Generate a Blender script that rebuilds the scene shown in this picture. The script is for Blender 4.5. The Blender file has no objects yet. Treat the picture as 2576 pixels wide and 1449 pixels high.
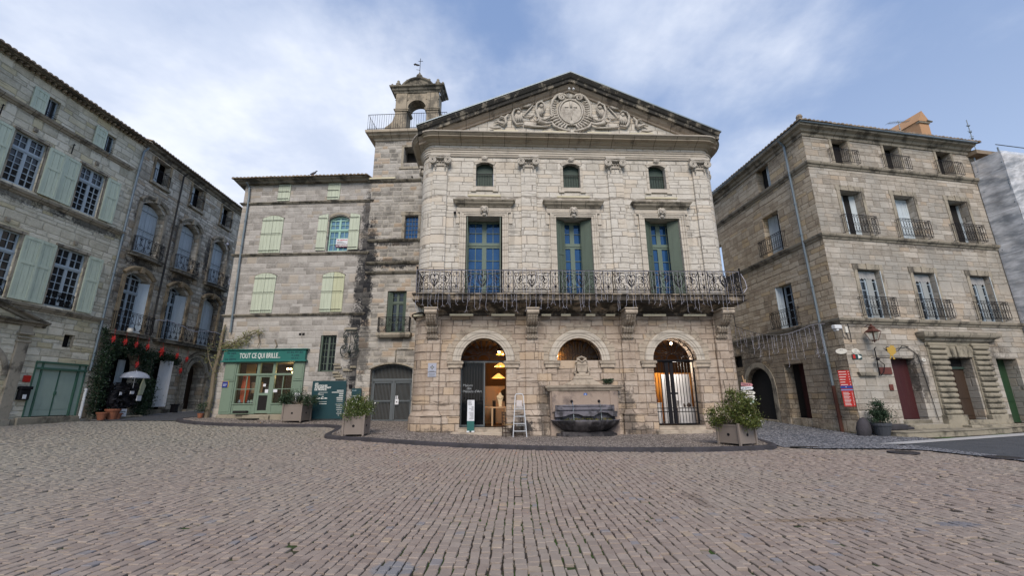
import bpy, math, random
import numpy as np
from mathutils import Vector, Matrix
from mathutils.geometry import tessellate_polygon
R = math.radians
PI = math.pi
sc = bpy.context.scene
col = sc.collection
random.seed(7)

# ------------------------------------------------------------------ camera
EYE = 1.5
th, ro = R(14.70), R(-0.43)
cd = bpy.data.cameras.new('camera'); cam = bpy.data.objects.new('camera', cd); col.objects.link(cam)
c_, s_ = math.cos(ro), math.sin(ro)
cx = Vector((c_, -s_ * math.sin(th), s_ * math.cos(th)))
cy = Vector((-s_, -c_ * math.sin(th), c_ * math.cos(th)))
cz = cx.cross(cy)
cam.matrix_world = Matrix((( cx.x, cy.x, cz.x, 0), (cx.y, cy.y, cz.y, 0), (cx.z, cy.z, cz.z, EYE), (0, 0, 0, 1)))
cd.sensor_width = 36; cd.lens = 36 * 1080 / 2575
cd.clip_start = 0.05; cd.clip_end = 3000
sc.camera = cam
sc.render.resolution_x = 1024; sc.render.resolution_y = 577
sc.render.engine = 'CYCLES'
sc.cycles.max_bounces = 6; sc.cycles.transparent_max_bounces = 12
sc.cycles.diffuse_bounces = 3; sc.cycles.glossy_bounces = 2; sc.cycles.transmission_bounces = 3
sc.view_settings.view_transform = 'Standard'; sc.view_settings.look = 'None'
sc.view_settings.gamma = 1; sc.view_settings.exposure = 1.12

# ------------------------------------------------------------------ node helper
class NT:
    def __init__(s, nt): s.nt = nt; s.nt.nodes.clear()
    def n(s, t, **k):
        o = s.nt.nodes.new(t)
        for a, b in k.items(): setattr(o, a, b)
        return o
    def put(s, sock, v):
        if isinstance(v, bpy.types.NodeSocket): s.nt.links.new(v, sock)
        elif v is not None:
            try: sock.default_value = v
            except Exception: sock.default_value = (*v, 1) if len(v) == 3 else v[:3]
    def m(s, op, a, b=None, c=None, clamp=False):
        o = s.n('ShaderNodeMath', operation=op, use_clamp=clamp)
        s.put(o.inputs[0], a)
        if b is not None: s.put(o.inputs[1], b)
        if c is not None: s.put(o.inputs[2], c)
        return o.outputs[0]
    def mix(s, f, a, b, mode='MIX'):
        o = s.n('ShaderNodeMix', data_type='RGBA', blend_type=mode)
        s.put(o.inputs[0], f); s.put(o.inputs[6], a); s.put(o.inputs[7], b)
        return o.outputs[2]
    def xyz(s, x, y, z=0.0):
        o = s.n('ShaderNodeCombineXYZ'); s.put(o.inputs[0], x); s.put(o.inputs[1], y); s.put(o.inputs[2], z)
        return o.outputs[0]
    def sep(s, v):
        o = s.n('ShaderNodeSeparateXYZ'); s.put(o.inputs[0], v); return o.outputs
    def noise(s, v, scale=1.0, det=3.0, rough=.55, dim='3D'):
        o = s.n('ShaderNodeTexNoise', noise_dimensions=dim)
        if dim == '1D': s.put(o.inputs['W'], v)
        else: s.put(o.inputs['Vector'], v)
        o.inputs['Scale'].default_value = scale; o.inputs['Detail'].default_value = det
        o.inputs['Roughness'].default_value = rough
        return o.outputs[0]
    def white(s, v, dim='2D'):
        o = s.n('ShaderNodeTexWhiteNoise', noise_dimensions=dim)
        if dim == '1D': s.put(o.inputs['W'], v)
        else: s.put(o.inputs['Vector'], v)
        return o.outputs[0]
    def rng(s, v, a, b, c=0.0, d=1.0, smooth=True):
        o = s.n('ShaderNodeMapRange', interpolation_type='SMOOTHSTEP' if smooth else 'LINEAR')
        for i, x in enumerate((v, a, b, c, d)): s.put(o.inputs[i], x)
        return o.outputs[0]
    def ramp(s, v, stops):
        o = s.n('ShaderNodeValToRGB'); e = o.color_ramp.elements
        while len(e) < len(stops): e.new(.5)
        for q, (p, c) in zip(e, stops): q.position = p; q.color = (*c, 1) if len(c) == 3 else c
        s.put(o.inputs[0], v); return o.outputs[0]

# ------------------------------------------------------------------ sky and sun
SUN_EL, SUN_AZ = R(42), R(-178)       # azimuth of the sun seen from the square, measured from +Y to +X
w = bpy.data.worlds.new('World'); sc.world = w; w.use_nodes = True
t = NT(w.node_tree)
sky = t.n('ShaderNodeTexSky', sky_type='NISHITA'); sky.sun_disc = False
sky.sun_elevation = SUN_EL; sky.sun_rotation = SUN_AZ
sky.air_density = 1.0; sky.dust_density = 0.7; sky.ozone_density = 2.0
gen = t.n('ShaderNodeTexCoord').outputs['Generated']
d = t.sep(gen)
den = t.m('MAXIMUM', t.m('ADD', d[2], .13), .03)
px_, py_ = t.m('DIVIDE', d[0], den), t.m('DIVIDE', d[1], den)
v1 = t.xyz(px_, py_, 3.1)
big = t.noise(v1, .62, 2, .5)
puff = t.noise(v1, 4.2, 7, .62)
fine = t.noise(t.xyz(t.m('MULTIPLY', px_, 1.6), py_, 9.7), 1.7, 5, .6)
def lobe(az, el, r0, r1):                 # a soft patch of cloud cover round one direction of the sky
    a, e = R(az), R(el)
    vx, vy, vz = math.sin(a) * math.cos(e), math.cos(a) * math.cos(e), math.sin(e)
    dt = t.m('ADD', t.m('ADD', t.m('MULTIPLY', d[0], vx), t.m('MULTIPLY', d[1], vy)), t.m('MULTIPLY', d[2], vz))
    return t.rng(dt, math.cos(R(r1)), math.cos(R(r0)))
lobes = [lobe(-32, 22, 4, 30), lobe(22, 48, 2, 18), lobe(31, 41, 2, 15), lobe(8, 36, 2, 14), lobe(-14, 38, 1, 16), lobe(-70, 30, 10, 50), lobe(14, 62, 2, 20),lobe(30, 30, 1, 10)]
wts = [.60, .38, .30, .30, .30, .45, .22, .2]
cov = None
for l_, w_ in zip(lobes, wts):
    x_ = t.m('MULTIPLY', l_, w_); cov = x_ if cov is None else t.m('MAXIMUM', cov, x_)
tex = t.m('ADD', t.m('MULTIPLY', puff, .42), t.m('ADD', t.m('MULTIPLY', big, .25), t.m('MULTIPLY', fine, .42)))
cl = t.rng(t.m('ADD', tex, cov), .56, 1.08)
cl = t.m('MULTIPLY', cl, .93)
shade = t.rng(t.noise(v1, 2.3, 5, .6), .3, .75)
ccol = t.mix(shade, (3.9, 4.4, 5.5), (6.0, 6.25, 6.8))
skyc = t.mix(.5, sky.outputs[0], t.mix(t.rng(d[2], .1, .85), (3.9, 4.4, 5.5), (1.95, 2.85, 4.95)))
fin = t.mix(cl, skyc, ccol)
bg = t.n('ShaderNodeBackground'); t.put(bg.inputs[0], fin); bg.inputs[1].default_value = .080
wo = t.n('ShaderNodeOutputWorld'); t.nt.links.new(bg.outputs[0], wo.inputs[0])

sl = bpy.data.lights.new('sun', 'SUN'); sl.energy = 1.5; sl.angle = R(32); sl.color = (1, .88, .74)
so = bpy.data.objects.new('sun', sl); col.objects.link(so)
sd = Vector((math.sin(SUN_AZ) * math.cos(SUN_EL), math.cos(SUN_AZ) * math.cos(SUN_EL), math.sin(SUN_EL)))
so.rotation_euler = sd.to_track_quat('Z', 'Y').to_euler(); so.location = (0, 0, 40)

# ------------------------------------------------------------------ objects
def tag(o, label=None, cat=None, group=None, kind=None):
    if label: o['label'] = label
    if cat: o['category'] = cat
    if group: o['group'] = group
    if kind: o['kind'] = kind
    return o
def empty(name, loc=(0, 0, 0), az=0.0, parent=None):
    o = bpy.data.objects.new(name, None); col.objects.link(o)
    o.location = loc; o.rotation_euler = (0, 0, R(az)); o.parent = parent; o.empty_display_size = .3
    return o
def copy_tree(o, parent=None, loc=None, rz=None):
    c = o.copy(); col.objects.link(c); c.parent = parent
    if loc is not None: c.location = loc
    if rz is not None: c.rotation_euler = (0, 0, rz)
    for ch in list(o.children): copy_tree(ch, c)
    return c

class MB:
    def __init__(s): s.v = []; s.f = []; s.c = []
    def cut(s): s.c.append((len(s.v), len(s.f))); return s
    def each(s, name, mat, parent=None, **k):      # one object for every piece marked off with cut()
        a, b = 0, 0; out = []
        for v, f in s.c + [(len(s.v), len(s.f))]:
            if v > a:
                q = MB(); q.v = s.v[a:v]; q.f = [tuple(i - a for i in x) for x in s.f[b:f]]; out.append(q.build(name, mat, parent, **k))
            a, b = v, f
        return out
    def add(s, vs, fs):
        b = len(s.v); s.v += [tuple(p) for p in vs]; s.f += [tuple(b + i for i in f) for f in fs]; return s
    def box(s, x0, x1, y0, y1, z0, z1):
        return s.add([(x0, y0, z0), (x1, y0, z0), (x1, y1, z0), (x0, y1, z0), (x0, y0, z1), (x1, y0, z1), (x1, y1, z1), (x0, y1, z1)],
                     [(3, 2, 1, 0), (4, 5, 6, 7), (0, 1, 5, 4), (1, 2, 6, 5), (2, 3, 7, 6), (3, 0, 4, 7)])
    def prism(s, poly, y0, y1):          # polygon in x,z pushed along y
        n = len(poly)
        s.add([(x, y0, z) for x, z in poly] + [(x, y1, z) for x, z in poly],
              [tuple(range(n)), tuple(range(2 * n - 1, n - 1, -1))] + [((i + 1) % n, i, n + i, n + (i + 1) % n) for i in range(n)]); return s
    def sideprism(s, poly, x0, x1):      # polygon in (y,z) pushed along x
        n = len(poly)
        s.add([(x0, y, z) for y, z in poly] + [(x1, y, z) for y, z in poly],
              [tuple(range(n)), tuple(range(2 * n - 1, n - 1, -1))] + [((i + 1) % n, i, n + i, n + (i + 1) % n) for i in range(n)]); return s
    def zprism(s, poly, z0, z1):
        n = len(poly)
        s.add([(x, y, z0) for x, y in poly] + [(x, y, z1) for x, y in poly],
              [tuple(range(n - 1, -1, -1)), tuple(range(n, 2 * n))] + [(i, (i + 1) % n, n + (i + 1) % n, n + i) for i in range(n)]); return s
    def tube(s, pts, r, n=4, close=False, caps=True):
        P = [Vector(p) for p in pts]; k = len(P)
        if k < 2: return s
        rr = r if isinstance(r, (list, tuple)) else [r] * k
        vs = []; prev = None
        for i, p in enumerate(P):
            a = P[(i - 1) % k] if (i or close) else P[0]; b = P[(i + 1) % k] if (i < k - 1 or close) else P[-1]
            tn = (b - a)
            if tn.length < 1e-9: tn = Vector((0, 0, 1))
            tn.normalize()
            if prev is None:
                ref = Vector((0, 1, 0)) if abs(tn.y) < .9 else Vector((1, 0, 0))
                u = ref - tn * ref.dot(tn)
            else: u = prev - tn * prev.dot(tn)
            if u.length < 1e-6: u = Vector((1, 0, 0)) - tn * tn.x
            u.normalize(); prev = u; w2 = tn.cross(u)
            for j in range(n):
                a2 = 2 * PI * (j + .5) / n
                vs.append(p + (u * math.cos(a2) + w2 * math.sin(a2)) * rr[i])
        fs = []
        for i in range(k - (0 if close else 1)):
            for j in range(n):
                q = (i + 1) % k
                fs.append((i * n + j, i * n + (j + 1) % n, q * n + (j + 1) % n, q * n + j))
        if caps and not close: fs += [tuple(range(n - 1, -1, -1)), tuple(range((k - 1) * n, k * n))]
        return s.add(vs, fs)
    def lathe(s, prof, n=24, c=(0, 0), a0=0.0, a1=2 * PI, sx=1.0, sy=1.0):
        full = abs(a1 - a0 - 2 * PI) < 1e-6; m = n if full else n + 1
        vs = []
        for i in range(m):
            a = a0 + (a1 - a0) * i / n
            for r, z in prof: vs.append((c[0] + r * math.cos(a) * sx, c[1] + r * math.sin(a) * sy, z))
        k = len(prof); fs = []
        for i in range(n):
            q = (i + 1) % m
            for j in range(k - 1): fs.append((i * k + j, q * k + j, q * k + j + 1, i * k + j + 1))
        return s.add(vs, fs)
    def sweep(s, path, prof, close=False):   # path (x,y) left to right, profile (out,z); out is to the right of travel
        k = len(path); vs = []
        for i, (x, y) in enumerate(path):
            def seg(a, b):
                dx, dy = b[0] - a[0], b[1] - a[1]; L = math.hypot(dx, dy) or 1; return dx / L, dy / L
            if i == 0 and not close: d1 = d2 = seg(path[0], path[1])
            elif i == k - 1 and not close: d1 = d2 = seg(path[-2], path[-1])
            else: d1, d2 = seg(path[i - 1], path[i]), seg(path[i], path[(i + 1) % k])
            n1, n2 = (d1[1], -d1[0]), (d2[1], -d2[0])
            mx, my = n1[0] + n2[0], n1[1] + n2[1]; L = math.hypot(mx, my) or 1; mx /= L; my /= L
            q = 1 / max(.3, mx * n1[0] + my * n1[1])
            for o, z in prof: vs.append((x + mx * o * q, y + my * o * q, z))
        p = len(prof); fs = []
        for i in range(k if close else k - 1):
            j2 = (i + 1) % k
            for j in range(p - 1): fs.append((i * p + j, j2 * p + j, j2 * p + j + 1, i * p + j + 1))
        if not close: fs += [tuple(range(p)), tuple(range(k * p - 1, (k - 1) * p - 1, -1))]
        return s.add(vs, fs)
    def arc(s, cx_, cz_, prof, a0, a1, n=28, sx=1.0):   # profile (radius, y) swept round an arch in the x,z plane
        k = len(prof); vs = []; fs = []
        for i in range(n + 1):
            a = a0 + (a1 - a0) * i / n
            for r, y in prof: vs.append((cx_ + math.cos(a) * r * sx, y, cz_ + math.sin(a) * r))
        for i in range(n):
            for j in range(k - 1): fs.append((i * k + j, (i + 1) * k + j, (i + 1) * k + j + 1, i * k + j + 1))
        fs += [tuple(range(k)), tuple(range((n + 1) * k - 1, n * k - 1, -1))]
        return s.add(vs, fs)
    def ball(s, c, r, n=8, sx=1, sy=1, sz=1):
        vs = []; m = max(3, n // 2)
        for i in range(m + 1):
            b = PI * i / m
            for j in range(n):
                a = 2 * PI * j / n
                vs.append((c[0] + r * sx * math.sin(b) * math.cos(a), c[1] + r * sy * math.sin(b) * math.sin(a), c[2] + r * sz * math.cos(b)))
        fs = [(i * n + j, (i + 1) * n + j, (i + 1) * n + (j + 1) % n, i * n + (j + 1) % n) for i in range(m) for j in range(n)]
        return s.add(vs, fs)
    def split(s, name, mat, parent=None, n=8, **k):   # pieces of n vertices each (boxes) as objects of their own
        s.c = [(v, v // 8 * 6) for v in range(8, len(s.v), 8)]; return s.each(name, mat, parent, **k)
    def xf(s, mat):
        s.v = [tuple(mat @ Vector(p)) for p in s.v]; return s
    def join(s, o, mat=None):
        return s.add([tuple(mat @ Vector(p)) for p in o.v] if mat else o.v, o.f)
    def build(s, name, mat, parent=None, smooth=False, bevel=0, loc=None, az=None, segs=1):
        me = bpy.data.meshes.new(name); me.from_pydata(s.v, [], s.f); me.update()
        o = bpy.data.objects.new(name, me); col.objects.link(o); o.parent = parent
        if mat: me.materials.append(mat)
        if smooth:
            for p in me.polygons: p.use_smooth = True
        if bevel:
            b = o.modifiers.new('bevel', 'BEVEL'); b.width = bevel; b.segments = segs; b.limit_method = 'ANGLE'; b.angle_limit = R(40)
        if loc is not None: o.location = loc
        if az is not None: o.rotation_euler = (0, 0, R(az))
        return o

def rect(x0, x1, z0, z1): return [(x0, z0), (x1, z0), (x1, z1), (x0, z1)]
def archp(x0, x1, z0, zs, rise, n=14):     # opening with an arched head springing at zs and rising by rise
    c, h = (x0 + x1) / 2, (x1 - x0) / 2
    return [(x0, z0), (x1, z0)] + [(c + h * math.cos(PI * i / n), zs + rise * math.sin(PI * i / n)) for i in range(n + 1)]
def segp(x0, x1, z0, zs, rise, n=8):       # flatter segmental head
    c, h = (x0 + x1) / 2, (x1 - x0) / 2
    return [(x0, z0), (x1, z0)] + [(c + h * q, zs + rise * (1 - q * q)) for q in [1 - 2 * i / n for i in range(n + 1)]]
def wall(outer, holes, depth=.4, y0=0.0):
    """face with openings; every hole gets reveals 'depth' deep (or its own depth)"""
    m = MB(); polys = [outer]; deps = []
    for h in holes:
        if isinstance(h, dict): polys.append(h['p']); deps.append(h.get('d', depth))
        else: polys.append(h); deps.append(depth)
    tri = tessellate_polygon([[Vector((x, z, 0)) for x, z in p] for p in polys])
    flat = [(x, y0, z) for p in polys for x, z in p]
    fs = []
    for a, b, c in tri:
        A, B, C = flat[a], flat[b], flat[c]
        nrm = (B[0] - A[0]) * (C[2] - A[2]) - (B[2] - A[2]) * (C[0] - A[0])
        fs.append((a, b, c) if nrm > 0 else (a, c, b))
    m.add(flat, fs)
    for h, dp in zip(polys[1:], deps):
        n = len(h); vs = [(x, y0, z) for x, z in h] + [(x, y0 + dp, z) for x, z in h]
        m.add(vs, [(i, (i + 1) % n, n + (i + 1) % n, n + i) for i in range(n)])
    return m
def text(s, size, parent, loc, mat, name='lettering', sx=1.0, align='LEFT', az=0, spacing=1.0, bold=0.0, ext=.004):
    cu = bpy.data.curves.new(name, 'FONT'); cu.body = s; cu.size = size; cu.align_x = align; cu.align_y = 'CENTER'
    cu.extrude = ext; cu.space_line = spacing; cu.offset = bold; cu.resolution_u = 3
    tmp = bpy.data.objects.new('tmp', cu); col.objects.link(tmp)
    bpy.context.view_layer.update()
    me = bpy.data.meshes.new_from_object(tmp.evaluated_get(bpy.context.evaluated_depsgraph_get()))
    bpy.data.objects.remove(tmp); bpy.data.curves.remove(cu)
    me.materials.clear(); me.materials.append(mat)
    o = bpy.data.objects.new(name, me); col.objects.link(o); o.parent = parent
    o.location = loc; o.rotation_euler = (R(90), 0, R(az)); o.scale = (sx, 1, 1)
    return o
def scribble(parent, x0, x1, z, h, y, mat, seed=1, name='lettering'):   # writing too small to read: a line of word-like marks
    m = MB(); rg = random.Random(seed); x = x0
    while x < x1:
        L = min(rg.uniform(.5, 1.1) * h, x1 - x); m.box(x, x + L, y, y + .003, z + rg.uniform(0, h * .25), z + h * rg.uniform(.7, 1)); x += L + h * (.22 if rg.random() < .75 else .7)
    return m.build(name, mat, parent)
def spiral(cx_, cz_, r0, r1, a0, turns, n=18):
    return [(cx_ + (r0 + (r1 - r0) * i / n) * math.cos(a0 + turns * 2 * PI * i / n), cz_ + (r0 + (r1 - r0) * i / n) * math.sin(a0 + turns * 2 * PI * i / n)) for i in range(n + 1)]
def leaf_cloud(m, pts, size, rng_, flat=.0):
    vs = []; fs = []
    for p in pts:
        a = rng_.random() * 2 * PI; b = rng_.uniform(-1, 1); s2 = size * rng_.uniform(.6, 1.35)
        ax = Vector((math.cos(a) * math.cos(b), math.sin(a) * math.cos(b), math.sin(b)))
        o = ax.orthogonal().normalized(); o.rotate(Matrix.Rotation(rng_.random() * 6.28, 3, ax)); q = ax.cross(o)
        c = Vector(p); k = len(vs)
        vs += [c - ax * s2, c + o * s2 * .45 + q * s2 * .12, c + ax * s2, c - o * s2 * .45 + q * s2 * .12]
        fs += [(k, k + 1, k + 2, k + 3)]
    return m.add(vs, fs)
# ------------------------------------------------------------------ materials
def base_mat(name):
    m = bpy.data.materials.new(name); m.use_nodes = True
    t = NT(m.node_tree); b = t.n('ShaderNodeBsdfPrincipled'); o = t.n('ShaderNodeOutputMaterial')
    t.nt.links.new(b.outputs[0], o.inputs[0]); return m, t, b, o
def paint(name, c, rough=.6, var=.12, scale=3.0, metal=0.0, dirt=.25, dirtc=(.08, .075, .06), spec=.35, bump=.15, bs=30, grain=None):
    m, t, b, o = base_mat(name)
    pos = t.n('ShaderNodeTexCoord').outputs['Object']
    n1 = t.noise(pos, scale, 5, .6); n2 = t.noise(pos, scale * 9, 3, .6)
    c1 = tuple(x * (1 - var) for x in c); c2 = tuple(min(1, x * (1 + var)) for x in c)
    base = t.mix(n1, c1, c2)
    sp = t.sep(pos); st = t.noise(t.xyz(t.m('MULTIPLY', t.m('ADD', sp[0], sp[1]), 6), t.m('MULTIPLY', sp[2], .9), 2.0), 1.0, 5, .65)
    dm = t.m('MULTIPLY', t.rng(st, .48, .78), dirt)
    base = t.mix(dm, base, dirtc)
    if grain:
        g = t.noise(t.xyz(t.m('MULTIPLY', sp[0], grain), t.m('MULTIPLY', sp[1], grain), t.m('MULTIPLY', sp[2], grain * .06)), 1, 4, .6)
        base = t.mix(t.rng(g, .4, .7, 0, .35), base, tuple(x * .55 for x in c))
    t.put(b.inputs['Base Color'], base); b.inputs['Metallic'].default_value = metal
    t.put(b.inputs['Roughness'], t.rng(n2, .2, .8, rough - .08, min(1, rough + .12)))
    b.inputs['Specular IOR Level'].default_value = spec
    if bump:
        bn = t.n('ShaderNodeBump'); bn.inputs['Strength'].default_value = bump; bn.inputs['Distance'].default_value = .02
        t.put(bn.inputs['Height'], t.noise(pos, bs, 4, .6)); t.nt.links.new(bn.outputs[0], b.inputs['Normal'])
    return m
def stone(name, cols, mortar, h=.3, w=.62, soot=.3, sootc=(.045, .045, .042), streak=.5, joint=.016, jstr=.75, rough=.9, bump=.5,
          patches=(), warm=None, cellvar=1.0, course=True, seed=0.0, pit=.5, wob=.02, bigc=None):
    """coursed, slightly irregular ashlar in the object's own x(+y), z; cols = three stone tones"""
    m, t, b, o = base_mat(name)
    pos = t.n('ShaderNodeTexCoord').outputs['Object']; p = t.sep(pos)
    u = t.m('ADD', t.m('ADD', p[0], p[1]), 40.0 + seed); z = t.m('ADD', p[2], 10.0)
    wz = t.noise(t.xyz(u, z, seed), 1.6, 3, .6); wz = t.m('MULTIPLY', t.m('SUBTRACT', wz, .5), wob * 3)
    w2 = t.noise(t.xyz(u, z, seed + 5), 7, 2, .5); w2 = t.m('MULTIPLY', t.m('SUBTRACT', w2, .5), wob)
    zr = t.m('ADD', z, t.m('MULTIPLY', t.noise(t.m('ADD', z, seed), 1.35, 1, .5, '1D'), h * 2.2))
    zz = t.m('ADD', t.m('ADD', zr, wz), w2)
    r = t.m('DIVIDE', zz, h); row = t.m('FLOOR', r); fr = t.m('SUBTRACT', r, row)
    rr = t.white(t.m('ADD', row, seed), '1D')
    W = t.m('MULTIPLY_ADD', rr, w * .8, w * .7)
    un = t.noise(t.xyz(t.m('MULTIPLY', u, .8 / w), t.m('MULTIPLY', row, 7.31), seed), 1.0, 1, .5)
    uu = t.m('ADD', t.m('ADD', t.m('DIVIDE', t.m('ADD', u, w2), W), t.m('MULTIPLY', rr, 37.0)), t.m('MULTIPLY', un, 1.1))
    cu = t.m('FLOOR', uu); fu = t.m('SUBTRACT', uu, cu)
    cell = t.white(t.xyz(t.m('ADD', cu, seed), row, 0.0)); cell2 = t.white(t.xyz(t.m('ADD', cu, 77.7), row, 0.0))
    dv = t.m('MULTIPLY', t.m('MINIMUM', fr, t.m('SUBTRACT', 1.0, fr)), h)
    du = t.m('MULTIPLY', t.m('MINIMUM', fu, t.m('SUBTRACT', 1.0, fu)), W)
    dd = t.m('MINIMUM', dv, du)
    fine = t.noise(pos, 11, 6, .68); mid = t.noise(pos, 2.1, 5, .62); grit = t.noise(pos, 55, 3, .6)
    jn = t.m('MULTIPLY', t.rng(t.noise(pos, 3.3, 3, .6), .32, .62), 1.0)
    jw = t.m('MULTIPLY_ADD', fine, joint * 1.6, joint * .5)
    jm = t.m('SUBTRACT', 1.0, t.rng(dd, t.m('MULTIPLY', jw, .35), t.m('MULTIPLY', jw, 1.5)))
    jm2 = t.m('MULTIPLY', jm, t.m('MULTIPLY_ADD', jn, .65, .35))
    v = t.m('ADD', t.m('MULTIPLY', t.m('SUBTRACT', cell, .5), cellvar), t.m('ADD', t.m('MULTIPLY', t.m('SUBTRACT', mid, .5), 1.3), t.m('MULTIPLY_ADD', t.m('SUBTRACT', fine, .5), .9, .5)), clamp=True)
    base = t.ramp(v, [(0, cols[0]), (.5, cols[1]), (1, cols[2])])
    if warm:
        base = t.mix(t.m('MULTIPLY', t.rng(cell2, .84, .88), .6), base, warm)
    if bigc:
        base = t.mix(t.rng(t.noise(pos, .38, 4, .6), .42, .64, 0, .75), base, bigc)
    lay = t.noise(t.xyz(t.m('MULTIPLY', u, 1.3), t.m('MULTIPLY', zz, 14), cell), 1.0, 4, .6)     # bedding layers worn in the blocks
    pits = t.m('MULTIPLY', t.rng(lay, .60, .72), pit)
    base = t.mix(t.m('MULTIPLY', pits, .45), base, tuple(x * .35 for x in cols[0]))
    base = t.mix(t.m('MULTIPLY', jm2, jstr), base, mortar)
    if soot:
        st = t.noise(t.xyz(t.m('MULTIPLY', u, 1.9), t.m('MULTIPLY', z, .33), seed + 2), 1.0, 6, .66)
        s2 = t.noise(t.xyz(u, z, seed + 9), .55, 5, .65)
        sm = t.m('MULTIPLY', t.rng(t.m('ADD', t.m('MULTIPLY', st, streak), t.m('MULTIPLY', s2, 1 - streak)), .50, .70), soot)
        base = t.mix(sm, base, sootc)
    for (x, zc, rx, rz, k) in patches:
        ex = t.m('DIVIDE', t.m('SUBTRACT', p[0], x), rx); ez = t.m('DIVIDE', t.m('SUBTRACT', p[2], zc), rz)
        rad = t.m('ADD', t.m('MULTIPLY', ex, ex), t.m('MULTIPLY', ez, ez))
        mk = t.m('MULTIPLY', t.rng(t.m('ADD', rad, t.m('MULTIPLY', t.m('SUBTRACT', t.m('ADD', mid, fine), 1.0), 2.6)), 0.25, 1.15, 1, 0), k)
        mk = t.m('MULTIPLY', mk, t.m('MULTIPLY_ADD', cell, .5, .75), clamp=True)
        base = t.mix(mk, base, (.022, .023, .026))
    t.put(b.inputs['Base Color'], base); b.inputs['Roughness'].default_value = rough
    b.inputs['Specular IOR Level'].default_value = .2
    hgt = t.m('ADD', t.m('MULTIPLY', jm, -.9), t.m('ADD', t.m('MULTIPLY', pits, -.8), t.m('ADD', t.m('MULTIPLY', fine, .8), t.m('ADD', t.m('MULTIPLY', grit, .25), t.m('MULTIPLY', cell, .45)))))
    bn = t.n('ShaderNodeBump'); bn.inputs['Strength'].default_value = bump; bn.inputs['Distance'].default_value = .035
    t.put(bn.inputs['Height'], hgt); t.nt.links.new(bn.outputs[0], b.inputs['Normal'])
    return m
def trimstone(name, c, dark=(.05, .048, .045), k=.5, thr=(.42, .62), top=.0, rough=.9, jx=.9, sc_=1.6, bump=.55, jz=0):
    """carved or moulded stone with black crust; joints every jx metres"""
    m, t, b, o = base_mat(name)
    pos = t.n('ShaderNodeTexCoord').outputs['Object']; p = t.sep(pos)
    n1 = t.noise(pos, 1.7, 5, .65); n2 = t.noise(pos, 12, 5, .65); n3 = t.noise(t.xyz(t.m('MULTIPLY', p[0], sc_), t.m('MULTIPLY', p[1], sc_), t.m('MULTIPLY', p[2], sc_ * .8)), 1.0, 6, .7)
    base = t.mix(n1, tuple(x * .72 for x in c), tuple(min(1, x * 1.15) for x in c))
    base = t.mix(t.rng(n2, .5, .75, 0, .3), base, tuple(x * .5 for x in c))
    msk = t.rng(n3, thr[0], thr[1])
    if top:
        g = t.n('ShaderNodeNewGeometry'); nz = t.sep(g.outputs['Normal'])[2]
        msk = t.m('MAXIMUM', msk, t.m('MULTIPLY', t.rng(nz, .2, .8), top))
    base = t.mix(t.m('MULTIPLY', msk, k), base, dark)
    if jx:
        u = t.m('DIVIDE', t.m('ADD', t.m('ADD', p[0], t.m('MULTIPLY', n3, .05)), 50.0), jx); fu = t.m('FRACT', u)
        j = t.m('LESS_THAN', t.m('MINIMUM', fu, t.m('SUBTRACT', 1.0, fu)), .013 / jx)
        base = t.mix(t.m('MULTIPLY', j, .75), base, (.04, .037, .033))
    if jz:
        u = t.m('DIVIDE', t.m('ADD', t.m('ADD', p[2], t.m('MULTIPLY', n3, .04)), 50.0), jz); fu = t.m('FRACT', u)
        j = t.rng(t.m('MINIMUM', fu, t.m('SUBTRACT', 1.0, fu)), .012 / jz, .03 / jz, 1, 0)
        base = t.mix(t.m('MULTIPLY', j, .55), base, (.10, .085, .07)); cellz = t.white(t.m('FLOOR', t.m('ADD', u, .5)), '1D')
    t.put(b.inputs['Base Color'], base); b.inputs['Roughness'].default_value = rough; b.inputs['Specular IOR Level'].default_value = .2
    bn = t.n('ShaderNodeBump'); bn.inputs['Strength'].default_value = bump; bn.inputs['Distance'].default_value = .03
    t.put(bn.inputs['Height'], t.m('ADD', n2, t.m('MULTIPLY', n3, .6))); t.nt.links.new(bn.outputs[0], b.inputs['Normal'])
    return m
def glass(name, c=(.012, .02, .035), rough=.06, spec=.9, tint=None):
    m, t, b, o = base_mat(name)
    pos = t.n('ShaderNodeTexCoord').outputs['Object']
    n = t.noise(pos, 1.3, 3, .6)
    t.put(b.inputs['Base Color'], t.mix(n, tuple(x * .4 for x in c), tuple(x * 1.6 for x in c)))
    b.inputs['Roughness'].default_value = rough; b.inputs['Specular IOR Level'].default_value = spec
    if tint: b.inputs['Specular Tint'].default_value = (*tint, 1)
    bn = t.n('ShaderNodeBump'); bn.inputs['Strength'].default_value = .12; bn.inputs['Distance'].default_value = .05
    t.put(bn.inputs['Height'], t.noise(pos, 2.2, 2, .5)); t.nt.links.new(bn.outputs[0], b.inputs['Normal'])
    return m
def clearglass(name, k=.1):
    m, t, b, o = base_mat(name)
    tr = t.n('ShaderNodeBsdfTransparent'); tr.inputs[0].default_value = (.86, .9, .9, 1)
    gl = t.n('ShaderNodeBsdfGlossy'); gl.inputs['Roughness'].default_value = .03
    mx = t.n('ShaderNodeMixShader'); mx.inputs[0].default_value = k
    t.nt.links.new(tr.outputs[0], mx.inputs[1]); t.nt.links.new(gl.outputs[0], mx.inputs[2]); t.nt.links.new(mx.outputs[0], o.inputs[0])
    return m
def glow(name, c, s):
    m, t, b, o = base_mat(name); b.inputs['Base Color'].default_value = (*c, 1)
    b.inputs['Emission Color'].default_value = (*c, 1); b.inputs['Emission Strength'].default_value = s; return m
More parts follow.
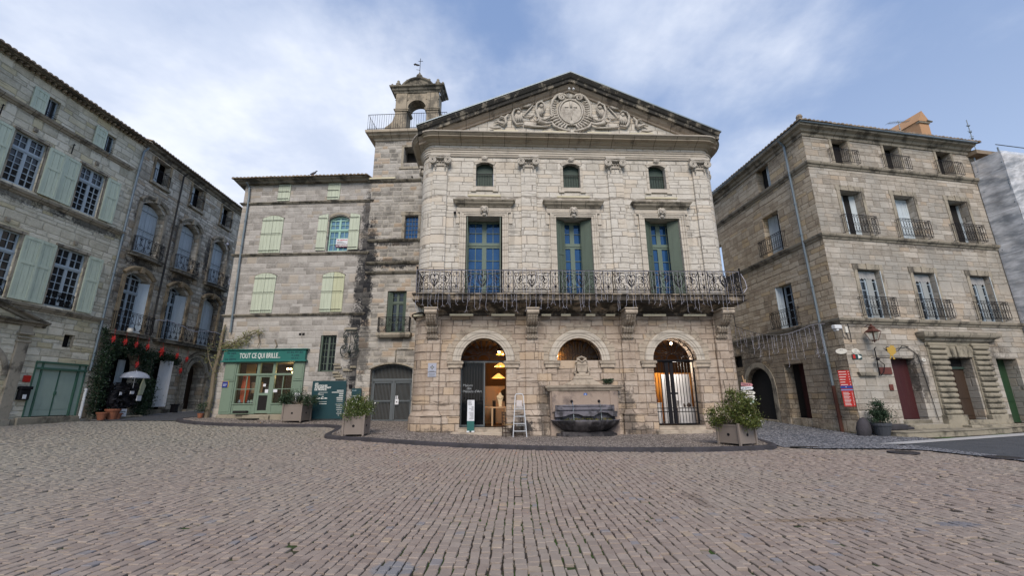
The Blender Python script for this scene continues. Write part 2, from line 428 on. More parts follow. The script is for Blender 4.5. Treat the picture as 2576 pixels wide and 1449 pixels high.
def leafm(name, c, c2, tr=.25):
    m, t, b, o = base_mat(name)
    g = t.n('ShaderNodeNewGeometry'); r = g.outputs['Random Per Island']
    t.put(b.inputs['Base Color'], t.mix(r, c, c2)); b.inputs['Roughness'].default_value = .55; b.inputs['Specular IOR Level'].default_value = .3
    return m

HALL = stone('hall_upper_stone', [(.40, .37, .32), (.53, .50, .448), (.615, .59, .54)], (.17, .145, .12), h=.245, w=.60, soot=.16, joint=.010, jstr=.72, bump=.8, cellvar=.22, warm=(.56, .49, .40), pit=.9, streak=.75, sootc=(.24, .18, .13),
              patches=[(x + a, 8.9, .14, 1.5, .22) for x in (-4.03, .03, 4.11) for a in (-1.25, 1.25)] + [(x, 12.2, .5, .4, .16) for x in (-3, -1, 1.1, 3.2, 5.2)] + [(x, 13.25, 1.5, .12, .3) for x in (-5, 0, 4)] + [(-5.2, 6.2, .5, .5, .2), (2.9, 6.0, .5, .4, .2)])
HALLG = stone('hall_ground_stone', [(.27, .21, .165), (.395, .325, .265), (.49, .425, .36)], (.12, .095, .075), h=.28, w=.62, soot=.3, joint=.012, jstr=.75, bump=.8, cellvar=.4, warm=(.47, .36, .25), pit=1.2, seed=3, streak=.6, sootc=(.15, .11, .08),
               patches=[(-5.9, .15, .9, .35, .7), (-2.45, .35, .5, .55, .75), (-1.55, 1.1, .3, 1.3, .55), (1.85, .9, .35, 1.3, .6), (2.4, .2, .7, .3, .6), (5.9, .25, .7, .35, .55), (-3.0, .2, .4, .3, .5)])
GREY = stone('grey_house_stone', [(.21, .198, .182), (.345, .328, .308), (.435, .418, .395)], (.37, .35, .325), h=.25, w=.48, soot=.14, joint=.02, jstr=.45, bump=.5, cellvar=.75, seed=11, warm=(.36, .31, .25),
             patches=[(7.05, 11.6, .38, 1.3, .8), (7.15, 9.4, .45, 1.7, .95), (7.1, 7.4, .5, 1.5, .97), (6.95, 5.6, .45, .9, .95), (7.1, 3.2, .5, 1.6, .8), (6.2, 2.9, .7, .4, .4), (6.9, 9.2, .9, .3, .6)], pit=.6)
TOWER = stone('tower_stone', [(.17, .16, .145), (.31, .293, .268), (.41, .39, .36)], (.42, .39, .34), h=.24, w=.46, soot=.25, joint=.03, jstr=.6, bump=.6, cellvar=.9, seed=23, warm=(.40, .30, .21),
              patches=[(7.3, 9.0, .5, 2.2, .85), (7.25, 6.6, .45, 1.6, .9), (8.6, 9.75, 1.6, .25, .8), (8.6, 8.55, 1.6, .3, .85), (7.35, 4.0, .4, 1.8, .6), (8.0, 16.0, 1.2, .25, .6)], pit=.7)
LEFTS = stone('left_house_stone', [(.38, .35, .27), (.58, .545, .44), (.70, .665, .56)], (.28, .265, .205), h=.25, w=.56, soot=.22, joint=.02, jstr=.6, bump=.7, cellvar=.6, seed=31, warm=(.50, .43, .24), pit=1.2, wob=.035,
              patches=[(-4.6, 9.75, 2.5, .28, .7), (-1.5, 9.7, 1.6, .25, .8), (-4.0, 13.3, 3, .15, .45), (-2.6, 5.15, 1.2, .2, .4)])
STREETS = stone('street_house_stone', [(.29, .26, .21), (.53, .475, .39), (.66, .605, .515)], (.19, .17, .135), h=.25, w=.48, soot=.42, joint=.024, jstr=.6, bump=.9, cellvar=.8, seed=43, warm=(.42, .31, .2), pit=1.2, wob=.05,
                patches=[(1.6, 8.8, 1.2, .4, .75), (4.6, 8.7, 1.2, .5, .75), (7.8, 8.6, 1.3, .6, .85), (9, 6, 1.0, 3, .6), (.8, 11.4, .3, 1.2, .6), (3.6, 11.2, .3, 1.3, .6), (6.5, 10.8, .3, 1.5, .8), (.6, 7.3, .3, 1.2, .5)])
TAN = stone('corner_front_stone', [(.24, .208, .17), (.38, .342, .292), (.475, .437, .385)], (.19, .165, .13), h=.235, w=.52, soot=.25, joint=.012, jstr=.6, bump=.65, cellvar=.8, seed=57, warm=(.45, .355, .26), pit=.9,
            bigc=(.30, .29, .265), patches=[(1.9, 4.45, 3, .2, .5), (6, 8.2, 3, .2, .5), (6.2, 3.2, 2.4, .9, .5), (3.5, 2.4, .3, 1.2, .7)])
TANS = stone('corner_side_stone', [(.29, .23, .165), (.47, .39, .29), (.56, .485, .38)], (.16, .125, .09), h=.24, w=.5, soot=.25, joint=.013, jstr=.6, bump=.8, cellvar=.6, seed=63, warm=(.52, .39, .23), pit=1.0,
             patches=[(-3.5, 2.5, 5, 2.6, .35), (-6.5, 2.5, 2, 3.0, .5)])
TRIM = trimstone('hall_trim_stone', (.52, .475, .41), k=.35, thr=(.50, .70), jx=0, jz=.31)
TRIMG = trimstone('hall_ground_trim', (.43, .37, .30), dark=(.10, .08, .065), k=.6, thr=(.47, .68), jx=0, jz=.29, sc_=2.2)
CARVE = trimstone('hall_carved_stone', (.50, .465, .41), dark=(.12, .10, .085), k=.6, thr=(.46, .72), jx=0, sc_=3)
CORN = trimstone('hall_cornice_stone', (.44, .38, .30), dark=(.07, .06, .055), k=.6, thr=(.52, .70), top=.5, jx=1.02)
RAKE = trimstone('rake_blackened_stone', (.30, .27, .22), dark=(.022, .023, .024), k=.92, thr=(.36, .50), top=.9, jx=.8, sc_=2.2)
RAKEL = trimstone('lower_rake_stone', (.42, .35, .28), dark=(.04, .035, .032), k=.7, thr=(.52, .68), jx=1.1)
SLAB = trimstone('balcony_slab_stone', (.30, .25, .19), dark=(.03, .028, .027), k=.9, thr=(.38, .54), jx=.95, sc_=2.0)
LEDGE = trimstone('ledge_stone', (.26, .235, .19), dark=(.035, .035, .033), k=.8, thr=(.44, .6), top=.4, jx=1.1)
LEDGEW = trimstone('pale_ledge_stone', (.34, .305, .245), dark=(.04, .037, .033), k=.75, thr=(.47, .64), top=.4, jx=1.1)
BLOCK = trimstone('worn_block_stone', (.30, .27, .21), dark=(.035, .034, .03), k=.75, thr=(.46, .66), jx=0)
WARMB = trimstone('arch_surround_stone', (.36, .28, .18), dark=(.04, .035, .03), k=.7, thr=(.46, .62), jx=0)
BASIN = trimstone('wet_basin_stone', (.155, .15, .175), dark=(.02, .02, .022), k=.85, thr=(.42, .60), jx=0, rough=.5)
BOWL = trimstone('black_wet_bowl', (.085, .08, .085), dark=(.008, .008, .01), k=.85, thr=(.40, .58), jx=0, rough=.45)
DAMP = trimstone('damp_fountain_stone', (.33, .265, .22), dark=(.06, .05, .055), k=.7, thr=(.46, .66), jx=0, sc_=1.3)
KERB = trimstone('basalt_kerb', (.055, .052, .06), dark=(.02, .02, .022), k=.5, jx=.85, rough=.75)
GREEN = paint('pale_green_shutter', (.46, .51, .41), rough=.6, dirt=.4, dirtc=(.17, .18, .11), grain=14, var=.08)
GREENB = paint('green_shutter_faded', (.46, .48, .33), rough=.6, dirt=.3, dirtc=(.28, .2, .08), grain=14)
GREENL = paint('mint_shutter', (.49, .56, .46), rough=.6, dirt=.42, dirtc=(.14, .17, .14), grain=14)
TEAL = paint('teal_garage_paint', (.29, .37, .325), rough=.5, dirt=.2, dirtc=(.06, .09, .06))
TEALD = paint('dark_teal_trim', (.05, .12, .085), rough=.5, dirt=.2)
SAGE = paint('sage_shopfront_paint', (.155, .215, .165), rough=.5, dirt=.2, dirtc=(.06, .09, .06))
SIGNT = paint('teal_sign_board', (.02, .13, .115), rough=.45, dirt=.15, dirtc=(.01, .06, .05))
PANEL = paint('petrol_panel', (.012, .045, .055), rough=.4, dirt=.1)
OLIVE = paint('olive_door_shutter', (.085, .115, .09), rough=.5, dirt=.2, grain=10)
FRAMEG = paint('grey_green_window_frame', (.10, .145, .12), rough=.5, dirt=.15)
DKGREEN = paint('dark_green_shutter', (.035, .06, .05), rough=.6, dirt=.2, grain=16)
MINTW = paint('aqua_window_frame', (.28, .47, .41), rough=.5, dirt=.1)
BLUEW = paint('pale_blue_shutter', (.48, .55, .60), rough=.6, dirt=.25, dirtc=(.2, .22, .22), grain=12)
BLUEF = paint('blue_grey_window_frame', (.33, .40, .46), rough=.5, dirt=.1)
WHITEP = paint('white_paint', (.62, .64, .66), rough=.55, dirt=.15)
IRON = paint('black_wrought_iron', (.010, .010, .013), rough=.6, spec=.15, dirt=.2, dirtc=(.035, .028, .022))
IRONG = paint('greenish_ironwork', (.022, .03, .028), rough=.5, dirt=.3, dirtc=(.05, .045, .035))
GATE = paint('grey_steel_gate', (.10, .115, .125), rough=.5, metal=.2, dirt=.2)
ZINC = paint('zinc_pipe', (.17, .21, .24), rough=.45, metal=.35, dirt=.25, dirtc=(.08, .09, .1))
ZINCD = paint('dark_pipe', (.03, .028, .026), rough=.6, dirt=.2)
RUST = paint('rusty_pipe', (.085, .032, .022), rough=.8, dirt=.4, dirtc=(.04, .02, .015))
CREAMB = paint('cream_light_bar', (.50, .46, .33), rough=.5, dirt=.05)
WOODB = paint('brown_door_wood', (.045, .027, .017), rough=.6, dirt=.3, grain=20)
REDD = paint('dark_red_door', (.048, .010, .012), rough=.6, dirt=.2, grain=20)
GREEND = paint('bottle_green_door', (.016, .048, .02), rough=.55, dirt=.3, grain=20)
PLANT = paint('taupe_planter_metal', (.20, .17, .15), rough=.5, dirt=.15)
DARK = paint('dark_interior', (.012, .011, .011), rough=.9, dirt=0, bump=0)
TERRA = paint('terracotta_pot', (.26, .10, .055), rough=.8)
REDS = paint('red_sign', (.38, .018, .012), rough=.4, dirt=.08)
BLUES = paint('blue_sign', (.02, .04, .22), rough=.4, dirt=.05)
YEL = paint('yellow_sign', (.42, .27, .05), rough=.4, dirt=.3, dirtc=(.2, .1, .03))
BROWNS = paint('brown_sign', (.13, .035, .025), rough=.5)
ENAMEL = paint('white_enamel', (.60, .58, .52), rough=.35, dirt=.1)
PAPER = paint('white_paper', (.62, .64, .68), rough=.7, dirt=.05)
ALU = paint('aluminium', (.46, .48, .51), rough=.35, metal=.3, dirt=.1)
DWOOD = paint('dark_chair_wood', (.035, .018, .012), rough=.5)
STRAW = paint('straw_seat', (.28, .19, .09), rough=.8, grain=30)
PALEW = paint('pale_wood_table', (.42, .27, .15), rough=.5, grain=10)
LETW = paint('white_lettering', (.66, .68, .66), rough=.5, dirt=.05, bump=0)
LETD = paint('dark_lettering', (.01, .05, .06), rough=.5, dirt=.05, bump=0)
LETB = paint('black_lettering', (.03, .035, .04), rough=.5, dirt=.05, bump=0)
GLASSB = glass('blue_reflecting_glass', (.015, .05, .12), spec=1.0, tint=(.35, .6, 1.0))  # blue of the reflected sky put into base colour and specular tint
GLASSD = glass('dark_window_glass', (.012, .016, .02), spec=.6)
GLASSL = glass('pale_window_glass', (.10, .19, .27), spec=.9, tint=(.6, .85, 1))
CLEAR = clearglass('shop_glass', .07)
ORWALL = paint('orange_interior_wall', (.62, .30, .07), rough=.8, dirt=0)
WHWALL = paint('white_display_panel', (.62, .62, .63), rough=.7, dirt=.03)
BRWALL = paint('brown_interior_wall', (.06, .03, .014), rough=.9, dirt=.1)
ORCH = paint('orange_chimney_render', (.42, .25, .14), rough=.9, dirt=.2, dirtc=(.3, .14, .06))
MOSSY = paint('mossy_rubble', (.10, .10, .05), rough=.9, dirt=.4, dirtc=(.03, .05, .015))
WATER = clearglass('falling_water', .55)
WIRE = paint('white_light_string', (.50, .50, .58), rough=.5, dirt=0, bump=0)
LAMPY = glow('warm_bulb', (1, .62, .25), 16)
SHADEY = glow('lit_paper_shade', (1, .52, .12), .55)
LEAFD = leafm('dark_fir_leaves', (.012, .028, .014), (.03, .06, .028))
LEAFM_ = leafm('bush_leaves', (.03, .055, .015), (.11, .14, .035))
LEAFP = leafm('pale_yellow_leaves', (.13, .14, .05), (.24, .24, .10))
LEAFO = leafm('olive_bush_leaves', (.030, .055, .010), (.12, .13, .03))
FLOWER = leafm('small_white_flowers', (.5, .5, .45), (.65, .65, .6))
BARK = paint('vine_bark', (.17, .14, .10), rough=.9, grain=12)
SKIN = paint('skin', (.38, .22, .16), rough=.5, dirt=0, bump=0)
COAT = paint('dark_coat', (.014, .014, .018), rough=.85, dirt=0)

def tilem():
    m, t, b, o = base_mat('roof_tiles'); pos = t.n('ShaderNodeTexCoord').outputs['Object']; g = t.n('ShaderNodeNewGeometry')
    n = t.noise(pos, 2.5, 5, .65); r = g.outputs['Random Per Island']
    base = t.mix(r, (.16, .115, .08), (.30, .245, .18)); base = t.mix(t.rng(n, .45, .7, 0, .7), base, (.07, .07, .06))
    t.put(b.inputs['Base Color'], base); b.inputs['Roughness'].default_value = .9; return m
TILE = tilem()
def netm():
    m, t, b, o = base_mat('scaffold_netting'); pos = t.n('ShaderNodeTexCoord').outputs['Object']; p = t.sep(pos)
    n = t.noise(t.xyz(t.m('MULTIPLY', p[0], .9), t.m('MULTIPLY', p[1], .9), t.m('ADD', t.m('MULTIPLY', p[2], 3.2), t.m('MULTIPLY', p[0], -1.4))), 1.0, 5, .65)
    t.put(b.inputs['Base Color'], t.mix(t.rng(n, .35, .65), (.33, .36, .40), (.74, .76, .80))); b.inputs['Roughness'].default_value = .8  # light and dark of diagonal wrinkles put into the net's colour
    tr = t.n('ShaderNodeBsdfTransparent'); mx = t.n('ShaderNodeMixShader')
    wv = t.m('FRACT', t.m('MULTIPLY', t.m('ADD', p[2], t.m('MULTIPLY', t.noise(pos, 2, 2, .5), .08)), .5))
    hem = t.rng(t.m('MINIMUM', wv, t.m('SUBTRACT', 1.0, wv)), .0, .03, 1, 0)
    t.put(mx.inputs[0], t.m('MAXIMUM', t.rng(t.noise(t.xyz(t.m('MULTIPLY', t.m('ADD', p[0], p[1]), 2.5), t.m('ADD', t.m('MULTIPLY', p[2], 5), t.m('MULTIPLY', p[0], -2)), 1.0), 1, 4, .6), .3, .7, .62, .86), hem))
    t.nt.links.new(tr.outputs[0], mx.inputs[1]); t.nt.links.new(b.outputs[0], mx.inputs[2]); t.nt.links.new(mx.outputs[0], o.inputs[0])
    return m
NET = netm()
def clearfab():
    m, t, b, o = base_mat('clear_umbrella_plastic'); b.inputs['Base Color'].default_value = (.45, .5, .6, 1); b.inputs['Roughness'].default_value = .25
    tr = t.n('ShaderNodeBsdfTransparent'); mx = t.n('ShaderNodeMixShader'); mx.inputs[0].default_value = .6
    t.nt.links.new(tr.outputs[0], mx.inputs[1]); t.nt.links.new(b.outputs[0], mx.inputs[2]); t.nt.links.new(mx.outputs[0], o.inputs[0]); return m
UMB = clearfab()
def settm():
    m, t, b, o = base_mat('worn_setts'); pos = t.n('ShaderNodeTexCoord').outputs['Object']; p = t.sep(pos)
    r = t.n('ShaderNodeNewGeometry').outputs['Random Per Island']
    n = t.noise(pos, 9, 6, .7); big = t.noise(pos, .33, 4, .6); g2 = t.noise(pos, 60, 3, .6)
    base = t.ramp(r, [(0, (.235, .187, .160)), (.35, (.272, .22, .188)), (.7, (.295, .242, .208)), (.95, (.325, .27, .23)), (1, (.37, .29, .21))])
    base = t.mix(t.rng(r, .012, .02, .6, 0), base, (.20, .22, .26))
    base = t.mix(t.rng(n, .35, .75, .35, 0), base, (.17, .14, .125))
    base = t.mix(t.rng(big, .42, .62, 0, .4), base, (.26, .235, .20))
    st = t.noise(pos, .8, 5, .7); base = t.mix(t.rng(st, .60, .72, 0, .55), base, (.13, .11, .10))
    for (sx_, sy_, rx_, ry_, c_) in ((3.9, 6.0, .8, .10, (.17, .125, .085)), (5.4, 5.8, .3, .12, (.12, .13, .16)), (-1.1, 4.45, .22, .2, (.17, .185, .21)), (-5.5, 9.0, .5, .15, (.16, .14, .12)), (2.8, 7.2, .12, .6, (.15, .12, .10))):   # spills and repairs
        ex = t.m('DIVIDE', t.m('SUBTRACT', p[0], sx_), rx_); ey = t.m('DIVIDE', t.m('SUBTRACT', p[1], sy_), ry_)
        q_ = t.m('ADD', t.m('ADD', t.m('MULTIPLY', ex, ex), t.m('MULTIPLY', ey, ey)), t.m('MULTIPLY', t.m('SUBTRACT', n, .5), 3.0)); base = t.mix(t.rng(q_, .5, 1.1, .7, 0), base, c_)
    left = t.rng(p[0], -3.0, -12.0)                  # lens colour cast put into the stones: greener, greyer towards the west side
    base = t.mix(t.m('MULTIPLY', left, .45), base, (.245, .255, .22))
    t.put(b.inputs['Base Color'], base); t.put(b.inputs['Roughness'], t.rng(n, .2, .8, .62, .85)); b.inputs['Specular IOR Level'].default_value = .3
    bn = t.n('ShaderNodeBump'); bn.inputs['Strength'].default_value = .5; bn.inputs['Distance'].default_value = .012
    t.put(bn.inputs['Height'], t.m('ADD', n, t.m('MULTIPLY', g2, .4))); t.nt.links.new(bn.outputs[0], b.inputs['Normal'])
    return m
SETT = settm()
def groundm(name, c1, c2, moss=0.0, scale=3.0, bump=.6, rough=.95, pebbles=0.0):
    m, t, b, o = base_mat(name); pos = t.n('ShaderNodeTexCoord').outputs['Object']
    n = t.noise(pos, scale, 6, .65); f = t.noise(pos, 40, 4, .65)
    base = t.mix(n, c1, c2); base = t.mix(t.rng(f, .3, .7, .3, 0), base, tuple(x * .4 for x in c1))
    hgt = f
    if moss:
        mm = t.m('MULTIPLY', t.rng(t.noise(pos, 1.1, 4, .65), .45, .60), moss)
        base = t.mix(mm, base, (.035, .075, .012))
    if pebbles:
        v = t.n('ShaderNodeTexVoronoi', feature='F1'); v.inputs['Scale'].default_value = pebbles; t.put(v.inputs['Vector'], pos)
        e = t.n('ShaderNodeTexVoronoi', feature='DISTANCE_TO_EDGE'); e.inputs['Scale'].default_value = pebbles; t.put(e.inputs['Vector'], pos)
        cc = t.sep(v.outputs['Color'])[0]
        base = t.mix(t.rng(cc, 0, 1, 0, 1), c1, c2)
        ed = t.rng(e.outputs['Distance'], .02, .12)
        base = t.mix(ed, tuple(x * .3 for x in c1), base); hgt = t.m('ADD', t.m('MULTIPLY', ed, 2.0), t.m('MULTIPLY', f, .4))
    t.put(b.inputs['Base Color'], base); b.inputs['Roughness'].default_value = rough; b.inputs['Specular IOR Level'].default_value = .25
    bn = t.n('ShaderNodeBump'); bn.inputs['Strength'].default_value = bump; bn.inputs['Distance'].default_value = .03
    t.put(bn.inputs['Height'], hgt); t.nt.links.new(bn.outputs[0], b.inputs['Normal'])
    return m
EARTH = groundm('joint_earth', (.030, .025, .021), (.055, .045, .038), moss=.95)
PEB = groundm('pebble_pavement', (.15, .13, .115), (.50, .44, .40), pebbles=16, bump=.9)
ASPH = groundm('dark_asphalt', (.045, .05, .058), (.12, .125, .135), bump=.9, scale=1.4)
ALLEY = groundm('blue_grey_cobbles', (.12, .13, .15), (.30, .30, .32), pebbles=9, bump=.8)
WLINE = paint('worn_white_line', (.38, .38, .38), rough=.8, dirt=.75, var=.3, scale=5, dirtc=(.15, .15, .15))
# ------------------------------------------------------------------ the lie of the land
GP = np.array([(0,0,0),(10,0,0),(-10,0,.05),(-22,0,.3),(22,0,0),(0,8,.03),(10,8,0),(-10,8,.15),(-20,10,.5),(0,13.5,.07),(7,13,.03),(10.6,14,.05),
 (12.5,16.5,.1),(-6.8,16.8,.2),(-13,19.3,.52),(-20,17.5,.69),(-20,21,.74),(-20,27,.98),(-18,30,1.08),(-22,45,1.6),(-14,21.3,.66),(-9,21,.48),
 (-5,21,.42),(12,23,.42),(10.5,23,.42),(10,32,.9),(16,17,.1),(22,18.5,.2),(20,12,.05),(30,15,.1),(-4.5,18.5,.30),(0,17.9,.06),(9,17.9,.08),(-30,20,.8),(0,30,.8)], float)
def _u(r2): return np.where(r2 > 1e-9, r2 * np.log(np.maximum(r2, 1e-9)), 0)
_n = len(GP); _K = _u(((GP[:, None, :2] - GP[None, :, :2]) ** 2).sum(-1)) + np.eye(_n) * 1.5
_P = np.c_[np.ones(_n), GP[:, :2]]
_A = np.block([[_K, _P], [_P.T, np.zeros((3, 3))]])
_W = np.linalg.solve(_A, np.r_[GP[:, 2], 0, 0, 0])
def Gv(x, y):
    x = np.asarray(x, float); y = np.asarray(y, float)
    x2 = np.clip(x, -32, 32); y2 = np.clip(y, -2, 46)
    o = _W[_n] + _W[_n + 1] * x2 + _W[_n + 2] * y2
    for i in range(_n): o = o + _W[i] * _u((x2 - GP[i, 0]) ** 2 + (y2 - GP[i, 1]) ** 2)
    return o
def G(x, y): return float(Gv(x, y))

def sheet(name, xs, ys, dz, mat, kind='structure', par=None):
    X, Y = np.meshgrid(xs, ys); Z = Gv(X, Y) + dz
    vs = np.c_[X.ravel(), Y.ravel(), Z.ravel()]; nx, ny = len(xs), len(ys)
    fs = [(j * nx + i, j * nx + i + 1, (j + 1) * nx + i + 1, (j + 1) * nx + i) for j in range(ny - 1) for i in range(nx - 1)]
    me = bpy.data.meshes.new(name); me.from_pydata(vs.tolist(), [], fs); me.materials.append(mat)
    for p in me.polygons: p.use_smooth = True
    o = bpy.data.objects.new(name, me); col.objects.link(o); tag(o, kind=kind); return o
xs = np.r_[-600, -200, -80, -50, np.arange(-34, 34.1, 1.0), 50, 80, 200, 600]
ys = np.r_[-600, -200, -80, -30, -10, np.arange(-4, 48.1, 1.0), 60, 90, 200, 600]
sheet('ground', xs, ys, -.021, EARTH)

def inpoly(x, y, P):
    r = np.zeros(np.shape(x), bool); n = len(P)
    for i in range(n):
        x0, y0 = P[i]; x1, y1 = P[(i + 1) % n]
        c = ((y0 > y) != (y1 > y)) & (x < (x1 - x0) * (y - y0) / ((y1 - y0) or 1e-9) + x0); r ^= c
    return r
def smoothpath(P, it=2):
    for _ in range(it):
        Q = [P[0]]
        for a, b in zip(P[:-1], P[1:]):
            Q += [(a[0] * .75 + b[0] * .25, a[1] * .75 + b[1] * .25), (a[0] * .25 + b[0] * .75, a[1] * .25 + b[1] * .75)]
        Q.append(P[-1]); P = Q
    return P
kerbline = smoothpath([(-15.6, 22.6), (-15.9, 21.3), (-15.3, 20.35), (-13.4, 19.5), (-10.5, 19.75), (-7.9, 20.2), (-7.3, 18.6), (-7.15, 17.1), (-6.75, 16.5), (-5.6, 16.05),
                       (-4.6, 15.55), (-2.2, 14.5), (.6, 13.62), (3.8, 13.22), (5.9, 13.24), (7.3, 13.42), (8.0, 13.8), (8.35, 14.7), (8.75, 16.5), (9.15, 18.5), (9.3, 22)], 2)
pave = kerbline + [(9.2, 24), (-15.6, 24)]
def slabpoly(name, poly, top, mat, side=-.3, step=.35):
    """flat-ish raised sheet following the ground, filled over a fine grid clipped to the polygon outline"""
    from mathutils.geometry import delaunay_2d_cdt
    P = [Vector(p) for p in poly]; n = len(P)
    xs_ = [p[0] for p in poly]; ys_ = [p[1] for p in poly]
    gx, gy = np.meshgrid(np.arange(min(xs_), max(xs_), step), np.arange(min(ys_), max(ys_), step))
    ok = inpoly(gx, gy, poly); pts = P + [Vector((float(a), float(b))) for a, b in zip(gx[ok], gy[ok])]
    r = delaunay_2d_cdt(pts, [(i, (i + 1) % n) for i in range(n)], [], 1, 1e-4)
    vs = [(v.x, v.y, G(v.x, v.y) + top) for v in r[0]]
    me = bpy.data.meshes.new(name); me.from_pydata(vs, [], [tuple(f) for f in r[2]]); me.materials.append(mat)
    for p in me.polygons: p.use_smooth = True
    o = bpy.data.objects.new(name, me); col.objects.link(o); return o
tag(slabpoly('pavement', pave, .10, PEB), kind='structure')
# kerb stones
k_ = MB(); kp = [(x, y) for x, y in kerbline]
prof = [(-.20, -.05), (-.20, .112), (-.03, .118), (.03, .09), (.045, -.06)]
rows = []
for i, (x, y) in enumerate(kp):
    a = kp[max(0, i - 1)]; b = kp[min(len(kp) - 1, i + 1)]
    dx, dy = b[0] - a[0], b[1] - a[1]; L = math.hypot(dx, dy); nx, ny = dy / L, -dx / L
    g = G(x, y)
    rows.append([(x + nx * o, y + ny * o, g + z) for o, z in prof])
n = len(prof)
k_.add([p for r in rows for p in r], [(i * n + j, (i + 1) * n + j, (i + 1) * n + j + 1, i * n + j + 1) for i in range(len(rows) - 1) for j in range(n - 1)])
tag(k_.build('kerb', KERB), kind='structure')

# asphalt street on the left, alley on the right, road on the right
roadL = [(-19.85, 20.55), (-18.4, 20.75), (-15.0, 21.0), (-15.9, 21.3), (-15.6, 23), (-16.4, 30), (-18.5, 46), (-21.4, 46), (-20.4, 24)]
tag(slabpoly('street', roadL, .022, ASPH, step=.8), kind='structure')
alley = [(8.3, 14.0), (8.6, 13.95), (9.2, 13.9), (11.6, 14.0), (12.3, 14.4), (14.6, 15.2), (14.6, 17.6), (13.3, 17.6), (12.7, 24), (12.3, 34), (8.9, 34), (9.2, 20), (8.75, 16.5)]
tag(slabpoly('alley_paving', alley, .02, ALLEY, step=.6), kind='structure')
roadR = [(12.4, 14.35), (12.45, 11.0), (12.6, 4), (40, 4), (40, 22.2), (20.5, 16.95)]
tag(slabpoly('road', roadR, .02, ASPH, step=.8), kind='structure')
band = [(11.5, 14.45), (12.4, 14.36), (20.5, 16.97), (40, 22.22), (40, 22.9), (20.4, 17.5), (12.9, 15.0)]
tag(slabpoly('gutter_band', band, .030, WLINE, step=.8), kind='structure')
wl = [(-19.6, 20.75), (-19.42, 20.72), (-19.75, 31), (-19.95, 31)]
tag(slabpoly('road_line', wl, .028, WLINE, step=.8), kind='structure')
skirt = [(11.0, 11.2), (12.4, 11.0), (12.4, 14.3), (11.5, 14.45), (10.2, 13.9)]
strip = [(8.4, 13.9), (11.5, 14.0), (12.35, 14.2), (12.4, 10.5), (12.0, 10.6), (11.6, 12.9), (10.8, 13.3), (9, 13.5)]
tag(slabpoly('paving_border', strip, .026, ALLEY, step=.6), kind='structure')

